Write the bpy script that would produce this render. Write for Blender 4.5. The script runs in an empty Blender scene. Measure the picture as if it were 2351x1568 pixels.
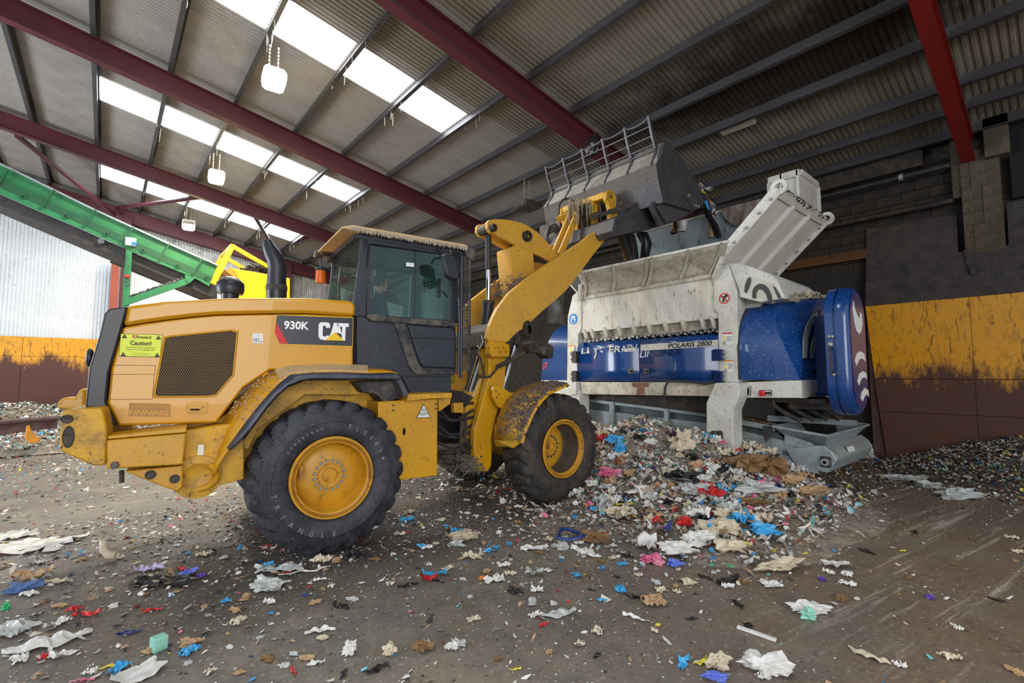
import bpy, bmesh, math, random
import numpy as np
from mathutils import Vector, Matrix
random.seed(7); RNG = np.random.RandomState(11)
SC = bpy.context.scene; COL = SC.collection
PI = math.pi
# ------------------------------------------------------------------ camera, world, lights, exposure
FPX, CXP, CYP, CAMZ = 1086.0, 1175.5, 784.0, 1.70          # 2351 x 1568 frame
_yaw = math.radians(40.7); _t = math.atan(78/1086.)
FWD = Vector((math.sin(_yaw)*math.cos(_t), math.cos(_yaw)*math.cos(_t), math.sin(_t)))
RGT = Vector((math.cos(_yaw), -math.sin(_yaw), 0)); UPV = RGT.cross(FWD)
CAM = Vector((0, 0, CAMZ))
cd = bpy.data.cameras.new('camera'); cam = bpy.data.objects.new('camera', cd); COL.objects.link(cam)
cd.sensor_width = 36.0; cd.lens = FPX/2351*36; cd.clip_end = 200; cd.clip_start = 0.05
cam.matrix_world = Matrix.Translation(CAM) @ Matrix((RGT, UPV, -FWD)).transposed().to_4x4()
SC.camera = cam
W = bpy.data.worlds.new('world'); SC.world = W; W.use_nodes = True
W.node_tree.nodes['Background'].inputs[0].default_value = (0.80, 0.88, 1.0, 1)
W.node_tree.nodes['Background'].inputs[1].default_value = 0.50
SC.view_settings.view_transform = 'Standard'; SC.view_settings.look = 'None'
SC.view_settings.gamma = 1; SC.view_settings.use_curve_mapping = False
SC.view_settings.exposure = 0.88
SC.cycles.use_denoising = True; SC.cycles.max_bounces = 6; SC.cycles.diffuse_bounces = 3
SC.cycles.glossy_bounces = 3; SC.cycles.transparent_max_bounces = 12; SC.cycles.sample_clamp_indirect = 6
def area_light(name, loc, target, sx, sy, power, col):
    l = bpy.data.lights.new(name, 'AREA'); l.shape = 'RECTANGLE'; l.size = sx; l.size_y = sy
    l.energy = power; l.color = col
    o = bpy.data.objects.new(name, l); COL.objects.link(o); o.location = loc
    o.rotation_euler = (Vector(target)-Vector(loc)).to_track_quat('-Z', 'Y').to_euler()
    return o
# daylight through the big doorways behind and to the left of the photographer
area_light('doorway_daylight', (-2.5, -7.5, 3.2), (3.5, 6, 1.6), 8, 5, 430, (1.0, 0.98, 0.95))
area_light('side_doorway_daylight', (-9.5, 13, 2.6), (2, 15, 1.2), 7, 4.5, 820, (0.86, 0.93, 1.0))

# ------------------------------------------------------------------ helpers
def pray(px, py): return FWD + RGT*((px-CXP)/FPX) - UPV*((py-CYP)/FPX)
class Frame:
    """upright frame: x along heading, y to its left, z up"""
    def __init__(s, ox, oy, deg):
        a = math.radians(deg); s.o = Vector((ox, oy, 0))
        s.hx = Vector((math.cos(a), math.sin(a), 0)); s.hy = Vector((-math.sin(a), math.cos(a), 0))
    def w(s, x, y, z): return s.o + s.hx*x + s.hy*y + Vector((0, 0, z))
    def q(s, px, py, y):
        r = pray(px, py); t = ((s.o + s.hy*y - CAM).dot(s.hy))/r.dot(s.hy)
        d = CAM + r*t - s.o
        return (d.dot(s.hx), d.z)
    def qs(s, pts, y): return [s.q(a, b, y) for a, b in pts]
    def wp(s, px, py, y):
        a = s.q(px, py, y); return s.w(a[0], y, a[1])
WORLD = Frame(0, 0, 0)
LR = Frame(1.834, 5.80, -6.9)                       # loader, rear frame (origin under the rear axle)
_j = LR.w(1.5, 0, 0); LF = Frame(_j.x, _j.y, -1.0)  # loader, front frame (origin at the articulation joint)
SH = Frame(7.0, 3.1, -90)                           # shredder: x to its engine end, y into its depth
def on_ground(px, py, z=0.0):
    r = pray(px, py); t = (z-CAMZ)/r.z; return CAM + r*t

class MB:
    def __init__(s, fr=WORLD): s.v = []; s.f = []; s.fr = fr; s.mi = []
    def pt(s, p): return s.fr.w(p[0], p[1], p[2])
    def add(s, verts, faces, raw=False):
        n = len(s.v); s.v += [Vector(p) if raw else s.pt(p) for p in verts]
        s.f += [tuple(i+n for i in f) for f in faces]; return s
    def box(s, x0, x1, y0, y1, z0, z1):
        v = [(x, y, z) for x in (x0, x1) for y in (y0, y1) for z in (z0, z1)]
        return s.add(v, [(0,1,3,2),(4,6,7,5),(0,4,5,1),(2,3,7,6),(0,2,6,4),(1,5,7,3)])
    def prism(s, pts, y0, y1, z_off=0):
        n = len(pts)
        v = [(a, y0, b+z_off) for a, b in pts] + [(a, y1, b+z_off) for a, b in pts]
        f = [tuple(range(n)), tuple(range(2*n-1, n-1, -1))]
        f += [(i, i+n, (i+1) % n+n, (i+1) % n) for i in range(n)]
        return s.add(v, f)
    def pprism(s, px, ypl, y0, y1): return s.prism(s.fr.qs(px, ypl), y0, y1)
    def tube(s, pts, r, n=10, raw=False, cap=True):
        P = [Vector(p) if raw else s.pt(p) for p in pts]; m = len(P)
        R = r if isinstance(r, (list, tuple)) else [r]*m
        base = len(s.v); prev = None
        for i, p in enumerate(P):
            d = (P[min(i+1, m-1)]-P[max(i-1, 0)])
            if d.length < 1e-9: d = Vector((0, 0, 1))
            d.normalize()
            u = prev - d*prev.dot(d) if prev is not None else d.orthogonal()
            if u.length < 1e-6: u = d.orthogonal()
            u.normalize(); prev = u; w = d.cross(u)
            for k in range(n):
                a = 2*PI*k/n; s.v.append(p+(u*math.cos(a)+w*math.sin(a))*R[i])
        for i in range(m-1):
            for k in range(n):
                a = base+i*n+k; b = base+i*n+(k+1) % n
                s.f.append((a, b, b+n, a+n))
        if cap:
            s.f.append(tuple(range(base+n-1, base-1, -1))); s.f.append(tuple(range(base+(m-1)*n, base+m*n)))
        return s
    def lathe(s, cx, cz, prof, n=32, a0=0, rmod=None, sx=1.0, sz=1.0):
        """profile [(y, r)...] turned about the frame's y axis through (cx, cz)"""
        base = len(s.v); m = len(prof)
        for i, (y, r) in enumerate(prof):
            for k in range(n):
                a = a0+2*PI*k/n; rr = r if rmod is None else rmod(i, k, y, r)
                s.v.append(s.pt((cx+rr*sx*math.cos(a), y, cz+rr*sz*math.sin(a))))
        for i in range(m-1):
            for k in range(n):
                a = base+i*n+k; b = base+i*n+(k+1) % n
                s.f.append((a, a+n, b+n, b))
        if prof[0][1] > 1e-4 and abs(prof[0][0]-prof[1][0]) > 1e-6: s.f.append(tuple(range(base, base+n)))
        if prof[-1][1] > 1e-4 and abs(prof[-1][0]-prof[-2][0]) > 1e-6: s.f.append(tuple(range(base+(m-1)*n+n-1, base+(m-1)*n-1, -1)))
        return s
    def vlathe(s, x, y, prof, n=24):
        """profile [(z, r)...] about a vertical axis"""
        base = len(s.v); m = len(prof)
        for z, r in prof:
            for k in range(n):
                a = 2*PI*k/n; s.v.append(s.pt((x+r*math.cos(a), y+r*math.sin(a), z)))
        for i in range(m-1):
            for k in range(n):
                a = base+i*n+k; b = base+i*n+(k+1) % n; s.f.append((a, b, b+n, a+n))
        s.f.append(tuple(range(base+n-1, base-1, -1))); s.f.append(tuple(range(base+(m-1)*n, base+m*n)))
        return s
    def beam(s, p0, p1, w, h, up=(0, 0, 1), raw=False):
        a = Vector(p0) if raw else s.pt(p0); b = Vector(p1) if raw else s.pt(p1)
        d = (b-a).normalized(); u = Vector(up); u = u-d*u.dot(d)
        if u.length < 1e-5: u = d.orthogonal()
        u.normalize(); v = d.cross(u)
        c = [(-w/2, -h/2), (w/2, -h/2), (w/2, h/2), (-w/2, h/2)]
        vs = [a+v*i+u*j for i, j in c]+[b+v*i+u*j for i, j in c]
        return s.add(vs, [(3,2,1,0),(4,5,6,7),(0,1,5,4),(1,2,6,5),(2,3,7,6),(3,0,4,7)], raw=True)
    def loft(s, rows, close=False, thick=0.0):
        """rows of equal length world points; optional thickness by a second copy along the mean normal"""
        base = len(s.v); n = len(rows[0])
        for r in rows: s.v += [Vector(p) for p in r]
        for i in range(len(rows)-1):
            for k in range(n-1 if not close else n):
                a = base+i*n+k; b = base+i*n+(k+1) % n; s.f.append((a, b, b+n, a+n))
        return s
    def ball(s, c, r, n=10, m=7, sc=(1, 1, 1)):
        base = len(s.v)
        for i in range(m+1):
            th = PI*i/m
            for k in range(n):
                a = 2*PI*k/n
                s.v.append(s.pt((c[0]+r*sc[0]*math.sin(th)*math.cos(a), c[1]+r*sc[1]*math.sin(th)*math.sin(a), c[2]+r*sc[2]*math.cos(th))))
        for i in range(m):
            for k in range(n):
                a = base+i*n+k; b = base+i*n+(k+1) % n; s.f.append((a, a+n, b+n, b))
        return s
WLOC = {}
def tag(o, label=None, cat=None, group=None, kind=None):
    if label: o['label'] = label
    if cat: o['category'] = cat
    if group: o['group'] = group
    if kind: o['kind'] = kind
    return o
def empty(name, loc, label=None, cat=None, group=None, kind=None):
    o = bpy.data.objects.new(name, None); COL.objects.link(o); o.location = loc; o.empty_display_size = 0.1
    WLOC[o.name] = Vector(loc); return tag(o, label, cat, group, kind)
def build(name, mb, mat, parent=None, bevel=0, smooth=False, label=None, cat=None, group=None, kind=None, solid=0, origin=None, fix=True):
    v = mb.v
    lo = Vector([min(p[i] for p in v) for i in range(3)]); hi = Vector([max(p[i] for p in v) for i in range(3)])
    c = Vector(((lo.x+hi.x)/2, (lo.y+hi.y)/2, lo.z if parent is None else (lo.z+hi.z)/2)) if origin is None else Vector(origin)
    me = bpy.data.meshes.new(name); me.from_pydata([tuple(p-c) for p in v], [], mb.f)
    if fix:
        bm = bmesh.new(); bm.from_mesh(me); bmesh.ops.recalc_face_normals(bm, faces=bm.faces); bm.to_mesh(me); bm.free()
    if smooth is True: me.polygons.foreach_set('use_smooth', [True]*len(me.polygons))
    me.materials.append(mat)
    o = bpy.data.objects.new(name, me); COL.objects.link(o); WLOC[o.name] = c
    if parent is not None:
        o.parent = parent; o.location = c-WLOC[parent.name]
    else: o.location = c
    if solid:
        m = o.modifiers.new('solid', 'SOLIDIFY'); m.thickness = solid; m.offset = 0
    if bevel:
        m = o.modifiers.new('bevel', 'BEVEL'); m.width = bevel; m.segments = 2; m.limit_method = 'ANGLE'; m.angle_limit = math.radians(35); m.harden_normals = False
    if smooth == 'auto':
        me.polygons.foreach_set('use_smooth', [True]*len(me.polygons))
        me.set_sharp_from_angle(angle=math.radians(38))
    return tag(o, label, cat, group, kind)
def copy_obj(o, loc, parent=None, rot=None, scale=None):
    c = o.copy(); COL.objects.link(c); WLOC[c.name] = Vector(loc)
    for k in ('category', 'label'):
        if parent is not None and k in c: del c[k]
    c.parent = parent
    c.location = Vector(loc)-(WLOC[parent.name] if parent is not None else Vector((0, 0, 0)))
    if rot is not None: c.rotation_euler = rot
    if scale is not None: c.scale = scale
    return c
def srgb(r, g, b):
    f = lambda c: (c/255/12.92) if c/255 <= 0.04045 else ((c/255+0.055)/1.055)**2.4
    return (f(r), f(g), f(b), 1)
def rotz(pts, a): return pts

# ------------------------------------------------------------------ materials
MATS = {}
def mat(name, col, rough=0.5, metal=0.0, dirt=None, dscale=2.5, damt=0.45, speck=None, sscale=55, samt=0.25, bump=0.0, bscale=30, stretch=(1, 1, 1), coat=0, detail=6):
    m = bpy.data.materials.new(name); m.use_nodes = True; nt = m.node_tree; N = nt.nodes; L = nt.links
    b = N['Principled BSDF']; b.inputs['Roughness'].default_value = rough; b.inputs['Metallic'].default_value = metal
    b.inputs['Coat Weight'].default_value = coat
    tc = N.new('ShaderNodeTexCoord'); mp = N.new('ShaderNodeMapping'); mp.inputs['Scale'].default_value = stretch
    L.new(tc.outputs['Object'], mp.inputs['Vector']); cur = None
    rgb = N.new('ShaderNodeRGB'); rgb.outputs[0].default_value = col; cur = rgb.outputs[0]
    def layer(cur, c2, scale, lo, hi, amt, det):
        n = N.new('ShaderNodeTexNoise'); n.inputs['Scale'].default_value = scale; n.inputs['Detail'].default_value = det; n.inputs['Roughness'].default_value = 0.65
        L.new(mp.outputs[0], n.inputs['Vector'])
        r = N.new('ShaderNodeMapRange'); r.inputs[1].default_value = lo; r.inputs[2].default_value = hi; r.inputs[3].default_value = 0; r.inputs[4].default_value = amt
        L.new(n.outputs['Fac'], r.inputs[0])
        x = N.new('ShaderNodeMix'); x.data_type = 'RGBA'; L.new(r.outputs[0], x.inputs['Factor']); L.new(cur, x.inputs['A']); x.inputs['B'].default_value = c2
        return x.outputs['Result']
    if dirt: cur = layer(cur, dirt, dscale, 0.42, 0.72, damt, detail)
    if speck: cur = layer(cur, speck, sscale, 0.60, 0.68, samt, 3)
    L.new(cur, b.inputs['Base Color'])
    if bump:
        n = N.new('ShaderNodeTexNoise'); n.inputs['Scale'].default_value = bscale; n.inputs['Detail'].default_value = 5; L.new(mp.outputs[0], n.inputs['Vector'])
        bp = N.new('ShaderNodeBump'); bp.inputs['Strength'].default_value = bump; bp.inputs['Distance'].default_value = 0.02
        L.new(n.outputs['Fac'], bp.inputs['Height']); L.new(bp.outputs[0], b.inputs['Normal'])
    MATS[name] = m; return m
def emat(name, col, strength):
    m = bpy.data.materials.new(name); m.use_nodes = True; nt = m.node_tree
    b = nt.nodes['Principled BSDF']; b.inputs['Base Color'].default_value = col
    b.inputs['Emission Color'].default_value = col; b.inputs['Emission Strength'].default_value = strength; return m
def gmat(name, tint, dirtcol, damt=0.35, gloss=0.10, opac=0.25, opcol=(0.02, 0.10, 0.10, 1)):
    m = bpy.data.materials.new(name); m.use_nodes = True; nt = m.node_tree; N = nt.nodes; L = nt.links; N.clear()
    out = N.new('ShaderNodeOutputMaterial'); tr = N.new('ShaderNodeBsdfTransparent'); tr.inputs[0].default_value = tint
    df = N.new('ShaderNodeBsdfDiffuse'); df.inputs[0].default_value = opcol
    gl = N.new('ShaderNodeBsdfGlossy'); gl.inputs['Roughness'].default_value = 0.04; gl.inputs[0].default_value = (0.8, 1, 0.97, 1)
    dd = N.new('ShaderNodeBsdfDiffuse'); dd.inputs[0].default_value = dirtcol
    a = N.new('ShaderNodeMixShader'); a.inputs[0].default_value = opac; L.new(tr.outputs[0], a.inputs[1]); L.new(df.outputs[0], a.inputs[2])
    b = N.new('ShaderNodeMixShader'); b.inputs[0].default_value = gloss; L.new(a.outputs[0], b.inputs[1]); L.new(gl.outputs[0], b.inputs[2])
    n = N.new('ShaderNodeTexNoise'); n.inputs['Scale'].default_value = 22; n.inputs['Detail'].default_value = 8; n.inputs['Roughness'].default_value = 0.8
    tc = N.new('ShaderNodeTexCoord'); L.new(tc.outputs['Object'], n.inputs['Vector'])
    r = N.new('ShaderNodeMapRange'); r.inputs[1].default_value = 0.45; r.inputs[2].default_value = 0.75; r.inputs[4].default_value = damt; L.new(n.outputs['Fac'], r.inputs[0])
    c = N.new('ShaderNodeMixShader'); L.new(r.outputs[0], c.inputs[0]); L.new(b.outputs[0], c.inputs[1]); L.new(dd.outputs[0], c.inputs[2])
    L.new(c.outputs[0], out.inputs[0]); return m
DUST = srgb(150, 138, 118)
YEL = mat('loader_yellow', srgb(208, 152, 4), 0.38, dirt=srgb(176, 128, 46), dscale=1.6, damt=0.55, speck=srgb(70, 48, 30), sscale=34, samt=0.55, coat=0.15)
YELH = mat('hood_yellow', srgb(208, 148, 8), 0.36, dirt=srgb(196, 144, 32), dscale=2.2, damt=0.5, speck=srgb(120, 90, 50), sscale=60, samt=0.25, coat=0.3)
YELD = mat('dirty_yellow', srgb(212, 160, 28), 0.5, dirt=srgb(104, 78, 54), dscale=5, damt=0.75, speck=srgb(46, 36, 34), sscale=26, samt=0.8, bump=0.2)
YELA = mat('arm_yellow', srgb(210, 158, 52), 0.42, dirt=srgb(184, 140, 72), dscale=2.4, damt=0.6, speck=srgb(98, 70, 56), sscale=24, samt=0.55)
YELF = mat('fender_yellow', srgb(224, 170, 40), 0.4, dirt=srgb(112, 100, 92), dscale=6, damt=1.0, speck=srgb(88, 76, 70), sscale=50, samt=0.7, stretch=(1, .5, .6), bump=0.5, bscale=60)
RIMY = mat('rim_yellow', srgb(208, 152, 30), 0.42, dirt=srgb(160, 114, 38), dscale=4, damt=0.6, speck=srgb(96, 60, 34), sscale=18, samt=0.5)
RUSTY = mat('rusty_rim', srgb(176, 118, 46), 0.55, dirt=srgb(96, 54, 34), dscale=9, damt=0.8)
BLK = mat('cab_black', srgb(32, 35, 46), 0.42, dirt=srgb(56, 60, 74), dscale=3, damt=0.5, speck=srgb(140, 138, 134), sscale=70, samt=0.3)
BLKD = mat('dusty_black', srgb(32, 33, 40), 0.6, dirt=srgb(122, 112, 98), dscale=5, damt=0.8, speck=srgb(150, 140, 124), sscale=60, samt=0.5)
PLB = mat('black_plastic', srgb(30, 32, 40), 0.38, dirt=srgb(52, 54, 66), dscale=4, damt=0.4)
FLARE = mat('flare_grey', srgb(58, 63, 80), 0.4, dirt=srgb(120, 116, 112), dscale=3.5, damt=0.5)
GREASE = mat('greasy_steel', srgb(40, 36, 34), 0.55, dirt=srgb(92, 80, 66), dscale=8, damt=0.7, bump=0.5, bscale=40)
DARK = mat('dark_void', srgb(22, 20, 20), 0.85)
RUB = mat('tyre_rubber', srgb(36, 37, 42), 0.62, dirt=srgb(74, 76, 86), dscale=4.5, damt=0.8, speck=srgb(120, 118, 116), sscale=42, samt=0.35, bump=0.12, bscale=25)
RUBB = mat('tyre_rubber_brown', srgb(42, 39, 37), 0.75, dirt=srgb(86, 79, 72), dscale=6, damt=0.75, speck=srgb(130, 122, 112), sscale=42, samt=0.35, bump=0.12, bscale=25)
RUBL = mat('tyre_lettering', srgb(128, 130, 136), 0.6)
BOLT = mat('bolt_steel', srgb(168, 170, 168), 0.4, 0.5, dirt=srgb(90, 84, 76), dscale=30, damt=0.5)
BOLTD = mat('dirty_bolt', srgb(92, 84, 74), 0.5, 0.3)
CHR = mat('chrome', srgb(206, 208, 210), 0.12, 1.0)
STEEL = mat('bucket_steel', srgb(96, 96, 102), 0.42, 0.45, dirt=srgb(74, 64, 58), dscale=4, damt=0.7, speck=srgb(40, 36, 36), sscale=30, samt=0.6)
STEELL = mat('bucket_back_steel', srgb(178, 176, 168), 0.42, 0.2, dirt=srgb(120, 108, 92), dscale=3, damt=0.7, speck=srgb(70, 62, 56), sscale=28, samt=0.5)
STEELD = mat('bucket_side_steel', srgb(74, 74, 80), 0.5, 0.35, dirt=srgb(112, 106, 98), dscale=3, damt=0.6, speck=srgb(30, 28, 28), sscale=30, samt=0.6, bump=0.15)
WHT = mat('shredder_white', srgb(214, 213, 206), 0.42, dirt=srgb(150, 140, 122), dscale=2.2, damt=0.55, speck=srgb(84, 70, 58), sscale=30, samt=0.6)
WHTD = mat('dirty_white', srgb(196, 190, 174), 0.55, dirt=srgb(122, 104, 82), dscale=4, damt=0.85, speck=srgb(70, 52, 40), sscale=22, samt=0.65, bump=0.1)
WHTR = mat('rusty_white', srgb(212, 209, 200), 0.5, dirt=srgb(160, 142, 116), dscale=3, damt=0.5, speck=srgb(70, 50, 40), sscale=22, samt=0.6, stretch=(1, 1, .25))
BEI = mat('flap_white', srgb(206, 204, 196), 0.5, dirt=srgb(168, 160, 144), dscale=2, damt=0.6, speck=srgb(110, 96, 80), sscale=40, samt=0.4)
PANELB = mat('hopper_blue_grey', srgb(150, 166, 172), 0.4, 0.1, dirt=srgb(104, 98, 92), dscale=3, damt=0.6, speck=srgb(46, 36, 32), sscale=14, samt=0.8, stretch=(1, 1, .3))
BLU = mat('shredder_blue', srgb(0, 58, 122), 0.26, dirt=srgb(10, 42, 90), dscale=3, damt=0.5, speck=srgb(150, 170, 200), sscale=60, samt=0.25, coat=0.5)
BLUM = mat('end_blue', srgb(6, 40, 98), 0.6)
BLUD = mat('deep_blue', srgb(8, 30, 84), 0.25, speck=srgb(90, 110, 160), sscale=60, samt=0.2, coat=0.5)
BLUT = mat('dusty_blue', srgb(2, 60, 128), 0.3, dirt=srgb(40, 84, 140), dscale=5, damt=0.6, speck=srgb(180, 182, 180), sscale=44, samt=0.45, coat=0.3)
PURP = mat('guard_face', srgb(70, 60, 104), 0.28, dirt=srgb(42, 44, 110), dscale=1.2, damt=0.6, coat=0.4)  # purple of a reflection put into the face colour
GALV = mat('galvanised', srgb(164, 176, 178), 0.42, 0.35, dirt=srgb(112, 118, 118), dscale=5, damt=0.6, speck=srgb(66, 62, 56), sscale=36, samt=0.5)
GALVD = mat('galvanised_dark', srgb(96, 104, 108), 0.5, 0.3, dirt=srgb(56, 54, 52), dscale=5, damt=0.7)
GRN = mat('conveyor_green', srgb(42, 128, 76), 0.45, dirt=srgb(30, 96, 60), dscale=1.5, damt=0.6, speck=srgb(90, 130, 100), sscale=30, samt=0.3)
GRND = mat('conveyor_green_dark', srgb(26, 84, 52), 0.5)
CBLK = mat('conveyor_belt_black', srgb(44, 42, 44), 0.6, dirt=srgb(78, 72, 66), dscale=6, damt=0.6)
HYEL = mat('hopper_yellow', srgb(240, 200, 14), 0.4, dirt=srgb(226, 178, 12), dscale=1.5, damt=0.5, speck=srgb(90, 70, 30), sscale=14, samt=0.4)
HYEO = mat('hopper_orange', srgb(214, 140, 20), 0.5, dirt=srgb(130, 86, 36), dscale=5, damt=0.6)
MAROON = mat('rafter_maroon', srgb(92, 36, 46), 0.55, dirt=srgb(64, 32, 42), dscale=1.3, damt=0.6, speck=srgb(60, 48, 48), sscale=30, samt=0.3)
MAROOND = mat('rafter_dusty_flange', srgb(74, 60, 58), 0.85, dirt=srgb(46, 38, 40), dscale=8, damt=0.8, bump=0.6, bscale=50)
REDR = mat('rafter_red', srgb(120, 18, 14), 0.55, dirt=srgb(84, 12, 12), dscale=2, damt=0.5)
PURL = mat('purlin_steel', srgb(76, 74, 78), 0.55, 0.2, dirt=srgb(44, 40, 42), dscale=3, damt=0.7, stretch=(1, .2, 1))
BRWN = mat('brown_steel', srgb(72, 44, 40), 0.7, dirt=srgb(110, 92, 84), dscale=5, damt=0.6)
RPOST = mat('red_post', srgb(150, 70, 52), 0.6, dirt=srgb(110, 60, 50), dscale=5, damt=0.5)
SHTR = mat('roof_sheet', srgb(160, 154, 148), 0.7, dirt=srgb(128, 122, 116), dscale=0.9, damt=0.6, speck=srgb(100, 88, 76), sscale=14, samt=0.35)
SHTW = mat('wall_sheet_white', srgb(226, 230, 234), 0.5, dirt=srgb(198, 204, 210), dscale=1.2, damt=0.5, speck=srgb(110, 108, 104), sscale=9, samt=0.3)
SHTG = mat('wall_sheet_sooty', srgb(206, 208, 208), 0.6, dirt=srgb(112, 106, 104), dscale=3.5, damt=0.75, speck=srgb(64, 58, 58), sscale=16, samt=0.7, stretch=(1, 1, .5))
BLOCK = mat('concrete_block', srgb(54, 49, 45), 0.9, dirt=srgb(32, 30, 29), dscale=1.2, damt=0.8, speck=srgb(78, 72, 62), sscale=26, samt=0.3, bump=0.5, bscale=40)
MORT = mat('mortar', srgb(88, 83, 74), 0.95, dirt=srgb(48, 45, 42), dscale=2, damt=0.6)
CONCR = mat('pillar_concrete', srgb(88, 78, 64), 0.9, dirt=srgb(62, 54, 46), dscale=3, damt=0.8, speck=srgb(150, 136, 108), sscale=20, samt=0.35, bump=0.7, bscale=14)
SLOPE = mat('dusty_slope', srgb(76, 70, 68), 0.95, dirt=srgb(42, 39, 41), dscale=5, damt=0.75, speck=srgb(150, 146, 144), sscale=26, samt=0.12, bump=1.0, bscale=22)
ROPE = mat('dusty_rope', srgb(150, 144, 130), 0.9)
LAMPB = mat('lamp_housing', srgb(226, 222, 204), 0.5)
LAMPE = emat('sodium_lamp', (1.0, 0.80, 0.34, 1), 26.0)
SKYE = emat('skylight_sheet', (0.90, 0.95, 1.0, 1), 9.0)
ALUM = mat('aluminium_trim', srgb(190, 192, 190), 0.35, 0.6)
SIGN = mat('lime_sign', srgb(222, 232, 66), 0.5)
INK = mat('black_ink', srgb(24, 26, 30), 0.6)
INKG = mat('grey_ink', srgb(110, 116, 120), 0.6)
PAPR = mat('white_label', srgb(226, 228, 224), 0.5, speck=srgb(150, 140, 130), sscale=50, samt=0.3)
REDP = mat('red_print', srgb(206, 32, 40), 0.5)
ORNP = mat('orange_print', srgb(232, 132, 24), 0.5)
BLUP = mat('blue_print', srgb(20, 120, 200), 0.5)
YELP = mat('yellow_print', srgb(240, 200, 20), 0.5)
STRIPE = mat('stripe_silver', srgb(206, 204, 196), 0.45, dirt=srgb(150, 138, 120), dscale=9, damt=0.5, speck=srgb(60, 60, 80), sscale=30, samt=0.5)
LETW = mat('letter_white', srgb(240, 240, 240), 0.4)
AMBER = mat('amber_lens', srgb(232, 112, 10), 0.2, coat=0.5); AMBER.node_tree.nodes['Principled BSDF'].inputs['Transmission Weight'].default_value = 0.25
GRNB = mat('green_lens', srgb(20, 150, 110), 0.2, coat=0.5)
GLASS = gmat('cab_glass', (0.66, 0.88, 0.84, 1), srgb(90, 140, 132), 0.12, 0.06, 0.05, srgb(22, 90, 86))
GLASSR = gmat('cab_rear_glass', (0.92, 0.95, 0.94, 1), srgb(150, 156, 150), 0.25, 0.06, 0.06, srgb(110, 120, 118))
ROOFD = mat('cab_roof_dust', srgb(206, 176, 128), 0.8, dirt=srgb(160, 146, 126), dscale=6, damt=0.7, speck=srgb(84, 76, 66), sscale=40, samt=0.5, bump=0.4, bscale=60)
SKIN = mat('skin', srgb(176, 122, 96), 0.6); HAIR = mat('dark_hair', srgb(38, 32, 30), 0.8)
CLOTH = mat('dark_jacket', srgb(36, 44, 54), 0.85); HIVIS = mat('pale_vest', srgb(150, 196, 170), 0.8)
SEATM = mat('seat_fabric', srgb(40, 42, 46), 0.8)
YPAN = None
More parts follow.
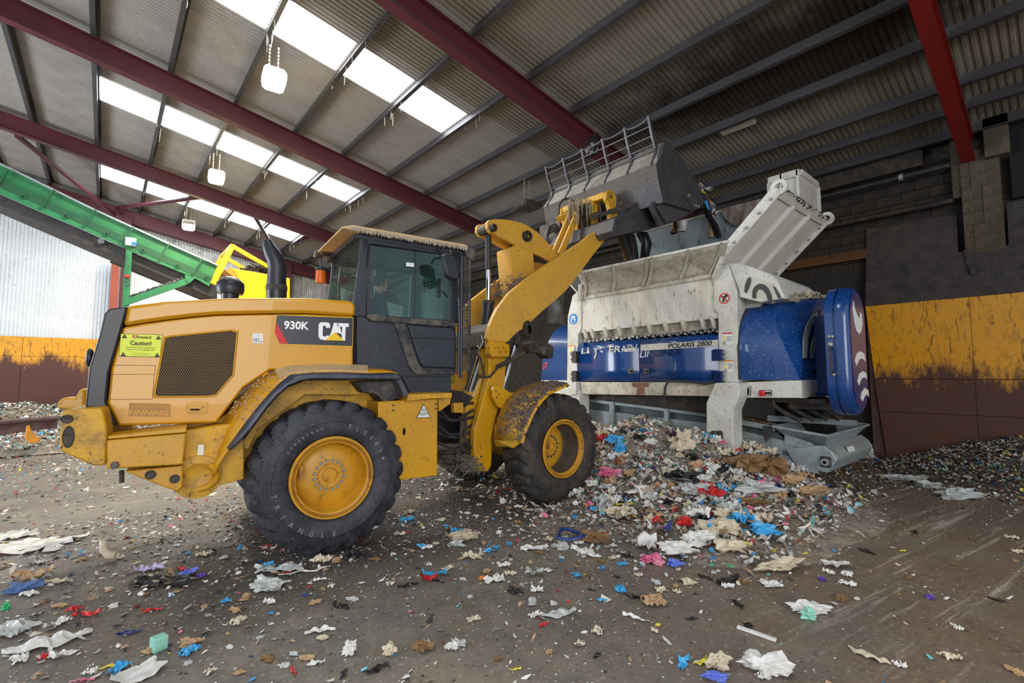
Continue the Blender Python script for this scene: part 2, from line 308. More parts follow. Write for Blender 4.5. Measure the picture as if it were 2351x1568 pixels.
def panel_mat(name, rust_lo, rust_hi, axis_scale=1.0, rustcol=srgb(76, 44, 36), ztop=3.1):
    """yellow paint worn away to brown steel towards the floor, with scrapes"""
    m = bpy.data.materials.new(name); m.use_nodes = True; nt = m.node_tree; N = nt.nodes; L = nt.links
    b = N['Principled BSDF']; b.inputs['Roughness'].default_value = 0.5
    g = N.new('ShaderNodeNewGeometry'); sp = N.new('ShaderNodeSeparateXYZ'); L.new(g.outputs['Position'], sp.inputs[0])
    mp = N.new('ShaderNodeMapping'); mp.inputs['Scale'].default_value = (1.0, 1.0, 0.45); L.new(g.outputs['Position'], mp.inputs['Vector'])
    n1 = N.new('ShaderNodeTexNoise'); n1.inputs['Scale'].default_value = 1.1; n1.inputs['Detail'].default_value = 9; n1.inputs['Roughness'].default_value = 0.68; L.new(mp.outputs[0], n1.inputs['Vector'])
    n2 = N.new('ShaderNodeTexNoise'); n2.inputs['Scale'].default_value = 9; n2.inputs['Detail'].default_value = 6; n2.inputs['Roughness'].default_value = 0.75; L.new(mp.outputs[0], n2.inputs['Vector'])
    # height of wear line
    z = N.new('ShaderNodeMapRange'); z.inputs[1].default_value = rust_lo; z.inputs[2].default_value = rust_hi; z.inputs[3].default_value = 1.0; z.inputs[4].default_value = 0.0; L.new(sp.outputs['Z'], z.inputs[0])
    a = N.new('ShaderNodeMath'); a.operation = 'MULTIPLY_ADD'; L.new(n1.outputs['Fac'], a.inputs[0]); a.inputs[1].default_value = 1.3; L.new(z.outputs[0], a.inputs[2])
    a2 = N.new('ShaderNodeMath'); a2.operation = 'MULTIPLY_ADD'; L.new(n2.outputs['Fac'], a2.inputs[0]); a2.inputs[1].default_value = 0.6; L.new(a.outputs[0], a2.inputs[2])
    r = N.new('ShaderNodeMapRange'); r.inputs[1].default_value = 1.33; r.inputs[2].default_value = 1.55; L.new(a2.outputs[0], r.inputs[0])
    x = N.new('ShaderNodeMix'); x.data_type = 'RGBA'; L.new(r.outputs[0], x.inputs['Factor']); x.inputs['A'].default_value = srgb(226, 156, 10); x.inputs['B'].default_value = rustcol
    r2 = N.new('ShaderNodeMapRange'); r2.inputs[1].default_value = 0.52; r2.inputs[2].default_value = 0.70; r2.inputs[4].default_value = 0.7; L.new(n2.outputs['Fac'], r2.inputs[0])
    x2 = N.new('ShaderNodeMix'); x2.data_type = 'RGBA'; L.new(r2.outputs[0], x2.inputs['Factor']); L.new(x.outputs['Result'], x2.inputs['A']); x2.inputs['B'].default_value = srgb(96, 58, 26)
    # thin vertical scratches
    mp2 = N.new('ShaderNodeMapping'); mp2.inputs['Scale'].default_value = (7, 7, 1.1); L.new(g.outputs['Position'], mp2.inputs['Vector'])
    n3 = N.new('ShaderNodeTexNoise'); n3.inputs['Scale'].default_value = 2.2; n3.inputs['Detail'].default_value = 4; n3.inputs['Distortion'].default_value = 1.4; L.new(mp2.outputs[0], n3.inputs['Vector'])
    r3 = N.new('ShaderNodeMapRange'); r3.inputs[1].default_value = 0.60; r3.inputs[2].default_value = 0.66; r3.inputs[4].default_value = 0.75; L.new(n3.outputs['Fac'], r3.inputs[0])
    x3 = N.new('ShaderNodeMix'); x3.data_type = 'RGBA'; L.new(r3.outputs[0], x3.inputs['Factor']); L.new(x2.outputs['Result'], x3.inputs['A']); x3.inputs['B'].default_value = srgb(92, 54, 18)
    L.new(x3.outputs['Result'], b.inputs['Base Color'])
    rr = N.new('ShaderNodeMapRange'); rr.inputs[3].default_value = 0.42; rr.inputs[4].default_value = 0.7; L.new(r.outputs[0], rr.inputs[0]); L.new(rr.outputs[0], b.inputs['Roughness'])
    return m
YPANR = panel_mat('push_wall_steel_right', 0.95, 2.5, rustcol=srgb(84, 52, 42)); YPANB = panel_mat('push_wall_steel_back', 1.45, 2.95, rustcol=srgb(88, 52, 46))
def vcol_mat(name, rough=0.6, bump=0):
    m = bpy.data.materials.new(name); m.use_nodes = True; nt = m.node_tree
    a = nt.nodes.new('ShaderNodeAttribute'); a.attribute_name = 'tint'
    b = nt.nodes['Principled BSDF']; b.inputs['Roughness'].default_value = rough
    nt.links.new(a.outputs['Color'], b.inputs['Base Color']); return m
TINT = vcol_mat('litter_scraps', 0.55)
def floor_mat():
    m = bpy.data.materials.new('floor_concrete'); m.use_nodes = True; nt = m.node_tree; N = nt.nodes; L = nt.links
    b = N['Principled BSDF']; g = N.new('ShaderNodeNewGeometry'); P = g.outputs['Position']
    def noise(scale, det=6, rough=0.6, mapping=None, dist=0):
        n = N.new('ShaderNodeTexNoise'); n.inputs['Scale'].default_value = scale; n.inputs['Detail'].default_value = det; n.inputs['Roughness'].default_value = rough; n.inputs['Distortion'].default_value = dist
        if mapping and mapping[0] == 's':
            ma = N.new('ShaderNodeMapping'); ma.inputs['Rotation'].default_value = (0, 0, math.radians(-mapping[1])); L.new(P, ma.inputs['Vector'])
            mp = N.new('ShaderNodeMapping'); mp.inputs['Scale'].default_value = mapping[2]; L.new(ma.outputs[0], mp.inputs['Vector']); L.new(mp.outputs[0], n.inputs['Vector'])
        elif mapping:
            mp = N.new('ShaderNodeMapping'); mp.inputs['Rotation'].default_value = (0, 0, math.radians(mapping[0])); mp.inputs['Scale'].default_value = mapping[1]
            if len(mapping) > 2: mp.inputs['Location'].default_value = mapping[2]
            L.new(P, mp.inputs['Vector']); L.new(mp.outputs[0], n.inputs['Vector'])
        else: L.new(P, n.inputs['Vector'])
        return n.outputs['Fac']
    def rng(src, lo, hi, o0=0., o1=1.):
        r = N.new('ShaderNodeMapRange'); r.inputs[1].default_value = lo; r.inputs[2].default_value = hi; r.inputs[3].default_value = o0; r.inputs[4].default_value = o1; L.new(src, r.inputs[0]); return r.outputs[0]
    def mixc(f, a, c2):
        x = N.new('ShaderNodeMix'); x.data_type = 'RGBA'; L.new(f, x.inputs['Factor'])
        if isinstance(a, tuple): x.inputs['A'].default_value = a
        else: L.new(a, x.inputs['A'])
        x.inputs['B'].default_value = c2; return x.outputs['Result']
    def mul(a, c):
        x = N.new('ShaderNodeMath'); x.operation = 'MULTIPLY'; L.new(a, x.inputs[0])
        if isinstance(c, float): x.inputs[1].default_value = c
        else: L.new(c, x.inputs[1])
        return x.outputs[0]
    sp = N.new('ShaderNodeSeparateXYZ'); L.new(P, sp.inputs[0])
    c = mixc(rng(noise(0.7, 8, 0.62), 0.35, 0.68), srgb(128, 120, 110), srgb(102, 97, 93))
    c = mixc(rng(noise(2.6, 8, 0.7), 0.48, 0.72, 0, 0.7), c, srgb(150, 140, 120))
    c = mixc(rng(noise(1.6, 5, 0.6, (0, (1, 1, 1), (9, 4, 2))), 0.60, 0.72, 0, 0.35), c, srgb(88, 104, 110))
    # brown damp area to the right front
    br = mul(rng(sp.outputs['X'], 1.6, 3.6), rng(sp.outputs['Y'], 3.4, 1.8)); c = mixc(mul(br, rng(noise(1.2, 6), 0.30, 0.6, 0.25, 0.85)), c, srgb(122, 102, 82))
    # shadow under the loader painted dark into the floor colour
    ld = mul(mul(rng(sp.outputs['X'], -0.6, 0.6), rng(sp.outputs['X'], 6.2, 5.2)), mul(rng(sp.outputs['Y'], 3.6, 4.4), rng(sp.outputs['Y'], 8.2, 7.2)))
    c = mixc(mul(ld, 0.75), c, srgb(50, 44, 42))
    # long scrape marks left by the bucket edge, running away to the right wall
    m1 = ('s', -10, (0.22, 4.2, 1)); sc = rng(noise(1.5, 7, 0.72, m1), 0.54, 0.66, 0, 0.95)
    sc = mul(sc, mul(rng(sp.outputs['X'], 3.0, 4.2), rng(sp.outputs['Y'], 2.2, 1.6)))
    c = mixc(sc, c, srgb(196, 188, 172))
    m2 = ('s', 66, (0.3, 4.5, 1)); s2 = mul(rng(noise(1.4, 6, 0.72, m2), 0.58, 0.72, 0, 0.4), rng(sp.outputs['X'], 2.0, 4.2, 1, 0)); c = mixc(s2, c, srgb(150, 142, 126))
    c = mixc(rng(noise(5.5, 9, 0.78), 0.50, 0.66, 0, 0.55), c, srgb(98, 90, 82))
    c = mixc(rng(noise(26, 4, 0.7), 0.58, 0.68, 0, 0.7), c, srgb(184, 174, 152))
    c = mixc(rng(noise(17, 5, 0.7, (0, (1, 1, 1), (5, 2, 8))), 0.58, 0.68, 0, 0.7), c, srgb(58, 52, 48))
    L.new(c, b.inputs['Base Color'])
    ro = N.new('ShaderNodeMath'); ro.operation = 'MULTIPLY_ADD'; L.new(rng(sp.outputs['Y'], 5.0, 10.0), ro.inputs[0]); ro.inputs[1].default_value = -0.22; L.new(rng(noise(1.3, 6), 0.35, 0.7, 0.40, 0.70), ro.inputs[2])
    L.new(ro.outputs[0], b.inputs['Roughness'])
    bp = N.new('ShaderNodeBump'); bp.inputs['Strength'].default_value = 0.5; bp.inputs['Distance'].default_value = 0.015; L.new(noise(14, 8, 0.75), bp.inputs['Height']); L.new(bp.outputs[0], b.inputs['Normal'])
    return m
FLOORM = floor_mat()
def sooty_roof_mat():
    m = mat('roof_sheet_sooty', srgb(138, 130, 116), 0.75, dirt=srgb(106, 98, 88), dscale=0.9, damt=0.6, speck=srgb(84, 74, 66), sscale=20, samt=0.5)
    nt = m.node_tree; N = nt.nodes; L = nt.links; b = N['Principled BSDF']; src = b.inputs['Base Color'].links[0].from_socket
    g = N.new('ShaderNodeNewGeometry'); mp = N.new('ShaderNodeMapping'); mp.inputs['Location'].default_value = (-8.55, -2.9, 0); L.new(g.outputs['Position'], mp.inputs['Vector'])
    mp2 = N.new('ShaderNodeMapping'); mp2.inputs['Scale'].default_value = (0.85, 0.32, 0); L.new(mp.outputs[0], mp2.inputs['Vector'])
    ln = N.new('ShaderNodeVectorMath'); ln.operation = 'LENGTH'; L.new(mp2.outputs[0], ln.inputs[0])
    n = N.new('ShaderNodeTexNoise'); n.inputs['Scale'].default_value = 2.2; n.inputs['Detail'].default_value = 8; n.inputs['Roughness'].default_value = 0.7; L.new(g.outputs['Position'], n.inputs['Vector'])
    a = N.new('ShaderNodeMath'); a.operation = 'MULTIPLY_ADD'; L.new(n.outputs['Fac'], a.inputs[0]); a.inputs[1].default_value = -1.1; L.new(ln.outputs['Value'], a.inputs[2])
    r = N.new('ShaderNodeMapRange'); r.inputs[1].default_value = 0.05; r.inputs[2].default_value = 0.85; r.inputs[3].default_value = 0.96; r.inputs[4].default_value = 0; L.new(a.outputs[0], r.inputs[0])
    x = N.new('ShaderNodeMix'); x.data_type = 'RGBA'; L.new(r.outputs[0], x.inputs['Factor']); L.new(src, x.inputs['A']); x.inputs['B'].default_value = srgb(36, 27, 23)
    L.new(x.outputs['Result'], b.inputs['Base Color']); return m
SHTS = sooty_roof_mat()

_fontcache = {}
def text_geo(body, bold=0.0, res=3):
    """outline mesh of a word in a 0..1 by 0..1 box"""
    k = (body, bold)
    if k in _fontcache: return _fontcache[k]
    c = bpy.data.curves.new('t', 'FONT'); c.body = body; c.offset = bold; c.resolution_u = res; c.fill_mode = 'FRONT'
    o = bpy.data.objects.new('t', c); COL.objects.link(o); bpy.context.view_layer.update()
    me = bpy.data.meshes.new_from_object(o); vs = [v.co.copy() for v in me.vertices]; fs = [tuple(p.vertices) for p in me.polygons]
    bpy.data.objects.remove(o); bpy.data.meshes.remove(me); bpy.data.curves.remove(c)
    x0 = min(v.x for v in vs); x1 = max(v.x for v in vs); y0 = min(v.y for v in vs); y1 = max(v.y for v in vs)
    vs = [((v.x-x0)/max(x1-x0, 1e-6), (v.y-y0)/max(y1-y0, 1e-6)) for v in vs]
    _fontcache[k] = (vs, fs, (x1-x0)/max(y1-y0, 1e-6)); return _fontcache[k]
def text_on(mb, body, bl, br, tl, y, lat, bold=0.0, slant=0.0):
    """put a word on the frame plane y, its box corners given as pixels of the traced plane lat"""
    fr = mb.fr; vs, fs, _ = text_geo(body, bold)
    A = fr.q(*bl, lat); B = fr.q(*br, lat); C = fr.q(*tl, lat)
    n = len(mb.v)
    for u, v in vs:
        uu = u+slant*(v-0.5)*0.1
        mb.v.append(fr.w(A[0]+(B[0]-A[0])*uu+(C[0]-A[0])*v, y, A[1]+(B[1]-A[1])*uu+(C[1]-A[1])*v))
    mb.f += [tuple(i+n for i in f) for f in fs]
def decal(name, parent, fr, px, lat, y, m, th=0.004, **k):
    return build(name, MB(fr).prism(fr.qs(px, lat), y, y+th), m, parent, **k)
def words(name, parent, fr, items, lat, y, m, **k):
    mb = MB(fr)
    for it in items: text_on(mb, it[0], it[1], it[2], it[3], y, lat, *(it[4:]))
    return build(name, mb, m, parent, fix=False, **k)
def arc_pts(cx, cy, r0, r1, a0, a1, n=10):
    o = [(cx+r1*math.cos(math.radians(a0+(a1-a0)*i/n)), cy+r1*math.sin(math.radians(a0+(a1-a0)*i/n))) for i in range(n+1)]
    i_ = [(cx+r0*math.cos(math.radians(a1-(a1-a0)*i/n)), cy+r0*math.sin(math.radians(a1-(a1-a0)*i/n))) for i in range(n+1)]
    return o+i_
# ------------------------------------------------------------------ the building
KS = math.tan(math.radians(9.9)); ZD = 5.72
def zraf(x, d=0.0): return ZD+(12.2-x)*KS+d        # underside of the rafters
X0, X1, Y0, Y1 = -9.0, 12.5, -6.0, 24.0
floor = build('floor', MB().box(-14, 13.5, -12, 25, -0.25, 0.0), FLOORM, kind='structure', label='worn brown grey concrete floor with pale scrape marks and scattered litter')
ceil = empty('ceiling', (2, 9, 6.2), 'dirty corrugated roof on maroon rafters with bright strip skylights', kind='structure')
# corrugated sheets, 1 m wide, ribs running down the slope
def sheet_mesh(y0, xa, xb, d, pitch=0.1, h=0.018, width=1.0):
    mb = MB(); n = int(round(width/pitch)); row = []
    for i in range(n):
        a = y0+i*pitch
        row += [(a, 0), (a+pitch*.42, 0), (a+pitch*.54, h), (a+pitch*.88, h)]
    row.append((y0+width, 0))
    xs = [xa, (xa+xb)/2, xb]; rows = [[Vector((x, y, zraf(x, d)+z)) for y, z in row] for x in xs]
    return mb.loft(rows)
SKY = [(8, -0.42, 5.86, 8.32, 9.35), (14, -0.42, 5.72, 14.1, 15.3), (20, -0.42, 5.70, 20.1, 21.4), (2, -2.0, 3.0, 1.6, 2.6)]  # last strip is added overhead, out of view, for extra light
ys = [-6+i for i in range(30)]
for y in ys:
    holes = [s for s in SKY if s[3]-0.5 < y+0.5 < s[4]+0.45 and y+0.5 > s[3]-0.2]
    m = SHTS if y < 8 else SHTR
    build('roof_sheet', sheet_mesh(y, X0, X1+0.2, 0.655), m, ceil, fix=False)
# skylight panels between purlins, just beneath the sheets
PURX = [-4.32, -3.06, -1.80, -0.45, 0.79, 2.03, 3.34, 4.56, 5.87, 7.08, 8.25, 9.31, 10.53, 11.25, 12.05]
for (k, xa, xb, ya, yb) in SKY:
    for i in range(len(PURX)-1):
        a, b = PURX[i], PURX[i+1]
        if a < xa-0.2 or b > xb+0.2: continue
        mb = MB(); mb.loft([[Vector((x, y, zraf(x, 0.645))) for y in (ya, yb)] for x in (a+0.05, b-0.05)])
        build('skylight_panel', mb, SKYE, ceil, fix=False)
for i, x in enumerate(PURX):     # Z purlins: web and two lips
    mb = MB()
    z0 = zraf(x, 0.455); z1 = zraf(x, 0.65)
    mb.prism([(x-0.07, z0), (x+0.012, z0-0.008), (x+0.012, z1), (x+0.075, z1-.01), (x+0.075, z1), (x, z1+0.01), (x, z0+.012), (x-0.07, z0+.016)], Y0, Y1)
    build('purlin', mb, PURL, ceil)
    if i in (13, 14): continue
def rafter(y, m, xa=X0, xb=12.2, fl=0.2, dep=0.45):
    r = MB()
    z = lambda x, d: zraf(x, d)
    r.prism([(xa, z(xa, .02)), (xb, z(xb, .02)), (xb, z(xb, dep-.02)), (xa, z(xa, dep-.02))], y-.007, y+.007)
    web = build('rafter', r, m, ceil)
    for nm, d0, d1, mm in (('bottom_flange', 0, .02, m), ('top_flange', dep-.02, dep, m)):
        f = MB().prism([(xa, z(xa, d0)), (xb, z(xb, d0)), (xb, z(xb, d1)), (xa, z(xa, d1))], y-fl/2, y+fl/2)
        build(nm, f, mm, web)
    return web
for y, m in ((0.95, REDR), (6.4, MAROON), (12.2, MAROON), (18.1, MAROON), (-5.2, MAROON)): rafter(y, m)
# dust lying on the inside of rafter C's bottom flange
d = MB().prism([(1.0, zraf(1.0, .022)), (12.0, zraf(12.0, .022)), (12.0, zraf(12.0, .05)), (1.0, zraf(1.0, .05))], 6.3, 6.392)
build('flange_dust', d, MAROOND, ceil)
# cobwebs and fibre strings under the skylight purlins
cw = MB(); rr = random.Random(3)
for (k, xa, xb, ya, yb) in SKY[:3]:
    for x in PURX:
        if xa < x < xb+.3:
            for j in range(rr.randint(3, 8)):
                yy = rr.uniform(ya-.5, yb+.3); z = zraf(x, .455); L_ = rr.uniform(.06, .3); xx = x+rr.uniform(-.07, .04)
                cw.tube([(xx, yy, z), (xx+.01, yy+.01, z-L_*.5), (xx, yy, z-L_)], [.006, .008, .004], 4)
build('dust_strings', cw, ROPE, ceil, kind='stuff', fix=False)
# debris hanging off dark purlins over the shredder
cw = MB()
for x in PURX[6:13]:
    for j in range(70):
        yy = rr.uniform(-.5, 7.5); z = zraf(x-.06, .45); l = rr.uniform(.01, .05)
        cw.ball((x-.05, yy, z), l*.7, 5, 3, (1, 1, .9))
build('dust_clumps', cw, GREASE, ceil, kind='stuff', fix=False)
# ---- back gable wall
wb = empty('wall_back', (2, 24, 0), 'white ribbed steel gable wall above a rusty yellow push wall', kind='structure')
def vsheet(x, z0, z1, m, y=23.9, pitch=.1, h=.03, width=1.0):
    mb = MB(); row = []
    n = int(round(width/pitch))
    for i in range(n):
        a = x+i*pitch; row += [(a, 0), (a+pitch*.4, 0), (a+pitch*.5, -h), (a+pitch*.9, -h)]
    row.append((x+width, 0))
    mb.loft([[Vector((a, y+b, z)) for a, b in row] for z in (z0, z1)])
    return build('wall_sheet', mb, m, wb, fix=False)
for i in range(-14, 13):
    zt = zraf(i+1, .5)
    if i < 0: vsheet(i, 2.9, min(zt, 9), SHTW)
    elif i >= 6: vsheet(i, 2.9, zt, SHTG)
    else:
        vsheet(i, 2.9, 6.2 if i < 5 else 5.2, SHTW); vsheet(i, 6.2 if i < 5 else 5.2, zt, SHTG, y=23.93)
px_ = [-13.5, -9.0, -4.6, -2.2, 0.2, 2.6, 5.0, 7.4, 9.8, 12.4]
for a, b in zip(px_[:-1], px_[1:]):
    build('push_panel', MB().box(a+.006, b-.006, 23.55, 23.62, 2.38, 3.05), YPANB, wb)
    build('push_panel', MB().box(a+.006, b-.006, 23.54, 23.62, -.02, 2.37), YPANB, wb)
build('push_wall_backing', MB().box(-13.5, 12.4, 23.62, 23.75, -.02, 3.0), BRWN, wb)
build('gable_backing', MB().box(-14, 12.7, 24.0, 24.1, -.2, 10), SHTG, wb)
build('eaves_closer', MB().box(12.5, 12.8, -6, 24.1, 6.0, 6.75), DARK, wr0) if False else None
build('push_wall_cap', MB().box(-13.5, 12.4, 23.6, 23.95, 2.95, 3.03), BRWN, wb)
# gable rafter, columns and bracing
gr = MB().prism([(X0, zraf(X0, -.12)), (12.4, zraf(12.4, -.12)), (12.4, zraf(12.4, .4)), (X0, zraf(X0, .4))], 23.5, 23.85)
build('gable_rafter', gr, MAROON, wb)
for x, w_, m, zt in ((0.42, .22, MAROON, 7.9), (6.35, .22, MAROON, 6.9), (-5.5, .25, MAROON, 8.6)):
    build('gable_column', MB().box(x-w_/2, x+w_/2, 23.4, 23.8, 3.0, zt), m, wb)
build('door_post', MB().box(0.02, 0.26, 23.2, 23.5, 3.0, 6.05), RPOST, wb)
def brace(p0, p1, r=.07):
    a = WORLD.wp(*p0); b = WORLD.wp(*p1)
    build('brace', MB().tube([a, b], r, 10, raw=True), MAROON, wb, smooth='auto')
brace((40, 312, 18.4), (262, 492, 23.3)); brace((268, 478, 23.3), (470, 452, 18.4)); brace((585, 497, 18.4), (640, 590, 23.3)); brace((640, 560, 23.3), (735, 545, 18.6))
# ---- right wall, block by block
wr = empty('wall_right', (12.6, 8, 0), 'dark sooty blockwork side wall with concrete pillar and yellow push wall', kind='structure')
build('eaves_closer', MB().box(12.45, 12.8, -6, 24.1, 6.0, 6.45), GREASE, wr)
build('mortar_core', MB().box(12.52, 12.8, -7, 24, -.02, 6.2), MORT, wr)
bm0 = MB().box(12.47, 12.60, -.217, .217, .006, .212); blk = None; stuff = MB(); cnt = 0
bw, bh = .445, .22
cells = []
for r in range(28):
    for c in range(-14, 54):
        y = c*bw+(r % 2)*bw/2; z = r*bh
        cells.append((y, z))
def blk_seen(y, z):
    if z > 5.95: return -1
    if 2.0 < y < 8.5 and z > 2.8: return 3
    if 8.5 <= y < 15.5 and .8 < z < 4.2: return 2
    if -1.0 < y < 2.6 and z > 3.3: return 2.5
    return 0
cells = [c for c in cells if blk_seen(*c) >= 0]; cells.sort(key=lambda c: -blk_seen(*c))
for i, (y, z) in enumerate(cells):
    if i < 300:
        px = 12.47+RNG.uniform(-.006, .008)
        if blk is None:
            blk = build('block', MB().box(12.47, 12.60, y-.217, y+.217, z+.006, z+.212), BLOCK, wr, bevel=0)
        else: copy_obj(blk, (12.535+px-12.47, y, z+.109), wr)
    else:
        dx = RNG.uniform(-.006, .008); stuff.box(12.47+dx, 12.6, y-.217, y+.217, z+.006, z+.212)
build('far_blocks', stuff, BLOCK, wr, kind='stuff', fix=False)
# ledge with rust, dark recess beneath, pipes and beams under the eaves
build('steel_ledge', MB().box(12.30, 12.5, 2.62, 7.0, 4.22, 4.42), mat('rusty_ledge', srgb(96, 58, 18), .7, dirt=srgb(48, 42, 38), dscale=1.1, damt=1.0, stretch=(1, 1, 3)), wr)
build('render_band', MB().box(12.42, 12.5, 2.62, 8.6, 0, 4.02), mat('dark_render', srgb(50, 48, 48), .9, dirt=srgb(34, 33, 34), dscale=2, damt=.7), wr)
build('eaves_plate', MB().box(12.2, 12.5, 1.6, 24, 5.9, 6.4), GREASE, wr)
build('pipe', MB().tube([(12.2, 1.2, 5.05), (12.2, 14, 5.05)], .06, 10), GREASE, wr, smooth='auto')
pp = build('pipe', MB().tube([(12.1, 1.2, 5.72), (12.1, 14, 5.72)], .05, 10), CBLK, wr, smooth='auto')
for y in (1.9, 3.9, 5.9): build('pipe_clamp', MB().lathe(12.1, 5.72, [(y, .07), (y+.07, .07)], 10), GALV, pp)
# pillar with block texture at eaves, rafter bearing on it
PY0, PY1, PXF = 0.55, 1.08, 12.22
pil = build('pillar', MB().box(PXF, 12.6, PY0, PY1, 0, 5.70), CONCR, wr)
for z in np.arange(4.05, 5.7, .235):
    for j, (a, b) in enumerate(((PY0, .8), (.8, PY1)) if int(z*10) % 2 else ((PY0, .95), (.95, PY1))):
        build('pillar_block', MB().box(PXF-.012-.008*j, PXF+.02, a+.006, b-.006, z, z+.222), CONCR, pil)
build('pillar_cheek', MB().box(12.25, 12.6, 1.08, 1.20, 5.1, 6.4), CONCR, wr)
build('pillar_cheek', MB().box(12.05, 12.6, .40, .72, 5.68, 6.62), CONCR, wr)
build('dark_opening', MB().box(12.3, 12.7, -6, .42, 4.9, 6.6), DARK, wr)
# sloped dust covered coping above the yellow push wall
def slx(z): return 12.0+(z-3.14)*(.5/1.81)
sl = MB(); nY, nZ = 90, 34
rows = []
rs = np.random.RandomState(5)
for j in range(nZ+1):
    z = 3.14+(4.95-3.14)*j/nZ; row = []
    for i in range(nY+1):
        y = 2.62-(2.62+6)*i/nY
        am = .018*(1-j/nZ)+.004
        row.append(Vector((slx(z)-abs(rs.normal())*am, y, z)))
    rows.append(row)
a_ = MB(); 
keep = []
sl.loft(rows)
ff = []
W_ = nY+1
for j in range(nZ):
    for i in range(nY):
        y = 2.62-(2.62+6)*(i+.5)/nY; z = 3.14+1.81*(j+.5)/nZ
        if PY0-.02 < y < PY1+.06 and z > 4.05: continue
        a = j*W_+i; ff.append((a, a+1, a+1+W_, a+W_))
sl.f = ff
build('dusty_slope', sl, SLOPE, wr, smooth=True, fix=False)
build('slope_edge', MB().prism([(0, 0)]*0 or [(12.0, 3.1), (12.5, 3.1), (12.5, 4.95), (12.49, 4.95)], 2.6, 2.63), SLOPE, wr)
build('slope_lump', MB().tube([(12.24, 1.1, 4.05), (12.2, 1.04, 3.9), (12.17, 1.06, 3.78), (12.13, 1.0, 3.66), (12.08, 1.0, 3.55)], [.03, .06, .035, .055, .03], 8), SLOPE, wr)
# push wall sheets on the right
yy = [2.62, 1.05, -.6, -2.4, -4.2, -6.0]
for k, (a, b) in enumerate(zip(yy[:-1], yy[1:])):
    sl_ = .18 if k == 0 else 0
    build('push_panel', MB(SH).add([SH.w(3.1-a, 5.0, 3.14), SH.w(3.1-b-.006, 5.0, 3.14), SH.w(3.1-b-.006, 5.0, 1.635), SH.w(3.1-a+sl_*.5, 5.0, 1.635), SH.w(3.1-a, 5.05, 3.14), SH.w(3.1-b-.006, 5.05, 3.14), SH.w(3.1-b-.006, 5.05, 1.635), SH.w(3.1-a+sl_*.5, 5.05, 1.635)],
          [(0,1,2,3),(7,6,5,4),(0,4,5,1),(1,5,6,2),(2,6,7,3),(3,7,4,0)], raw=True), YPANR, wr)
    build('push_panel', MB().add([(11.98, a-sl_*.5, 1.62), (11.98, b+.006, 1.62), (11.98, b+.006, .98), (11.98, a-sl_*.8, .98), (12.05, a-sl_*.5, 1.62), (12.05, b+.006, 1.62), (12.05, b+.006, .98), (12.05, a-sl_*.8, .98)],
          [(0,1,2,3),(7,6,5,4),(0,4,5,1),(1,5,6,2),(2,6,7,3),(3,7,4,0)]), YPANR, wr)
    build('push_panel', MB().add([(11.985, a-sl_*.8, .97), (11.985, b+.006, .97), (11.985, b+.006, -.02), (11.985, a-sl_*1.3, -.02), (12.05, a-sl_*.8, .97), (12.05, b+.006, .97), (12.05, b+.006, -.02), (12.05, a-sl_*1.3, -.02)],
          [(0,1,2,3),(7,6,5,4),(0,4,5,1),(1,5,6,2),(2,6,7,3),(3,7,4,0)]), YPANR, wr)
build('push_wall_core', MB().box(12.05, 12.5, -6, 2.55, 0, 3.12), BRWN, wr)
build('slope_edge', MB().box(12.04, 12.5, 2.50, 2.62, 0, 3.12), BRWN, wr)
# ------------------------------------------------------------------ lamps
def sodium_lamp(p, label, s=.4, lit=True, deg=-6, hm=None, k=1.0):
    x, y, z = p
    f = Frame(x, y, deg)
    t = empty('hanging_floodlight', (x, y, z), label, 'lamp', 'square floodlights on chains')
    h = MB(f); r = lambda a: [(-a, -a*.8), (-a*.8, -a), (a*.8, -a), (a, -a*.8), (a, a*.8), (a*.8, a), (-a*.8, a), (-a, a*.8)]
    lo, hi = r(s*.5), r(s*.42)
    rows = [[f.w(a, b, z+.0) for a, b in lo], [f.w(a, b, z+.10*k) for a, b in lo], [f.w(a, b, z+.17*k) for a, b in hi]]
    h.loft(rows, close=True); n = len(h.v); h.f.append(tuple(range(n-8, n)))
    build('housing', h, hm or LAMPB, t)
    g = MB(f); rows = [[f.w(a*1.0, b, z+.005) for a, b in r(s*.49)], [f.w(a, b, z-.10*k) for a, b in r(s*.46)], [f.w(a, b, z-.15*k) for a, b in r(s*.36)]]
    g.loft(rows, close=True); n = len(g.v); g.f.append(tuple(range(n-8, n)))
    build('lens', g, LAMPE if lit else hm, t)
    zt = zraf(x, .46)
    for dx in (-.09, .06):
        c = MB(f); zz = z+.16*k; kk = 0
        while zz < zt:
            if kk % 2: c.box(dx-.016, dx+.016, -.004, .004, zz, zz+.045)
            else: c.box(dx-.004, dx+.004, -.016, .016, zz, zz+.045)
            zz += .036; kk += 1
        build('chain', c, ROPE, t, fix=False)
    if lit:
        l = bpy.data.lights.new('floodlight_beam', 'AREA'); l.size = s*.7; l.energy = 110; l.color = (1, .82, .5)
        o = bpy.data.objects.new('floodlight_beam', l); COL.objects.link(o); o.location = (x, y, z-.17)
sodium_lamp((2.18, 9.45, 7.28), 'lit floodlight on chains in front of the nearest skylight strip, largest of the three')
sodium_lamp((2.13, 15.2, 7.24), 'lit floodlight on chains between the two maroon rafters, middle of the three')
sodium_lamp((2.06, 20.3, 7.10), 'lit floodlight on chains by the white gable wall, smallest of the three')
_r = pray(1210, 474); _t = 8.25/_r.x
sodium_lamp((8.25, _r.y*_t, CAMZ+_r.z*_t), 'unlit dusty floodlight hanging on two chains left of the raised bucket', s=.62, lit=False, hm=mat('dusty_housing', srgb(84, 80, 76), .8, dirt=srgb(50, 46, 44), dscale=8, damt=.8), k=.5)
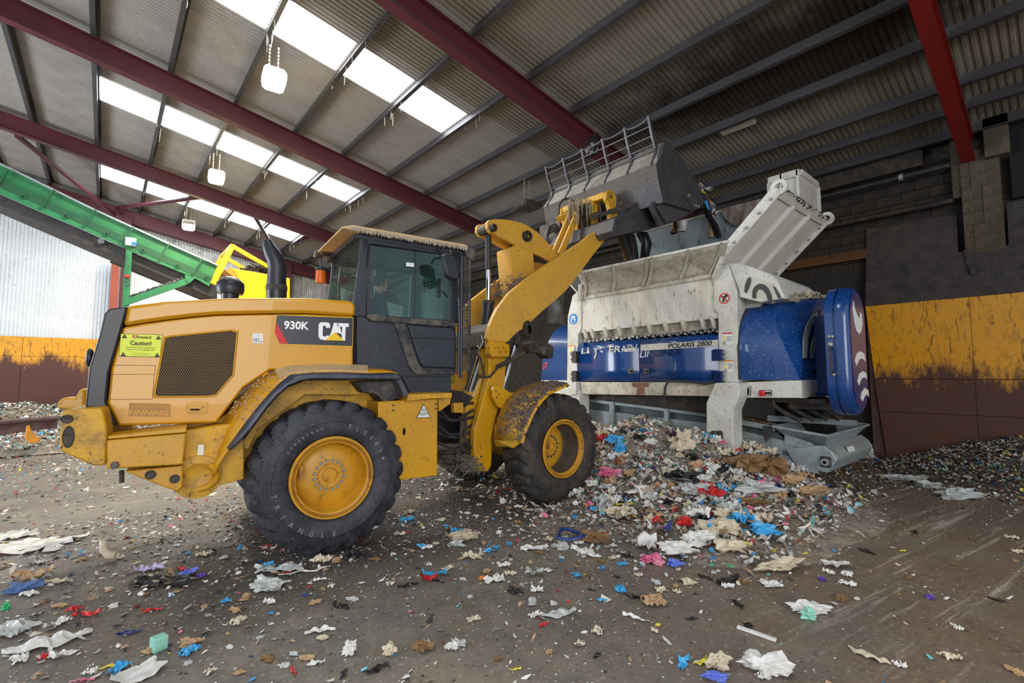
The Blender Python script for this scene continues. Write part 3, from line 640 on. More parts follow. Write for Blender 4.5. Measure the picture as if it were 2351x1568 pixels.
def tube_lamp(p0, p1, w, label, m):
    a, b = Vector(p0), Vector(p1); t = empty('fluorescent_fitting', a, label, 'lamp')
    build('casing', MB().beam(a, b, w, .13, raw=True), m, t, bevel=.01)
    build('diffuser', MB().beam(a-Vector((0, 0, .085)), b-Vector((0, 0, .085)), w*.7, .05, raw=True), LAMPB, t)
    build('hanger', MB().tube([a+Vector((0, 0, .04)), (a.x, a.y, zraf(a.x, .45))], .006, 5, raw=True), CBLK, t)
fa = WORLD.wp(1655, 297, 4.4); fb = WORLD.wp(1737, 270, 3.55)
tube_lamp(fa, (fa.x+.02, fa.y-.66, fa.z), .26, 'long white fluorescent fitting hanging under the sooty roof right of the bucket', LAMPB)
fc = WORLD.wp(1402, 274, 6.1)
tube_lamp(fc, (fc.x+.35, fc.y-.35, fc.z), .22, 'small dark fitting on the roof beside the maroon rafter above the bucket grille', CBLK)
# ------------------------------------------------------------------ wheel loader
ldr = empty('wheel_loader', (LR.w(1.5, 0, 0).x, LR.w(1.5, 0, 0).y, 0), 'yellow articulated wheel loader with black cab tipping its raised bucket', 'loader')
def lp(name, mb, m, parent=None, **k): return build(name, mb, m, parent or ldr, **k)
def Q(fr, px, y): return fr.qs(px, y)
# --- wheels
def wheel(fr, cx, side, rub, rim, boltm, dish, label, text=False, rusty=RUSTY, a0=0.0, barrel=None):
    s = side                                # -1 near side, +1 far side
    Y = lambda t: s*(1.2-t)                 # t: distance inwards from the outer face
    cz = .722; NL = 24; NS = NL*6
    out = Y(0)
    tw = empty('wheel', fr.w(cx, Y(.26), cz)); tw.parent = ldr; tw.location = WLOC[tw.name]-WLOC[ldr.name]; tag(tw, label)
    prof = [(.10, .365), (.05, .385), (.015, .425), (.0, .50), (.0, .53), (-.004, .535), (-.004, .545), (.0, .55), (.005, .60), (.022, .635), (.03, .655), (.045, .69), (.075, .722), (.16, .733), (.25, .733), (.27, .733), (.36, .733), (.445, .722), (.475, .69), (.50, .64), (.52, .55), (.52, .50), (.50, .42), (.45, .385), (.42, .365)]
    def rmod(i, k, y, r):
        if 10 <= i <= 18:
            kk = (k+(i-14)*(1 if i < 14 else -1)) % 6
            if kk in (0,): return r-(.052 if i in (11, 12, 13, 16, 17) else (.03 if i in (10, 14, 15, 18) else .0))
            if kk in (1, 5) and i in (11, 12, 17, 16): return r-.012
        return r
    ty = MB(fr).lathe(cx, cz, [(Y(t), r) for t, r in prof], NS, a0, rmod)
    ty.f = [f for f in ty.f if len(f) == 4]
    t_ = lp('tyre', ty, rub, tw, smooth='auto')
    # rim: outer flange, lock ring, barrel, dish
    rp = [(.06, .372), (.028, .392), (.012, .385), (.012, .372), (.03, .366), (.035, .350), (.022, .343), (.028, .330), (.06, .322)]
    rm = MB(fr).lathe(cx, cz, [(Y(t), r) for t, r in rp], 64); rm.f = [f for f in rm.f if len(f) == 4]
    lp('rim', rm, rim, tw, smooth='auto')
    br = MB(fr).lathe(cx, cz, [(Y(t), r) for t, r in [(.06, .322), (dish, .315), (dish+.02, .30)]], 64); br.f = [f for f in br.f if len(f) == 4]
    lp('rim_barrel', br, barrel or rim, tw, smooth='auto')
    lk = MB(fr).lathe(cx, cz, [(Y(t), r) for t, r in [(.024, .362), (.016, .355), (.024, .346)]], 64); lk.f = [f for f in lk.f if len(f) == 4]
    lp('lock_ring', lk, rusty, tw, smooth='auto')
    dd = MB(fr).lathe(cx, cz, [(Y(dish+.03), .316), (Y(dish), .29), (Y(dish-.02), .2), (Y(dish-.025), .105)], 48)
    dd.f = [f for f in dd.f if len(f) == 4]
    lp('wheel_disc', dd, rim, tw, smooth='auto')
    hb = MB(fr).lathe(cx, cz, [(Y(dish-.02), .112), (Y(dish-.05), .108), (Y(dish-.05), .075), (Y(dish-.02), .06), (Y(dish+.0), .018), (Y(dish-.012), .016), (Y(dish-.012), 0.0)], 40)
    lp('hub', hb, rim, tw, smooth='auto')
    nut = None
    for k in range(16):
        a = 2*PI*(k+.5)/16; x = cx+.142*math.cos(a); z = cz+.142*math.sin(a)
        if nut is None: nut = lp('nut', MB(fr).lathe(x, z, [(Y(dish), .018), (Y(dish-.035), .018), (Y(dish-.04), .013)], 6), boltm, tw)
        else: copy_obj(nut, fr.w(x, Y(dish-.02), z), tw)
    if side < 0:
        v = MB(fr).box(cx-.30, cx-.27, Y(.06), Y(.01), cz+.02, cz+.14)
        lp('valve_bracket', v, rusty, tw)
    if text:
        def ring(body, r0, r1, a_mid, step, flip):
            n = len(body)
            for i, ch in enumerate(body):
                if ch == ' ': continue
                vs, fs, asp = text_geo(ch, .01); a = math.radians(a_mid+(i-(n-1)/2)*step*(1 if flip else -1))
                lm = MB(fr); b = 0
                wd = (r1-r0)*min(asp, 1.0)*.95
                for u, v_ in vs:
                    rr_ = r0+(r1-r0)*(v_ if not flip else 1-v_); tt = (u-.5)*wd*(-1 if not flip else 1)
                    aa = a+tt/((r0+r1)/2)
                    lm.v.append(fr.w(cx+rr_*math.cos(aa), Y(-.006), cz+rr_*math.sin(aa)))
                lm.f += [tuple(q+b for q in f) for f in fs]
                lp('letter', lm, RUBL, tw, fix=False)
        ring('TRIANGLE', .50, .545, 232, 11.5, True)
        ring('TL538S+', .48, .52, 45, 9.5, False)
        ring('POWERTRAC', .475, .50, 125, 5.2, False)
    return tw
wheel(LR, 0.02, -1, RUB, RIMY, BOLT, .19, 'rear wheel nearest the viewer', True, a0=.05)
wheel(LF, 1.42, -1, RUBB, RIMY, BOLTD, .33, 'front wheel beside the waste heap', False, a0=.1, barrel=mat('darker_barrel', srgb(92, 84, 76), .5, .2, dirt=srgb(60, 54, 50), dscale=6, damt=.7))  # front barrel in a darker grey brown than the rim
wheel(LR, 0.02, 1, RUB, RIMY, BOLTD, .19, 'rear wheel on the far side')
wheel(LF, 1.42, 1, RUBB, RIMY, BOLTD, .33, 'front wheel on the far side')
for fr, cx in ((LR, .02), (LF, 1.42)):
    lp('axle', MB(fr).tube([(cx, -.72, .722), (cx, -.4, .722), (cx, -.2, .722), (cx, .2, .722), (cx, .4, .722), (cx, .72, .722)], [.15, .15, .25, .25, .15, .15], 16), YELD, smooth='auto')
# --- rear body
yS = -.80
hood = [(282,751),(330,743),(380,736),(440,729),(495,724),(600,721.5),(701,721),(812,726),(811,842),(620,850),(560,890),(497,971),(272,978),(246,925),(255,845)]
hs = Q(LR, hood, yS)
lp('engine_hood', MB(LR).prism(hs, yS, .80), YELH, bevel=.02, smooth='auto')
lid = [(283,749),(292,703),(380,692),(520,684.5),(700,684),(806,691),(816,700),(815,726),(701,719),(600,719.5),(495,722),(440,727),(380,734),(330,741)]
lp('hood_lid', MB(LR).prism(Q(LR, lid, yS), yS-.015, .815), YELH, bevel=.045, smooth='auto')
grd = [(240,720),(251,709),(293,703),(289,722),(250,857),(243.5,921),(270,978),(258,974),(229,938),(196,935),(205,844),(229,767)]
lp('rear_grille_guard', MB(LR).prism(Q(LR, grd, yS-.02), yS-.03, .83), PLB, bevel=.025, smooth='auto')
lp('rear_lamp', MB(LR).ball((LR.q(209,822,-.6)[0], -.66, LR.q(209,822,-.6)[1]), .05, 12, 8, (.6, 1, 1.6)), PLB, smooth=True)
cwt = [(140.8,948),(148,941.5),(227.5,937),(236,940),(246,984),(242,1069),(211.6,1069),(137,1034),(138,990)]
lp('counterweight', MB(LR).prism(Q(LR, cwt, -1.15), -1.15, 1.15), YELD, bevel=.03, smooth='auto')
for (cx_, cy_, rx, ry) in ((154,962,15,10), (157.5,1003,14,25)):
    c = LR.q(cx_, cy_, -1.15); e = LR.q(cx_+rx, cy_, -1.15); f_ = LR.q(cx_, cy_-ry, -1.15)
    a, b = e[0]-c[0], f_[1]-c[1]
    mb = MB(LR).lathe(c[0], c[1], [(-1.156, 1.0), (-1.165, .97), (-1.156, .90), (-1.152, .0)], 28, 0, lambda i, k, y, r: r*a, 1, b/a)
    lp('lamp_recess', mb, GREASE, smooth='auto')  # dark disc on the surface, its colour standing in for a shaded hollow
lp('tank_lid', MB(LR).prism(Q(LR, [(246,1001),(429,981),(428,993),(246,1009)], -1.12), -1.12, -.7), YEL, bevel=.008)
lp('tank_panel', MB(LR).prism(Q(LR, [(243,1011),(427.4,995),(420,1066),(405,1068),(243.5,1077)], -1.13), -1.13, -.65), YEL, bevel=.012)
lp('lower_panel', MB(LR).prism(Q(LR, [(286,1082),(420,1069),(419,1118),(407.6,1128),(380,1120)], -1.1), -1.1, -.7), YEL, bevel=.012)
for cx_, cy_, r_, m in ((345.5,1089.5,13,REDP), (401,1099,12,GREASE)):
    c = LR.q(cx_, cy_, -1.1); e = LR.q(cx_+r_, cy_, -1.1); a = e[0]-c[0]
    lp('side_lamp', MB(LR).lathe(c[0], c[1], [(-1.112, a), (-1.116, a*.85), (-1.10, a*.7), (-1.095, 0)], 24), GREASE, smooth='auto')
c = LR.q(264, 1067, -1.13); lp('panel_bolt', MB(LR).lathe(c[0], c[1], [(-1.15, .03), (-1.158, .022)], 6), BOLTD)
lp('drain_pipe', MB(LR).tube([LR and (LR.q(279,1080,-1.0)[0], -1.0, LR.q(279,1080,-1)[1]), (LR.q(279,1108,-1.0)[0], -1.0, LR.q(279,1108,-1)[1])], .018, 8), GREASE)
lp('chassis_plate', MB(LR).prism(Q(LR, [(424,976),(500,968),(620,880),(905,868),(905,960),(860,1000),(640,1040),(580,1096),(470,1124),(430,1132),(419,1118),(425,1065)], -.78), -.62, .62), YELD, bevel=.01)
lp('side_chassis', MB(LR).prism(Q(LR, [(424,990),(560,968),(560,1100),(470,1124),(430,1131),(419,1118)], -.95), -.95, -.62), YELD, bevel=.01)
c = LR.q(448, 1093, -.96)
lp('tow_loop', MB(LR).tube([(c[0]+.16*math.cos(math.radians(t))+.0, -1.0-.03*math.sin(math.radians(t+40)), c[1]+.12*math.sin(math.radians(t))) for t in range(-80, 60, 12)], .026, 8), YEL, smooth='auto')
lp('tow_boss', MB(LR).lathe(c[0]+.02, c[1]-.01, [(-.94, .19), (-.97, .185), (-.975, .12), (-.96, .10), (-.96, 0)], 24), YELD, smooth='auto')
lp('far_counterweight', MB(LR).prism(Q(LR, [(137,922),(150,912),(178,912),(188,893),(199,891),(197,940),(137,938)], .95), .85, 1.15), YEL, bevel=.02)
# mesh grille in the hood side
gr = [(380.5,777),(392,774),(530,760),(543,764),(533.5,860),(495,905),(480,908),(362,909.5),(356.6,905)]
g2 = Q(LR, gr, yS)
gx = sum(p[0] for p in g2)/len(g2); gz = sum(p[1] for p in g2)/len(g2)
lp('grille_recess', MB(LR).prism(g2, yS-.002, yS+.0), DARK)
rim_ = MB(LR); n = len(g2)
o_ = [(gx+(x-gx)*1.06, gz+(z-gz)*1.06) for x, z in g2]
rim_.loft([[LR.w(x, yS-.001, z) for x, z in o_], [LR.w(gx+(x-gx)*1.03, yS-.014, gz+(z-gz)*1.035) for x, z in g2], [LR.w(x, yS-.010, z) for x, z in g2]], close=True)
lp('grille_surround', rim_, YELH, smooth='auto', fix=False)
def inside(x, z, P):
    r = False; j = len(P)-1
    for i in range(len(P)):
        if (P[i][1] > z) != (P[j][1] > z) and x < (P[j][0]-P[i][0])*(z-P[i][1])/(P[j][1]-P[i][1])+P[i][0]: r = not r
        j = i
    return r
hx = MB(LR); xs = [p[0] for p in g2]; zs = [p[1] for p in g2]; st = .0178
row = 0; z = min(zs)
while z < max(zs):
    x = min(xs)+(st/2 if row % 2 else 0)
    while x < max(xs):
        if inside(x, z, g2):
            ro, ri = st*.59, st*.47; b = len(hx.v)
            for k in range(6):
                a = PI/6+k*PI/3
                hx.v.append(LR.w(x+ro*math.cos(a), yS-.007, z+ro*math.sin(a))); hx.v.append(LR.w(x+ri*math.cos(a), yS-.007, z+ri*math.sin(a)))
            hx.f += [(b+2*k, b+2*((k+1) % 6), b+2*((k+1) % 6)+1, b+2*k+1) for k in range(6)]
        x += st
    z += st*.866; row += 1
lp('grille_mesh', hx, mat('grille_bronze', srgb(132, 104, 56), .5, .3, dirt=srgb(96, 80, 56), dscale=6, damt=.6), kind='stuff', fix=False)
# black and red side decal, number, logo
DK = [(635.4,723.5),(810.4,730),(808.7,794.5),(641.7,789),(630,762.6)]
d_ = decal('model_decal', ldr, LR, [(634.5,722.3),(811.5,729),(809.8,795.8),(641.2,790.3),(628.6,762.6)], yS, yS-.002, YELP)
decal('decal_field', d_, LR, DK, yS, yS-.005, mat('decal_charcoal', srgb(42, 44, 52), .35, speck=srgb(90, 90, 96), sscale=60, samt=.25))
decal('decal_stripe', d_, LR, [(634,741),(630,763),(642,788.5),(661,789.2)], yS, yS-.009, REDP)
words('model_number', d_, LR, [('930K', (651,756), (708.5,758), (652,736.5), .03)], yS, yS-.012, LETW)
lg = MB(LR)
def pl(px): lg.prism(LR.qs(px, yS), yS-.014, yS-.010)
C_ = [(757,753),(757,744),(752,740.5),(736,740),(731,745),(730.5,772),(734,779),(747,781.5),(753,781),(756,772),(749,770),(747,773),(741,772),(740,768),(740.5,750),(743,748),(747.5,748.5),(747.5,753)]
pl(C_); pl([(747,781.5),(762,741),(776,741.5),(791,782.5)][:1]+[(754,781.8),(766,741.3),(777,741.6),(785,770),(781,766),(768,763.5),(760,776)])
pl([(772,741.7),(800,743),(799.5,751),(793,750.8),(791.5,782.5),(783.5,782),(785,750.5),(772,750)])
lp('maker_logo', lg, LETW, d_)
decal('logo_triangle', d_, LR, [(768,762.5),(789,782.5),(745,781)], yS, yS-.017, YELP)
# caution sign
sg = decal('caution_sign', ldr, LR, [(277,765.5),(373,768.5),(368.6,820.5),(273,818)], yS, yS-.003, INK)
decal('sign_field', sg, LR, [(278,766.5),(372,769.5),(367.7,819.5),(274,817)], yS, yS-.006, SIGN)
words('sign_text', sg, LR, [('Fireward', (313,777), (347,778), (313,770), .02), ('Caution!', (299,792), (348,793.5), (299,782), .02),
      ('Automatic Fire Suppression', (289,799), (358,801), (289,795)), ('Fitted To This Equipment', (291,804.5), (355,806), (291,800.5)), ('................................', (306,811), (340,812), (306,810)), ('................................', (302,814.5), (345,815.5), (302,813.5))], yS, yS-.009, INK)
tri = MB(LR)
for (a, b) in ((286,776), (364,779), (283,817), (361,819)): tri.prism(LR.qs([(a-6,b),(a,b-9),(a+6,b+.3)], yS), yS-.010, yS-.008)
lp('sign_triangles', tri, INK, sg)
mk = MB(LR)
for (a, b) in ((286,776), (364,779), (283,817), (361,819)): mk.prism(LR.qs([(a-.7,b-2.4),(a,b-6.6),(a+.8,b-2.4)], yS), yS-.012, yS-.010)
lp('sign_marks', mk, SIGN, sg)
decal('sign_logo', sg, LR, [(304,769.5),(311,769.7),(311,772),(307,772),(307,774),(311,774),(311,777.3),(308.5,777),(308.5,776),(304,774)], yS, yS-.010, REDP)
# small sound label, dealer plate, latch, panel outlines
sl_ = decal('sound_label', ldr, LR, [(580,765),(604,766),(603,788.5),(579,787.5)], yS, yS-.004, PAPR)
words('label_text', sl_, LR, [('101', (582,785), (594,785.5), (582,776)), ('dB', (597,786), (601,786), (597,783)), ('L', (594,771), (596,771), (594,768))], yS, yS-.006, INK)
dp = decal('dealer_plate', ldr, LR, [(297,925),(391.5,927),(391,957),(295,955)], yS, yS-.003, mat('plate_ochre', srgb(176, 124, 48), .5, dirt=srgb(140, 100, 50), dscale=20, damt=.6))
words('dealer_text', dp, LR, [('Sold & Serviced by', (301,937), (390,938), (301,930)), ('FINNING', (297,953.5), (387,954.5), (297,940.5), .03, .35)], yS, yS-.005, mat('plate_gold', srgb(206, 150, 54), .5))
lt = lp('latch', MB(LR).pprism([(428,926),(431,923),(473,923),(478,926),(476,946),(472,949),(432,949),(428,945)], yS, yS-.010, yS), YEL, bevel=.004)
lp('latch_handle', MB(LR).pprism([(435,929),(470,928),(470,935),(462,936),(461,942),(435,941)], yS, yS-.02, yS-.008), YEL, lt, bevel=.003)
lp('latch_slot', MB(LR).pprism([(437,938),(458,938),(458,942),(437,942)], yS, yS-.022, yS-.018), DARK, lt)
pn = MB(LR)
def seam(pts):
    for a, b in zip(pts[:-1], pts[1:]):
        A = LR.q(*a, yS); B = LR.q(*b, yS); pn.beam((A[0], yS-.0015, A[1]), (B[0], yS-.0015, B[1]), .004, .004)
seam([(259,838),(357,839),(356,859),(255,859.5)]); seam([(354,860),(350,916),(250,917),(255,860)])
lp('panel_seams', pn, mat('seam_brown', srgb(130, 86, 30), .6), fix=False)
decal('lube_label', ldr, LR, [(455,1021),(468,1021),(467,1046),(453,1046)], -.95, -.953, PAPR)
# --- rear fender arch
P_ = [(488,1089),(487,1065),(490,1031),(506,981),(525,950),(547,922),(572,895),(597,872),(632,853),(668,846),(720,843.5),(773,842),(844,845),(895,851),(912,857)]
Q_ = [(489,1090),(500,1066),(524,1031),(545,1002),(560,980),(577,957),(597,932),(618,908),(644,881),(668,862),(720,858.5),(773,857.5),(844,860),(898,858),(914,862)]
R_ = [(490,1092),(503,1070),(527,1031),(557,1004),(578,981),(597,955),(615,931),(637,906),(662,885),(690,873),(720,868),(773,868.5),(844,869),(905,868.5),(918,874)]
yP, yQ, yR = -.79, -1.14, -1.19
rP = [LR.wp(a, b, yP) for a, b in P_]; rQ = [LR.wp(a, b, yQ) for a, b in Q_]; rR = [LR.wp(a, b, yR) for a, b in R_]
fd = lp('rear_fender', MB(LR).loft([rP, rQ]), YELH, smooth=True, solid=.03, label='rear fender')
dm = MB(LR).loft([[v+Vector((0, 0, .022)) for v in rP[8:13]], [a.lerp(b, .9)+Vector((0, 0, .022)) for a, b in zip(rP[8:13], rQ[8:13])]])
lp('dust_layer', dm, ROOFD, fd, solid=.02, fix=False)
lp('fender_flare', MB(LR).loft([rQ[2:], rR[2:]]), FLARE, smooth=True, solid=.035, label='grey rubber flare')
leg = [(905,858),(918,862),(939,903),(936,912),(928,910),(912,874),(905,869)]
lp('flare_end', MB(LR).pprism(leg, yR, yR, yR+.42), FLARE, bevel=.01)
lp('inner_wing', MB(LR).pprism([(636,900),(700,874),(905,872),(925,905),(700,905),(590,985),(570,1030),(548,1030)], yP, -.78, -.74), YELD)
lp('wing_bracket', MB(LR).pprism([(812,876),(905,872),(918,880),(928,908),(880,925),(860,905),(830,900)], -.95, -1.0, -.7), BLKD, bevel=.01)
# --- step platform and side box
lp('platform', MB(LR).pprism([(935,906),(1036,901.5),(1036,913),(985,915),(933,921)], -1.1, -1.12, -.6), YELD, bevel=.004)
lp('side_box', MB(LR).pprism([(868,922),(1005,915),(1004,1092),(938,1100),(905,1104),(868,1060)], -1.02, -1.02, -.45), YEL, bevel=.01)
lp('box_gusset', MB(LR).pprism([(1005,915),(1035,914),(1033,927),(1008,945)], -.9, -.9, -.86), YEL)
lp('box_slot', MB(LR).lathe(LR.q(927.5,991,-1.02)[0], LR.q(927.5,991,-1.02)[1], [(-1.024, .018), (-1.022, 0)], 14, 0, None, 1, 2.3), DARK)
for a, b in ((903,930), (903,942), (1000,927), (1000,938)):
    c = LR.q(a, b, -1.02); lp('panel_bolt', MB(LR).lathe(c[0], c[1], [(-1.024, .013), (-1.034, .011)], 6), BOLTD)
ts = decal('triangle_plate', ldr, LR, [(955.5,959.5),(972.5,926.5),(988.5,959)], -1.02, -1.024, INK)
decal('plate_field', ts, LR, [(957.5,958.3),(972.5,929.5),(986.5,957.8)], -1.02, -1.027, PAPR)
words('plate_text', ts, LR, [('02', (968,944), (976.5,944), (968,938.5)), ('AG7V', (962,953.5), (982,953.5), (962,946.5))], -1.02, -1.030, INK)
# --- hood top fittings
ex = LR.q(635, 690, 0)
ep = [LR.q(a, b, 0) for a, b in [(635,690),(635,665),(635.5,640),(637,615),(633,596),(624,580),(617,566),(613,552)]]
lp('exhaust_stack', MB(LR).tube([(a, 0, b) for a, b in ep], [.105, .108, .100, .102, .098, .088, .070, .050], 20), PLB, smooth='auto')
lp('exhaust_clamp', MB(LR).vlathe(ep[1][0], 0, [(ep[1][1]-.01, .112), (ep[1][1]+.02, .114), (ep[1][1]+.05, .110)], 24), GREASE, smooth='auto')
pc = LR.q(528, 684, -.25); t_ = LR.q(528, 636, -.25)
z0, z1 = pc[1]-.02, t_[1]; r_ = (LR.q(561, 660, -.25)[0]-LR.q(495, 660, -.25)[0])/2
lp('air_precleaner', MB(LR).vlathe(pc[0], -.25, [(z0, .08), (z0+.06, .08), (z0+.06, r_*.9), (z0+.10, r_*1.0), (z0+.17, r_*.99), (z1-.05, r_*.86), (z1-.012, r_*.6), (z1, .05)], 28), PLB, smooth='auto')
# --- cab
yC = -.69
cb = MB(LR)
low = [(818,727),(827,726),(903,728),(1040,739),(1046.5,752),(1047.5,848),(1044,860),(1036,862),(1036,902),(941,903),(925,872),(905,852),(818,842)]
lp('cab_lower', MB(LR).pprism(low, yC, yC, .69), BLK, bevel=.012, smooth='auto')
lp('cab_ledge', MB(LR).pprism([(836,727),(848,721),(905,727),(1037,738),(1046,750),(1030,752),(905,742),(850,738)], yC, yC-.05, yC+.02), BLKD, bevel=.015, smooth='auto')
lp('door_recess', MB(LR).pprism([(903,741),(928,742),(938,776),(959,836),(967,846),(1045,849),(1045,859),(955,860),(944,851),(938,842)], yC, yC-.025, yC), BLKD, bevel=.008)
lp('door_panel', MB(LR).pprism([(934,745),(1036,752),(1043,762),(1044,846),(970,843),(962,834)], yC, yC-.03, yC), BLK, bevel=.018, smooth='auto')
sm = MB(LR); A = LR.q(939,776,yC); B = LR.q(1043,779,yC); sm.beam((A[0], yC-.031, A[1]), (B[0], yC-.031, B[1]), .006, .006); A = LR.q(922,864,yC); B = LR.q(1036,864,yC); sm.beam((A[0], yC-.002, A[1]), (B[0], yC-.002, B[1]), .006, .006)
A = LR.q(1036,740,yC)
lp('door_seam', sm, DARK)
lp('hood_gap', MB(LR).pprism([(811,727),(822,727),(822,842),(811,842)], yC, yC+.02, .6), DARK)
for s, nm in ((yC, 'near'), (-yC, 'far')):
    dy = .05 if s < 0 else -.05
    P = lambda px: MB(LR).prism(LR.qs(px, yC), s, s+dy)
    lp('rear_pillar', P([(829.6,533),(851,537),(845,560),(842.5,600),(841.5,726),(812,726),(811,690),(823,610)]), BLK, bevel=.008)
    lp('roof_rail', P([(829.6,533),(1073.5,574),(1072,602),(1056,600),(1037,586.5),(852,559.5),(845,562),(843,600),(836,600)]), BLK, bevel=.008)
    lp('front_pillar', P([(1037,586),(1056,590),(1052,742),(1030,740)]), BLK, bevel=.006)
    lp('window_frame', P([(845.5,600),(851,560),(852,567),(849,723),(1029,734),(1029,741),(842,730)]), BLK)
    gq_ = LR.qs([(848,562),(1037,587),(1031,737),(846,725)], yC); gl = lp('side_window', MB(LR).add([(x, s+dy*.5, z) for x, z in gq_], [(0, 1, 2, 3)]), GLASS, fix=False)
    lp('window_bar', MB(LR).prism(LR.qs([(953,576),(956.5,576.5),(953.5,729),(950.5,729)], yC), s+dy*.2, s+dy*.8), BLK, gl)
# rear window panel between the pillars, and its far post
rx0, rz0 = LR.q(811, 692, yC); rx1, rz1 = LR.q(829.6, 541, yC)
lp('rear_window', MB(LR).loft([[LR.w(rx0, yC+.02, rz0-.08), LR.w(rx0, -yC-.06, rz0-.08)], [LR.w(rx1, yC+.02, rz1), LR.w(rx1, -yC-.06, rz1)]]), GLASSR, fix=False)
lp('rear_sill', MB(LR).box(rx0-.03, rx0+.06, yC, -yC, rz0-.14, rz0-.02), BLK)
lp('rear_header', MB(LR).box(rx1-.01, rx1+.06, yC, -yC, rz1-.02, rz1+.08), BLK)
fx0 = LR.q(1052, 742, yC)[0]
lp('windscreen', MB(LR).loft([[LR.w(fx0-.03, yC+.03, 1.6), LR.w(fx0-.03, -yC-.03, 1.6)], [LR.w(fx0-.03, yC+.03, 3.2), LR.w(fx0-.03, -yC-.03, 3.2)]]), GLASS, fix=False)
ra = LR.q(806.7, 517.5, -.76); rb = LR.q(1073, 563.2, -.76); rc = LR.q(746, 572, .76)
rzt = (ra[1]+rb[1])/2
rf = MB(LR).prism([(ra[0]-.1, rzt-.03), (ra[0]+.02, rzt+.01), (rb[0]-.05, rzt+.01), (rb[0], rzt), (rb[0], rzt-.045), (ra[0]+.02, rzt-.045), (ra[0]-.1, rzt-.05)], -.76, .76)
ro = lp('cab_roof', rf, ROOFD, bevel=.008, smooth='auto')
lp('roof_lining', MB(LR).box(ra[0]+.06, rb[0]-.02, -.70, .70, rzt-.11, rzt-.07), BLK, ro)
fr_ = MB(LR); rr = random.Random(5)
for i in range(260):
    x = ra[0]+(rb[0]-ra[0])*rr.random(); l = rr.uniform(.01, .045)
    fr_.tube([(x, -.765, rzt-.02), (x+rr.uniform(-.01, .01), -.77, rzt-.035-l)], [.010, .003], 4)
lp('dust_fringe', fr_, mat('fibre_dust', srgb(168, 156, 136), .95), ro, kind='stuff', fix=False)
gb = LR.q(856, 522, 0)
bk = lp('green_beacon', MB(LR).vlathe(gb[0], 0, [(rzt, .05), (rzt+.05, .05)], 20), BLK, ldr)
lp('beacon_lens', MB(LR).vlathe(gb[0], 0, [(rzt+.05, .052), (rzt+.12, .05), (rzt+.135, .042)], 20), GRNB, bk, smooth='auto')
lp('beacon_cap', MB(LR).vlathe(gb[0], 0, [(rzt+.135, .05), (rzt+.15, .045)], 20), ALUM, bk)
am = LR.q(736, 633, .55)
for nm, z0_, z1_, r1_, m in (('beacon_cap', .07, .10, .075, BLK), ('beacon_lens', -.10, .07, .065, AMBER)):
    o = lp(nm, MB(LR).vlathe(am[0], .55, [(am[1]+z0_, r1_), (am[1]+z1_, r1_*.94)], 22), m, smooth='auto', bevel=.008, label='amber beacon behind the cab' if m is AMBER else None)
lp('beacon_stem', MB(LR).tube([(am[0], .55, am[1]+.09), (am[0]-.01, .55, am[1]+.32), (am[0]+.2, .5, am[1]+.36)], .014, 8), BLK)
for k, (a, b) in enumerate(((745,578), (762,588), (735,580))):
    c = LR.q(a, b, .45); lp('work_lamp', MB(LR).box(c[0]-.05, c[0]+.05, .38+k*.05, .5+k*.05, c[1]-.05, c[1]+.04), GREASE, bevel=.015)
for k in range(5):
    c = LR.q(735+k*8, 578+k*5, .5); d = LR.q(760+k*6, 600-k*9, .5)
    lp('lamp_wire', MB(LR).tube([(c[0], .45, c[1]), ((c[0]+d[0])/2, .4, min(c[1], d[1])-.05), (d[0], .42, d[1])], .008, 5), GREASE)
# mirror, knob, front lamp cluster, window guard
mr = MB(LR); c = [(1013,590),(1018,583),(1038,584),(1048,597),(1054,640),(1045,644),(1033,642),(1022,632)]
lp('mirror', MB(LR).pprism(c, -1.0, -1.03, -.94), PLB, bevel=.03, smooth='auto')
lp('mirror_arm', MB(LR).tube([(LR.q(1036,584,-.95)[0], -.95, LR.q(1036,584,-.95)[1]), (LR.q(1034,576,-.9)[0], -.9, LR.q(1034,576,-.9)[1]), (LR.q(1056,582,-.75)[0], -.75, LR.q(1056,582,-.75)[1]), (LR.q(1058,600,-.7)[0], -.7, LR.q(1058,600,-.7)[1])], .013, 8), GREASE, smooth='auto')
lp('mirror_arm', MB(LR).tube([(LR.q(1048,640,-.95)[0], -.95, LR.q(1048,640,-.95)[1]), (LR.q(1056,680,-.8)[0], -.8, LR.q(1056,680,-.8)[1])], .012, 8), GREASE, smooth='auto')
c = LR.q(1008, 574, yC); lp('roof_knob', MB(LR).lathe(c[0], c[1], [(yC-.05, .03), (yC-.05, .02), (yC, .025)], 14), GREASE)
gx0 = LR.q(1059, 600, yC-.02)[0]; gx1 = LR.q(1079, 600, yC-.02)[0]; gzt = LR.q(1068, 592, yC)[1]; gzb = LR.q(1068, 850, yC)[1]
gd = MB(LR)
for i in range(6):
    x = gx0+(gx1-gx0)*i/5; gd.tube([(x, yC-.02, gzb), (x, yC-.02, gzt)], .006 if 0 < i < 5 else .016, 5)
n_ = 44
for i in range(n_+1):
    z = gzb+(gzt-gzb)*i/n_; gd.tube([(gx0, yC-.02, z), (gx1, yC-.02, z)], .006, 4)
lp('window_guard', gd, BLKD, fix=False)
gd = MB(LR)
for i in range(11):
    y = -.66+1.32*i/10; gd.tube([(gx1, y, gzb+.6), (gx1, y, gzt)], .007, 4)
for i in range(20):
    z = gzb+.6+(gzt-gzb-.6)*i/19; gd.tube([(gx1, -.66, z), (gx1, .66, z)], .007, 4)
lp('windscreen_guard', gd, BLKD, fix=False)
lp('guard_post', MB(LR).tube([(gx0, yC-.03, gzb-.1), (gx0, yC-.03, gzt)], .02, 8), BLK)
c = LR.q(1078, 582, -.6)
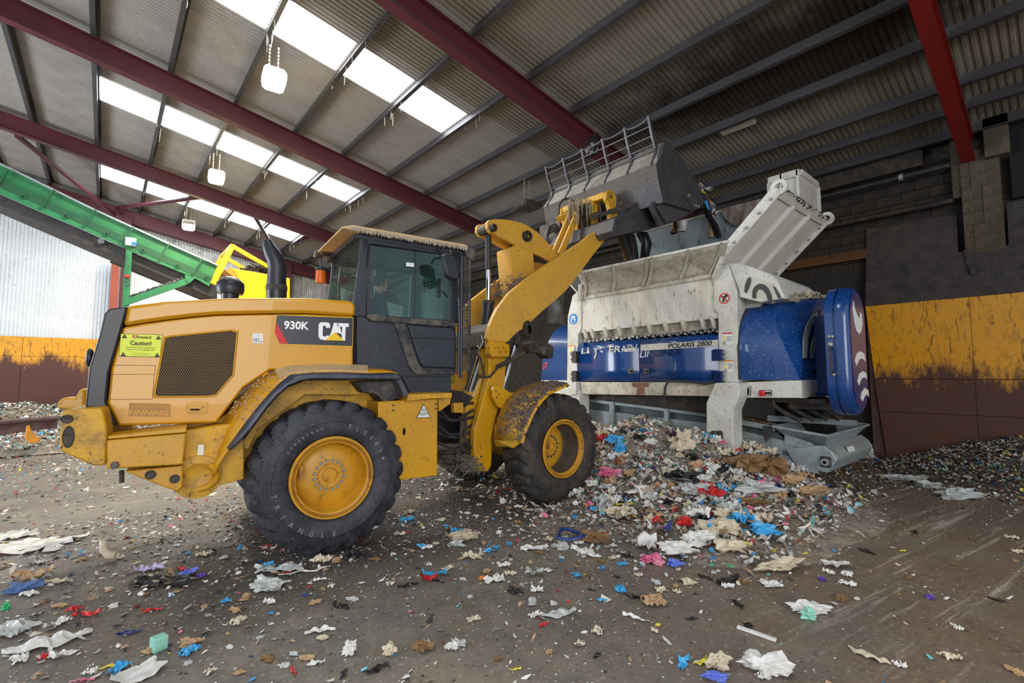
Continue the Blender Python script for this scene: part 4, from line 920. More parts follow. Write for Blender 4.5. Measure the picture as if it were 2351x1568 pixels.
lp('front_lamp', MB(LR).pprism([(1060,575),(1086,570),(1089,578),(1084,602),(1070,590)], -.7, -.74, -.62), BLKD, bevel=.012)
lp('handrail', MB(LR).tube([(LR.q(1052,640,-.75)[0], -.75, LR.q(1052,640,-.75)[1]), (LR.q(1054,740,-.75)[0], -.75, LR.q(1054,740,-.75)[1]), (LR.q(1052,860,-.75)[0], -.75, LR.q(1052,860,-.75)[1])], .02, 8), BLK)
lp('window_clip', MB(LR).pprism([(1006,640),(1011,640),(1011,683),(1006,683)], yC, yC-.015, yC), INK)
decal('window_sticker', ldr, LR, [(932,602.5),(950.5,604),(950.5,613),(932,611.5)], yC, yC-.002, PAPR)
# cab interior
lp('seat', MB(LR).box(.62, 1.02, -.28, .25, 1.75, 2.0), SEATM, bevel=.05)
lp('seat_back', MB(LR).prism([(.50, 1.95), (.66, 1.95), (.58, 2.75), (.46, 2.75)], -.26, .22), SEATM, bevel=.05)
lp('steering_column', MB(LR).tube([(1.42, 0, 1.6), (1.28, 0, 2.32)], .04, 10), BLK)
sw = MB(LR); st_ = []
for k in range(25):
    a = 2*PI*k/24; st_.append((1.27+.10*math.sin(a)*.6, .2*math.cos(a), 2.36+.17*math.sin(a)*.5))
lp('steering_wheel', sw.tube(st_, .014, 8), INK, smooth='auto')
lp('console', MB(LR).box(1.1, 1.55, .1, .62, 1.6, 2.42), BLK, bevel=.04)
lp('joystick', MB(LR).tube([(1.12, .33, 2.3), (1.16, .33, 2.5)], .022, 8), BLK)
lp('far_door_post', MB(LR).box(.95, 1.1, .60, .66, 1.6, 3.2), BLK)
# --- front frame
T = lambda px, lat, y0, y1, nm, m, **k: lp(nm, MB(LF).pprism(px, lat, y0, y1), m, **k)
tower = [(1086,1081),(1118,1082),(1126,1069),(1127,1004),(1141,939),(1158,877),(1160,785),(1120,782),(1120,866),(1105,923),(1087,990)]
T(tower, -.5, -.52, -.42, 'loader_tower', YEL, bevel=.012, label='near loader tower plate')
T(tower, -.5, .42, .52, 'loader_tower', YEL, bevel=.012)
T([(1060,1078),(1092,1084),(1100,1000),(1118,930),(1122,870),(1122,800),(1104,800),(1104,870),(1090,905),(1066,935)], -.3, -.34, -.24, 'inner_tower', YELD, bevel=.01)
T([(1086,1050),(1130,1060),(1134,1000),(1150,920),(1120,900),(1095,980)], -.3, -.3, .42, 'front_chassis', YELD, bevel=.02)
T([(1090,800),(1160,800),(1160,760),(1130,740),(1095,760)], -.2, -.42, .42, 'tower_cross_member', GREASE, bevel=.03)
T([(1040,1060),(1080,1084),(1120,1086),(1124,1070),(1090,1000),(1050,1030)], -.35, -.4, .4, 'hitch', GREASE, bevel=.03)
T([(1010,920),(1090,905),(1100,960),(1080,1000),(1090,1050),(1015,1050)], .1, .05, .5, 'hitch_housing', DARK, bevel=.03)
c = LF.q(1105, 1053, -.52)
T([(1094,1048),(1097,1041),(1108,1041),(1110,1048),(1109,1074),(1104,1078),(1096,1077),(1093,1070)], -.52, -.535, -.52, 'pad_plate', YEL, bevel=.004)
for a, b in ((1103,1048), (1103,1067)):
    c = LF.q(a, b, -.52); lp('pad_bolt', MB(LF).lathe(c[0], c[1], [(-.535, .017), (-.55, .014)], 6), BOLTD)
# hoses and small hydraulics around the joint
rr = random.Random(8)
for k in range(7):
    a = LF.q(1004, 905+k*22, -.3); b = LF.q(1085, 925+k*16, -.35); m_ = LF.q(1045, 930+k*20+rr.uniform(-8, 14), -.45)
    lp('hydraulic_hose', MB(LF).tube([(a[0], -.2, a[1]), (m_[0]-.06, -.40, m_[1]), (m_[0]+.06, -.42, m_[1]-.01), (b[0], -.36, b[1])], .02, 8), CBLK, smooth='auto')
def hose(pts, y, r=.018, m=CBLK):
    P = [LF.q(a, b, y) for a, b in pts]
    lp('hydraulic_hose', MB(LF).tube([(a, y, b) for a, b in P], r, 8), m, smooth='auto')
hose([(1056,958),(1069,960),(1069,990),(1068,1005),(1074,1020),(1082,1028)], -.56, .02, GREASE)
hose([(1060,965),(1058,1000),(1058,1025),(1066,1036),(1080,1038)], -.55, .02, GREASE)
hose([(1095,862),(1112,866),(1125,865),(1138,850),(1146,838)], -.58, .016, GREASE)
hose([(1100,792),(1096,812),(1104,825),(1112,862)], -.56, .012)
hose([(1104,770),(1108,785),(1100,800),(1095,792)], -.56, .012, CHR)
for k in range(5): hose([(1000,905),(1030,898+k*5),(1060,902+k*7),(1086,915+k*5)], -.3, .022)
lp('steering_cylinder', MB(LF).tube([(LF.q(1008,1040,-.3)[0], -.3, LF.q(1008,1040,-.3)[1]), (LF.q(1052,1036,-.3)[0], -.3, LF.q(1052,1036,-.3)[1])], .035, 12), GREASE, smooth='auto')
lp('steering_cylinder', MB(LF).tube([(LF.q(1004,1060,-.3)[0], -.3, LF.q(1004,1060,-.3)[1]), (LF.q(1050,1058,-.3)[0], -.3, LF.q(1050,1058,-.3)[1])], .03, 12), BOLTD, smooth='auto')
T([(1037,925),(1059,924),(1060,948),(1038,947)], -.45, -.5, -.42, 'valve_block', YEL, bevel=.008)
T([(1122,793),(1128,790),(1164,790),(1166,795),(1166,819),(1126,820),(1121,812)], -.6, -.64, -.52, 'junction_box', YEL, bevel=.008)
for a, b in ((1136,799),(1145,799),(1156,798),(1147,808),(1160,808)):
    c = LF.q(a, b, -.64); lp('box_hole', MB(LF).lathe(c[0], c[1], [(-.643, .010), (-.641, 0)], 10), DARK)
# arms
arm = [(1391,520),(1396,527),(1392.6,544),(1355,591),(1320,638),(1299,665),(1272,690),(1248,710),(1218,737),(1210,748),(1183,764),(1162,786),(1119,783),(1115,777),(1122,748),(1131,726),(1141,707),(1167,673),(1210,638),(1248,611),(1288,584.5),(1334,555),(1352,540),(1376,526)]
T(arm, -.5, -.53, -.45, 'lift_arm', YELA, bevel=.006, label='near lift arm')
T(arm, -.5, .45, .53, 'lift_arm', YELA, bevel=.006)
T([(1372,546),(1376,534),(1390,527),(1396,531),(1390,540),(1378,549)], -.53, -.56, -.53, 'arm_pad', YELA, bevel=.004)
T([(1154,575),(1173,566),(1209,582),(1212,619),(1216,637),(1190,668),(1165,680),(1160,640)], 0, -.16, .16, 'lever_bracket', YELA, bevel=.01)
c0, c1 = LF.q(1225, 668, 0)
lp('arm_cross_tube', MB(LF).tube([(c0, -.46, c1), (c0, .46, c1)], .13, 20), YELD, smooth='auto')
lev = [(1115,512),(1120,507),(1130,505),(1150,505),(1167.5,507),(1187,511),(1205,517.5),(1229,533),(1248,552),(1264,571),(1277,587),(1282,596),(1261,602),(1240,591),(1202,573.8),(1167.5,557.7),(1135,540),(1122,535),(1115,525.5)]
T(lev, -.12, -.16, -.10, 'bell_crank', YELA, bevel=.006); T(lev, -.12, .10, .16, 'bell_crank', YELA, bevel=.006)
T([(1180,560),(1240,588),(1270,598),(1262,604),(1230,598),(1180,572)], 0, -.1, .1, 'lever_web', GREASE)
for a, b, r in ((1129,524,.06), (1207.5,543,.085)):
    c = LF.q(a, b, -.16); lp('pivot_pin', MB(LF).lathe(c[0], c[1], [(-.24, r*.45), (-.24, r*.8), (-.215, r), (.2, r)], 24), GREASE, smooth='auto')
c = LF.q(1110, 527, -.0); lp('cylinder_eye', MB(LF).lathe(c[0]+.02, c[1], [(-.1, .075), (.1, .075)], 20), GREASE, smooth='auto')
tc0 = LF.q(1121, 540, 0); tcm = LF.q(1121, 620, 0); tc1 = LF.q(1121, 694, 0); tc2 = LF.q(1113, 792, 0)
lp('tilt_cylinder', MB(LF).tube([(tc1[0], 0, tc1[1]), (tc2[0], 0, tc2[1])], .088, 20), PLB, smooth='auto')
lp('cylinder_rod', MB(LF).tube([(tc1[0], 0, tc1[1]), (tcm[0], 0, tcm[1])], .037, 16), CHR, smooth='auto')
lp('rod_sleeve', MB(LF).tube([(tcm[0], 0, tcm[1]), (tc0[0], 0, tc0[1])], .045, 16), PLB, smooth='auto')
lp('cylinder_gland', MB(LF).vlathe(tc1[0], 0, [(tc1[1]-.03, .1), (tc1[1]+.02, .1), (tc1[1]+.03, .06)], 20), GREASE)
a = LF.q(1277, 588, 0); b = LF.q(1318, 492, 0)
for s in (-.09, .09): lp('tilt_link', MB(LF).beam((a[0], s, a[1]), (b[0], s, b[1]), .05, .12), YELA, bevel=.012)
lc = LF.q(1198, 762, -.4); lc2 = LF.q(1181, 793, -.4); lc3 = LF.q(1150, 905, -.4)
for s in (-1, 1):
    lp('lift_cylinder', MB(LF).tube([(lc2[0], s*.40, lc2[1]), (lc3[0], s*.40, lc3[1])], .036, 14), CHR, smooth='auto')
    lp('cylinder_head', MB(LF).tube([(lc[0]+.02, s*.40, lc[1]+.03), (lc2[0], s*.40, lc2[1])], .07, 12), GREASE, smooth='auto')
lp('lift_pivot', MB(LF).lathe(lc[0]-.02, lc[1]+.02, [(-.60, .05), (-.60, .085), (-.57, .10), (-.45, .10)], 20, 0, None, .8, 1.35), GREASE, smooth='auto')
# headlamp on its arm
a = LF.q(1152, 842, -.7); b = LF.q(1208, 810, -.95)
lp('headlamp_arm', MB(LF).tube([(a[0], -.6, a[1]), (b[0], -.95, b[1])], .03, 10), GREASE, smooth='auto')
hl = T([(1204,788),(1212,784),(1244,786),(1260,796),(1259,822),(1252,824),(1240,812),(1208,810)], -.95, -1.05, -.85, 'headlamp', GREASE, bevel=.012)
T([(1236,796),(1254,798),(1253,815),(1244,814)], -1.05, -1.056, -1.05, 'headlamp_glass', BOLTD)
# front fender
N_ = [(1303,883),(1297,885),(1280,893),(1255.5,905),(1240,920),(1230,932.5),(1219,950),(1211.9,967),(1205,982),(1200,995),(1195,1016)]
I_ = [(1265,877),(1240,879),(1215,885),(1198,891),(1180,904),(1168,914),(1158,928),(1150,944),(1143,962),(1139,985),(1136,1010)]
rN = [LF.wp(a, b, -1.2) for a, b in N_]; rI = [LF.wp(a, b, -.66) for a, b in I_]
ff_ = lp('front_fender', MB(LF).loft([rI, rN]), YELF, smooth=True, solid=.03, label='dirt-caked front fender')
lip = [Vector((v.x, v.y, v.z)) for v in rN]; lip2 = [v+LF.w(.03, 0, -.03)-LF.o for v in rN]
lp('fender_lip', MB(LF).loft([lip, [v+(LF.w(.035, -.012, -.012)-LF.o) for v in rN]]), YEL, ff_, solid=.02, fix=False)
for k in (1, 3, 5, 9):
    v = rN[k]+(LF.w(.015, -.03, -.01)-LF.o); lp('fender_bolt', MB().ball((v.x, v.y, v.z), .016, 6, 4), BOLTD, ff_)
foot = [(1136,1010),(1195,1016),(1175,1028),(1138,1023)]
lp('fender_foot', MB(LF).loft([[LF.wp(1136,1010,-.66), LF.wp(1195,1016,-1.2)], [LF.wp(1140,1024,-.66), LF.wp(1177,1028,-1.12)]]), YELD, ff_, solid=.03, fix=False)
T([(1127,895),(1132,886),(1142,884),(1152,890),(1170,903),(1176,900),(1152,940),(1140,934),(1128,912)], -.62, -.66, -.60, 'fender_bracket', YEL, bevel=.012)
for a, b in ((1138,899), (1146,905), (1140,912)):
    c = LF.q(a, b, -.66); lp('bracket_bolt', MB(LF).lathe(c[0], c[1], [(-.662, .012), (-.67, .010)], 6), BOLTD)
# --- coupler and bucket
hook = [(1384,444),(1393,437),(1401,443),(1408,457),(1406,478.5),(1414,506),(1425,530),(1427,541),(1410,544),(1395,533),(1391,515),(1393,489),(1389,470),(1384,461)]
T(hook, -.5, -.58, -.50, 'coupler_plate', YELD, bevel=.012, label='near coupler plate')
T(hook, -.5, .50, .58, 'coupler_plate', YELD, bevel=.012)
a = LF.q(1390, 449, -.5); lp('coupler_bar', MB(LF).box(a[0]-.06, a[0]+.06, -.5, .5, a[1]-.06, a[1]+.06), YELD, bevel=.02)
for s in (-.22, .22):
    T([(1386,450),(1400,450),(1398,500),(1404,530),(1392,532),(1386,500)], -.5, s-.03, s+.03, 'coupler_rib', YELD, bevel=.01)
for a_, b_, r in ((1398,485,.035), (1404,508,.05), (1402,452,.025), (1420,530,.025)):
    c = LF.q(a_, b_, -.58); lp('coupler_pin', MB(LF).lathe(c[0], c[1], [(-.60, 0.001), (-.60, r), (-.58, r)], 18), GREASE if r > .03 else BOLTD)
YB = 1.35
plate = [(3.73,5.70),(3.48,5.215),(3.53,4.94),(3.66,4.60),(4.72,4.62),(4.94,4.85),(4.70,5.17)]
rib = LF.qs([(1525,319),(1507,374.4),(1512,413),(1523,463),(1595,484),(1613,470),(1600,425),(1560,362)], -YB)
bk = lp('bucket', MB(LF).prism(rib, -YB, -YB+.03), STEELD, bevel=.006, label='high-tip bucket with slotted top guard')
lp('bucket_side', MB(LF).prism(rib, YB-.03, YB), STEELD, bk)
p = dict(zip('abcdefgh', rib))
def sheet(pts, name, m, th=.025, y0=-YB, y1=YB, par=None):
    rows = [[LF.w(x, y, z) for y in (y0, (y0+y1)/2, y1)] for x, z in pts]
    return lp(name, MB(LF).loft(rows), m, par or bk, solid=th, fix=False)
A_, B_, C_, D_, E_, F_, G_, H_ = rib
bt = LF.q(1497, 342, -1.2)          # foot of the guard
sheet([(A_[0]-.02, A_[1]-.07), (A_[0]-.10, A_[1]-.27), B_], 'back_plate', STEELL)
sheet([B_, C_], 'wear_band', mat('rusty_band', srgb(80, 78, 78), .55, .3, dirt=srgb(84, 64, 54), dscale=5, damt=.6, speck=srgb(34, 30, 30), sscale=20, samt=.7))
sheet([C_, ((C_[0]+D_[0])/2, (C_[1]+D_[1])/2), D_, E_], 'floor_plate', STEELD)
# strengthening rim along the side plate
rimb = MB(LF)
for s in (-YB, YB-.04):
    for u, v in ((A_, H_), (H_, G_), (G_, F_)): rimb.beam((u[0], s+.02, u[1]), (v[0], s+.02, v[1]), .07, .06)
lp('side_rim', rimb, STEEL, bk)
lp('cutting_edge', MB(LF).box(F_[0]-.06, F_[0]+.02, -YB, YB, F_[1]-.05, F_[1]+.02), STEEL, bk)
pd = LF.q(1585, 452, -YB)
lp('wear_pad', MB(LF).pprism([(1573,433),(1588,426),(1606,430),(1613,468),(1594,482),(1575,456)], -YB, -YB-.02, -YB), STEELD, bk, bevel=.004)
for a, b in ((1579,450), (1595,472), (1601,475)):
    c = LF.q(a, b, -YB); lp('pad_bolt', MB(LF).lathe(c[0], c[1], [(-YB-.02, .03), (-YB-.035, .028), (-YB-.04, .015)], 10), BOLT, bk)
# guard: ribs and bars
gp = LF.qs([(1487,266),(1491,290),(1497,318),(1503,340),(1502,355),(1497,370),(1493,381)], -1.25)
gtail = [(B_[0]+.10, B_[1]+.10), (B_[0]+.03, B_[1]+.02)]
gb_ = [(x+.05+(0, .01, .03, .07, .08, .07, .05)[i], z) for i, (x, z) in enumerate(gp)]
ribt = MB(LF)
for k, yl in enumerate([-1.25, -.76, -.26, .24, .74, 1.24]):
    lp('guard_rib', MB(LF).prism(gp+[(B_[0]-.03, B_[1]+.03)]+[(B_[0]+.02, B_[1]+.0)]+gb_[::-1], yl-.018, yl+.018), STEEL, bk, bevel=0)
for j, (i, f_) in enumerate(((0, .12), (0, .95), (1, .75), (2, .55), (3, .15))):
    x = gp[i][0]+(gp[i+1][0]-gp[i][0])*f_+.02; z = gp[i][1]+(gp[i+1][1]-gp[i][1])*f_
    for yl in [-1.25, -.76, -.26, .24, .74]:
        if j == 0:
            s_ = .05 if yl in (-1.25, .74) else .0
            P = [(x, yl+.5*t, z-(.035*math.sin(PI*t) if not s_ else s_*(1.2*math.sin(PI*t)))) for t in (0, .25, .5, .75, 1)]
            lp('guard_top_bar', MB(LF).tube(P, .015, 8), STEEL, bk, smooth='auto')
        else: lp('guard_bar', MB(LF).tube([(x, yl, z), (x, yl+.5, z)], .014, 8), STEEL, bk, smooth='auto')
# carrier frame behind, with tube and cylinders
cr0 = LF.qs([(1503,462),(1508,459),(1520,478),(1536,512),(1518,519),(1414,542),(1406,530),(1412,500),(1420,497)], -.9)
lp('carrier_frame', MB(LF).prism(cr0, -.9, 1.1), STEELD, bk, bevel=.015)
lp('carrier_end', MB(LF).pprism([(1495,468),(1507,457),(1513,466),(1535,512),(1518,519)], -1.2, -1.2, -1.12), STEEL, bk, bevel=.01)
lp('carrier_cheek', MB(LF).pprism([(1512,474),(1520,464),(1560,478),(1595,486),(1547,510),(1533,511)], -1.28, -1.28, -1.22), STEEL, bk, bevel=.01)
ct = LF.q(1455, 455, -.3)
lp('torque_tube', MB(LF).tube([(ct[0]-.02, -1.15, ct[1]+.05), (ct[0]-.02, 1.1, ct[1]+.05)], .15, 20), PLB, bk, smooth='auto')
lp('tip_cylinder', MB(LF).tube([(LF.q(1500,432,-1.05)[0], -1.05, LF.q(1500,432,-1.05)[1]), (LF.q(1492,470,-1.05)[0], -1.05, LF.q(1492,470,-1.05)[1])], .05, 12), CHR, bk, smooth='auto')
for k in range(4):
    P = []
    for i in range(9):
        t = i/8; q_ = LF.q(1420+80*t, 482-22*t+rr.uniform(-4, 4), -1.0); P.append((q_[0], -.4-.65*t, q_[1]+.02*k))
    lp('tip_hose', MB(LF).tube(P, .016, 6), GREASE, bk, smooth='auto')
a = LF.q(1300, 480, .3)
P = [LF.q(*q, .2) for q in [(1283,492),(1284,470),(1292,459),(1305,456),(1318,462)]]
lp('coupler_hose', MB(LF).tube([(x, .2, z) for x, z in P], .018, 8), CBLK, smooth='auto')
P = [LF.q(*q, .6) for q in [(1262,560),(1256,540),(1262,520),(1275,514),(1290,530)]]
for k in range(4): lp('coupler_hose', MB(LF).tube([(x+k*.03, .6+k*.04, z-k*.03) for x, z in P], .016, 8), CBLK, smooth='auto')
T([(1262,512),(1280,505),(1290,525),(1286,560),(1262,566)], .9, .6, 1.2, 'hose_shroud', BLKD, bevel=.02)
# strings of caught waste on the coupler
sg_ = MB(LF)
for k in range(90):
    y = rr.uniform(-.3, .55); t = rr.random(); q_ = LF.q(1300+80*rr.random(), 455+15*rr.random(), y); l = rr.uniform(.1, .55)
    x = q_[0]; z = q_[1]
    sg_.tube([(x, y, z), (x+rr.uniform(-.03, .03), y+rr.uniform(-.03, .03), z-l*.5), (x+rr.uniform(-.04, .04), y+rr.uniform(-.03, .03), z-l)], [.016, .014, .005], 5)
lp('caught_strings', sg_, mat('string_waste', srgb(150, 136, 112), .9, dirt=srgb(60, 50, 42), dscale=3, damt=.9), kind='stuff', fix=False)
T([(1292,493),(1384,447),(1388,456),(1300,504)], .3, .0, .5, 'coupler_top', YELD, bevel=.01)
T([(1318,470),(1336,462),(1345,520),(1332,560),(1322,540)], .1, .05, .12, 'coupler_rib', YELD, bevel=.01)
T([(1345,460),(1362,455),(1370,520),(1352,548),(1344,520)], -.05, -.1, -.03, 'coupler_rib', YELD, bevel=.01)
T([(1325,475),(1342,468),(1350,525),(1338,545)], -.1, -.14, -.10, 'coupler_hanger', GREASE, bevel=.02)
# matted waste on the cross tube and hitch
mt = MB(LF)
for k in range(420):
    y = rr.uniform(-.4, .4); q_ = LF.q(1150+75*rr.random(), 640+40*rr.random(), 0); x, z = q_
    d_ = [rr.uniform(-.06, .06) for _ in range(6)]
    mt.tube([(x, y, z), (x+d_[0], y+d_[1], z+abs(d_[2])), (x+d_[3], y+d_[4], z+d_[5])], .006, 4)
for k in range(380):
    y = rr.uniform(-.55, -.3); q_ = LF.q(1050+40*rr.random(), 1050+30*rr.random(), -.4); x, z = q_
    d_ = [rr.uniform(-.06, .06) for _ in range(6)]
    mt.tube([(x, y, z), (x+d_[0], y+d_[1], z+abs(d_[2])), (x+d_[3], y+d_[4], z+d_[5])], .006, 4)
lp('matted_fibres', mt, mat('matted_grey', srgb(112, 106, 98), .95), kind='stuff', fix=False)

# dirt caked on the fenders
def caked(name, rowsA, rowsB, n, par, seed, smax=.03, bias=.5, m=None):
    r = random.Random(seed); mb = MB()
    for k in range(n):
        u = r.random()*(len(rowsA)-1.001); i = int(u); t = r.random()**bias; q = u-i
        if r.random() > .35+.65*abs(math.sin(u*1.7+t*5)): continue
        a = rowsA[i].lerp(rowsA[i+1], q); b = rowsB[i].lerp(rowsB[i+1], q); c = a.lerp(b, t)+Vector((-.01, -.012, .018)); s_ = r.uniform(.006, smax)
        mb.add([c+Vector((r.uniform(-s_, s_), r.uniform(-s_, s_), r.uniform(-s_, s_))) for _ in range(4)], [(0, 1, 2), (0, 2, 3), (0, 3, 1), (1, 2, 3)], raw=True)
    build(name, mb, m or mat('caked_dirt', srgb(122, 110, 102), .95, dirt=srgb(70, 60, 56), dscale=20, damt=.8), par, kind='stuff', fix=False)
caked('caked_dirt', rI, rN, 2600, ff_, 4)
caked('settled_dust', rP[4:13], rQ[4:13], 1200, fd, 5, .014, 1.0, ROOFD)
# ------------------------------------------------------------------ shredder
shr = empty('waste_shredder', (8.2, 4.5, 0), 'white and blue industrial shredder with open hopper flaps beneath the bucket', 'shredder')
def sp(name, mb, m, parent=None, **k): return build(name, mb, m, parent or shr, **k)
def SPr(px, lat, y0, y1): return MB(SH).pprism(px, lat, y0, y1)
XL, XR = -3.33, .01           # along x: left end plate, right end plate
lpil = [(1303,726),(1314,679),(1322,672),(1331,671),(1334,683),(1334,756),(1327,770),(1325,905),(1300,905),(1301,874)]
sp('end_frame', SPr(lpil, 0, 0, 2.1), WHT, bevel=.015, label='left end frame')
rpil = [(1640,634),(1647,614),(1653,610),(1670,608),(1674,613),(1693,669),(1695,764),(1697,878),(1650,878),(1650,724),(1646,716),(1640,713)]
sp('end_frame', SPr(rpil, 0, -.02, 2.1), WHT, bevel=.015, label='right end frame')
sp('front_wall', SPr([(1334,683),(1641,629),(1641,714),(1650,724),(1650,730),(1330,764),(1334,757)], 0, .03, .09), WHTR, bevel=.01)
sp('back_wall', SPr([(1334,683),(1641,629),(1650,876),(1330,876)], 0, 1.95, 2.0), WHTD)
# comb recess, teeth, rotor bolts
sp('comb_holder', SPr([(1328,764),(1650,727),(1650,752),(1341,786),(1330,786)], .1, .14, .2), WHTD)
sp('rotor_void', SPr([(1326,778),(1650,738),(1650,790),(1326,800)], .2, .3, .5), DARK)
th = None
for i, (tx, ty) in enumerate([(1340,756.5),(1355.5,754.7),(1386,751.5),(1418,748),(1451,744.5),(1487,741.5),(1524,738),(1564.5,733.5),(1608,728),(1632,725.5)]):
    s_ = .85+.25*i/9
    pts = [(tx-3,ty),(tx+2,ty-.5),(tx+5,ty+7),(tx+9,ty+16*s_),(tx+10,ty+26*s_),(tx+6,ty+28*s_),(tx+2,ty+22*s_),(tx-1,ty+12*s_)]
    sp('comb_tooth', SPr(pts, 0, -.015, .20), WHTD, bevel=.015, smooth='auto')
rb = None
for i in range(34):
    t = i/33; px = 1345+302*t; py = 783-24*t+(1.5 if i % 2 else -1.5)
    c = SH.q(px, py, .12)
    if rb is None: rb = sp('rotor_bolt', MB(SH).lathe(c[0], c[1], [(.10, .022), (.16, .03)], 6), BOLT)
    else: copy_obj(rb, SH.w(c[0], .13, c[1]), shr)
def ringmesh(c, y, R, r, n):
    mb = MB(SH).lathe(c[0], c[1], [(y, R), (y, r)], n); mb.f = [f for f in mb.f if len(f) == 4]; return mb
# blue doors with a rolled top edge
def door(x0, x1, za, zb, name, m=BLU):
    sec = [(0.0, zb), (0, zb+.2), (0, za-.25), (.004, za-.16), (.02, za-.08), (.07, za-.02), (.15, za+.01), (.22, za+.01)]
    rows = [[SH.w(x0+(x1-x0)*t, y-.03, z) for t in (0, .5, 1)] for y, z in sec]
    return sp(name, MB(SH).loft(rows), m, solid=.012, smooth='auto', fix=False)
zb = SH.q(1400, 875, -.03)[1]; zt = SH.q(1650, 766, -.03)[1]
xm = SH.q(1468, 820, -.03)[0]; xl = SH.q(1327, 830, -.03)[0]; xr = SH.q(1650, 830, -.03)[0]
dl = door(xl, xm-.006, zt, zb, 'access_door'); dr = door(xm+.006, xr, zt, zb, 'access_door')
dr['label'] = 'blue access door with model stripe'; dl['label'] = 'blue access door with worn lettering'
sp('door_cheek', SPr([(1327,875),(1327,800),(1334,790),(1342,786),(1342,875)], -.0, -.02, .2), BLU)
yD = -.042
decal('model_stripe', dr, SH, [(1471,791.5),(1648.6,780),(1649,794.5),(1471,805.5)], -.035, yD, STRIPE)
words('model_text', dr, SH, [('POLARIS 2800', (1536,800), (1635,793.5), (1536,789), .02, .25)], -.035, yD-.004, INK)
words('embossed_name', dr, SH, [('LINDNER', (1471,821), (1566,815), (1471,806.5), .01, .3)], -.035, yD-.006, BLUD)
decal('worn_stripe', dl, SH, [(1426,801),(1461,798),(1462,806),(1436,808)], -.035, yD, STRIPE)
for it_ in [('LI', (1336,812.5), (1352,811), (1336,800), .02, 1), ('ER', (1399,810), (1427,808), (1399,795.5), .02, 1), ('NN', (1430,808), (1462,805), (1430,793.5), .0, 1)]:
    words('worn_name', dl, SH, [it_], -.035, yD-.003, STRIPE)
sf = MB(SH)
sf.prism(SH.qs([(1366,800),(1369,800),(1371,812),(1367,824),(1364,823),(1368,811)], -.035), yD-.004, yD); sf.prism(SH.qs([(1352,805),(1354,805),(1354,812),(1351,812)], -.035), yD-.004, yD); sf.prism(SH.qs([(1380,804),(1386,807),(1384,810),(1379,807)], -.035), yD-.004, yD)
build('paint_scrapes', sf, STRIPE, dl, kind='stuff')
for d_, a in ((dl, 1449), (dr, 1485)):
    l_ = build('door_latch', SPr([(a-6,847),(a+6,846),(a+6,857),(a-6,858)], -.03, -.05, -.03), BOLTD, d_, bevel=.004)
    build('latch_slot', SPr([(a-3,850),(a+3,850),(a+3,855),(a-3,855)], -.05, -.055, -.05), DARK, d_)
for a, b in ((1653, 815), (1653, 865), (1323, 820), (1323, 865)):
    w_ = 9 if a > 1500 else 5
    h_ = sp('door_hinge', SPr([(a-w_,b-14),(a+w_,b-13),(a+w_,b+13),(a-w_,b+13)], -.03, -.10, .0), BLUD if a > 1500 else CBLK, bevel=.01)
    for dy in (-6, 5):
        c = SH.q(a+(11 if a > 1500 else -8), b+dy, -.03); sp('hinge_bolt', MB(SH).lathe(c[0], c[1], [(-.02, .028), (-.06, .03), (-.07, .02)], 12), BOLT if a > 1500 else BOLTD, smooth='auto')
sp('base_beam', SPr([(1326,877),(1652,878),(1640,910),(1326,905)], -.03, -.04, .25), WHTD, bevel=.01)
sp('beam_bracket', SPr([(1452,878),(1489,878),(1489,887),(1479,889),(1479,906),(1463,906),(1463,889),(1452,887)], -.04, -.052, -.04), mat('rust_patch', srgb(140, 100, 78), .8, dirt=srgb(70, 44, 34), dscale=12, damt=.9))
P = [SH.q(a, b, -.06) for a, b in [(1650,876),(1620,881),(1590,877),(1560,875),(1534,876),(1528,890),(1526,910),(1524,935)]]
sp('drip_hose', MB(SH).tube([(a, -.07, b) for a, b in P], .018, 6), CBLK, smooth='auto')
sp('void_shade_sheet', SPr([(1330,905),(1640,911),(1628,951),(1340,915)], .2, .25, .3), GREASE)  # dark sheet standing in for the shaded void below the beam
# legs
for lat, lab in ((-.28, 'near right leg'), (1.9, 'far right leg')):
    if lat < 0: L_ = [(1641,879),(1690,878),(1698,882),(1697,910),(1683,943),(1684,1034),(1626,1035),(1621,1030),(1621,925)]
    else: L_ = [(1641,879),(1690,878),(1698,882),(1697,910),(1683,943),(1684,1034),(1626,1035),(1621,1030),(1621,925)]
    qq = SH.qs(L_, -.28)
    sp('leg', MB(SH).prism(qq, lat, lat+.30), WHT, bevel=.02, label=lab)
    c0 = SH.qs([(1631,992),(1635,989),(1657,989),(1660,993),(1660,1008),(1656,1011),(1635,1011),(1631,1007)], -.28)
    if lat < 0: sp('leg_opening', MB(SH).prism(c0, lat-.004, lat+.001), GREASE)
qq = SH.qs([(1600,1036),(1700,1036),(1700,1075),(1600,1075)], -.3)
sp('foot', MB(SH).prism(SH.qs([(1623,1038),(1712,1038),(1712,1064),(1623,1064)], -.33), -.36, .35), BLUD, bevel=.02)
sp('foot_stilt', MB(SH).box(-.45, .05, -.2, .3, -.01, .50), DARK)
sp('leg', MB(SH).box(-3.25, -2.95, -.1, .2, 0, 1.42), WHT, bevel=.02, label='near left leg')
sp('leg', MB(SH).box(-3.25, -2.95, 1.8, 2.1, 0, 1.42), WHT, bevel=.02)
sp('leg', MB(SH).box(-.4, -.05, 1.8, 2.1, 0, .6), WHT, bevel=.02)
sp('leg_gusset', SPr([(1268,906),(1300,882),(1326,876),(1326,905),(1300,912)], -.1, -.15, .1), WHT, bevel=.01)
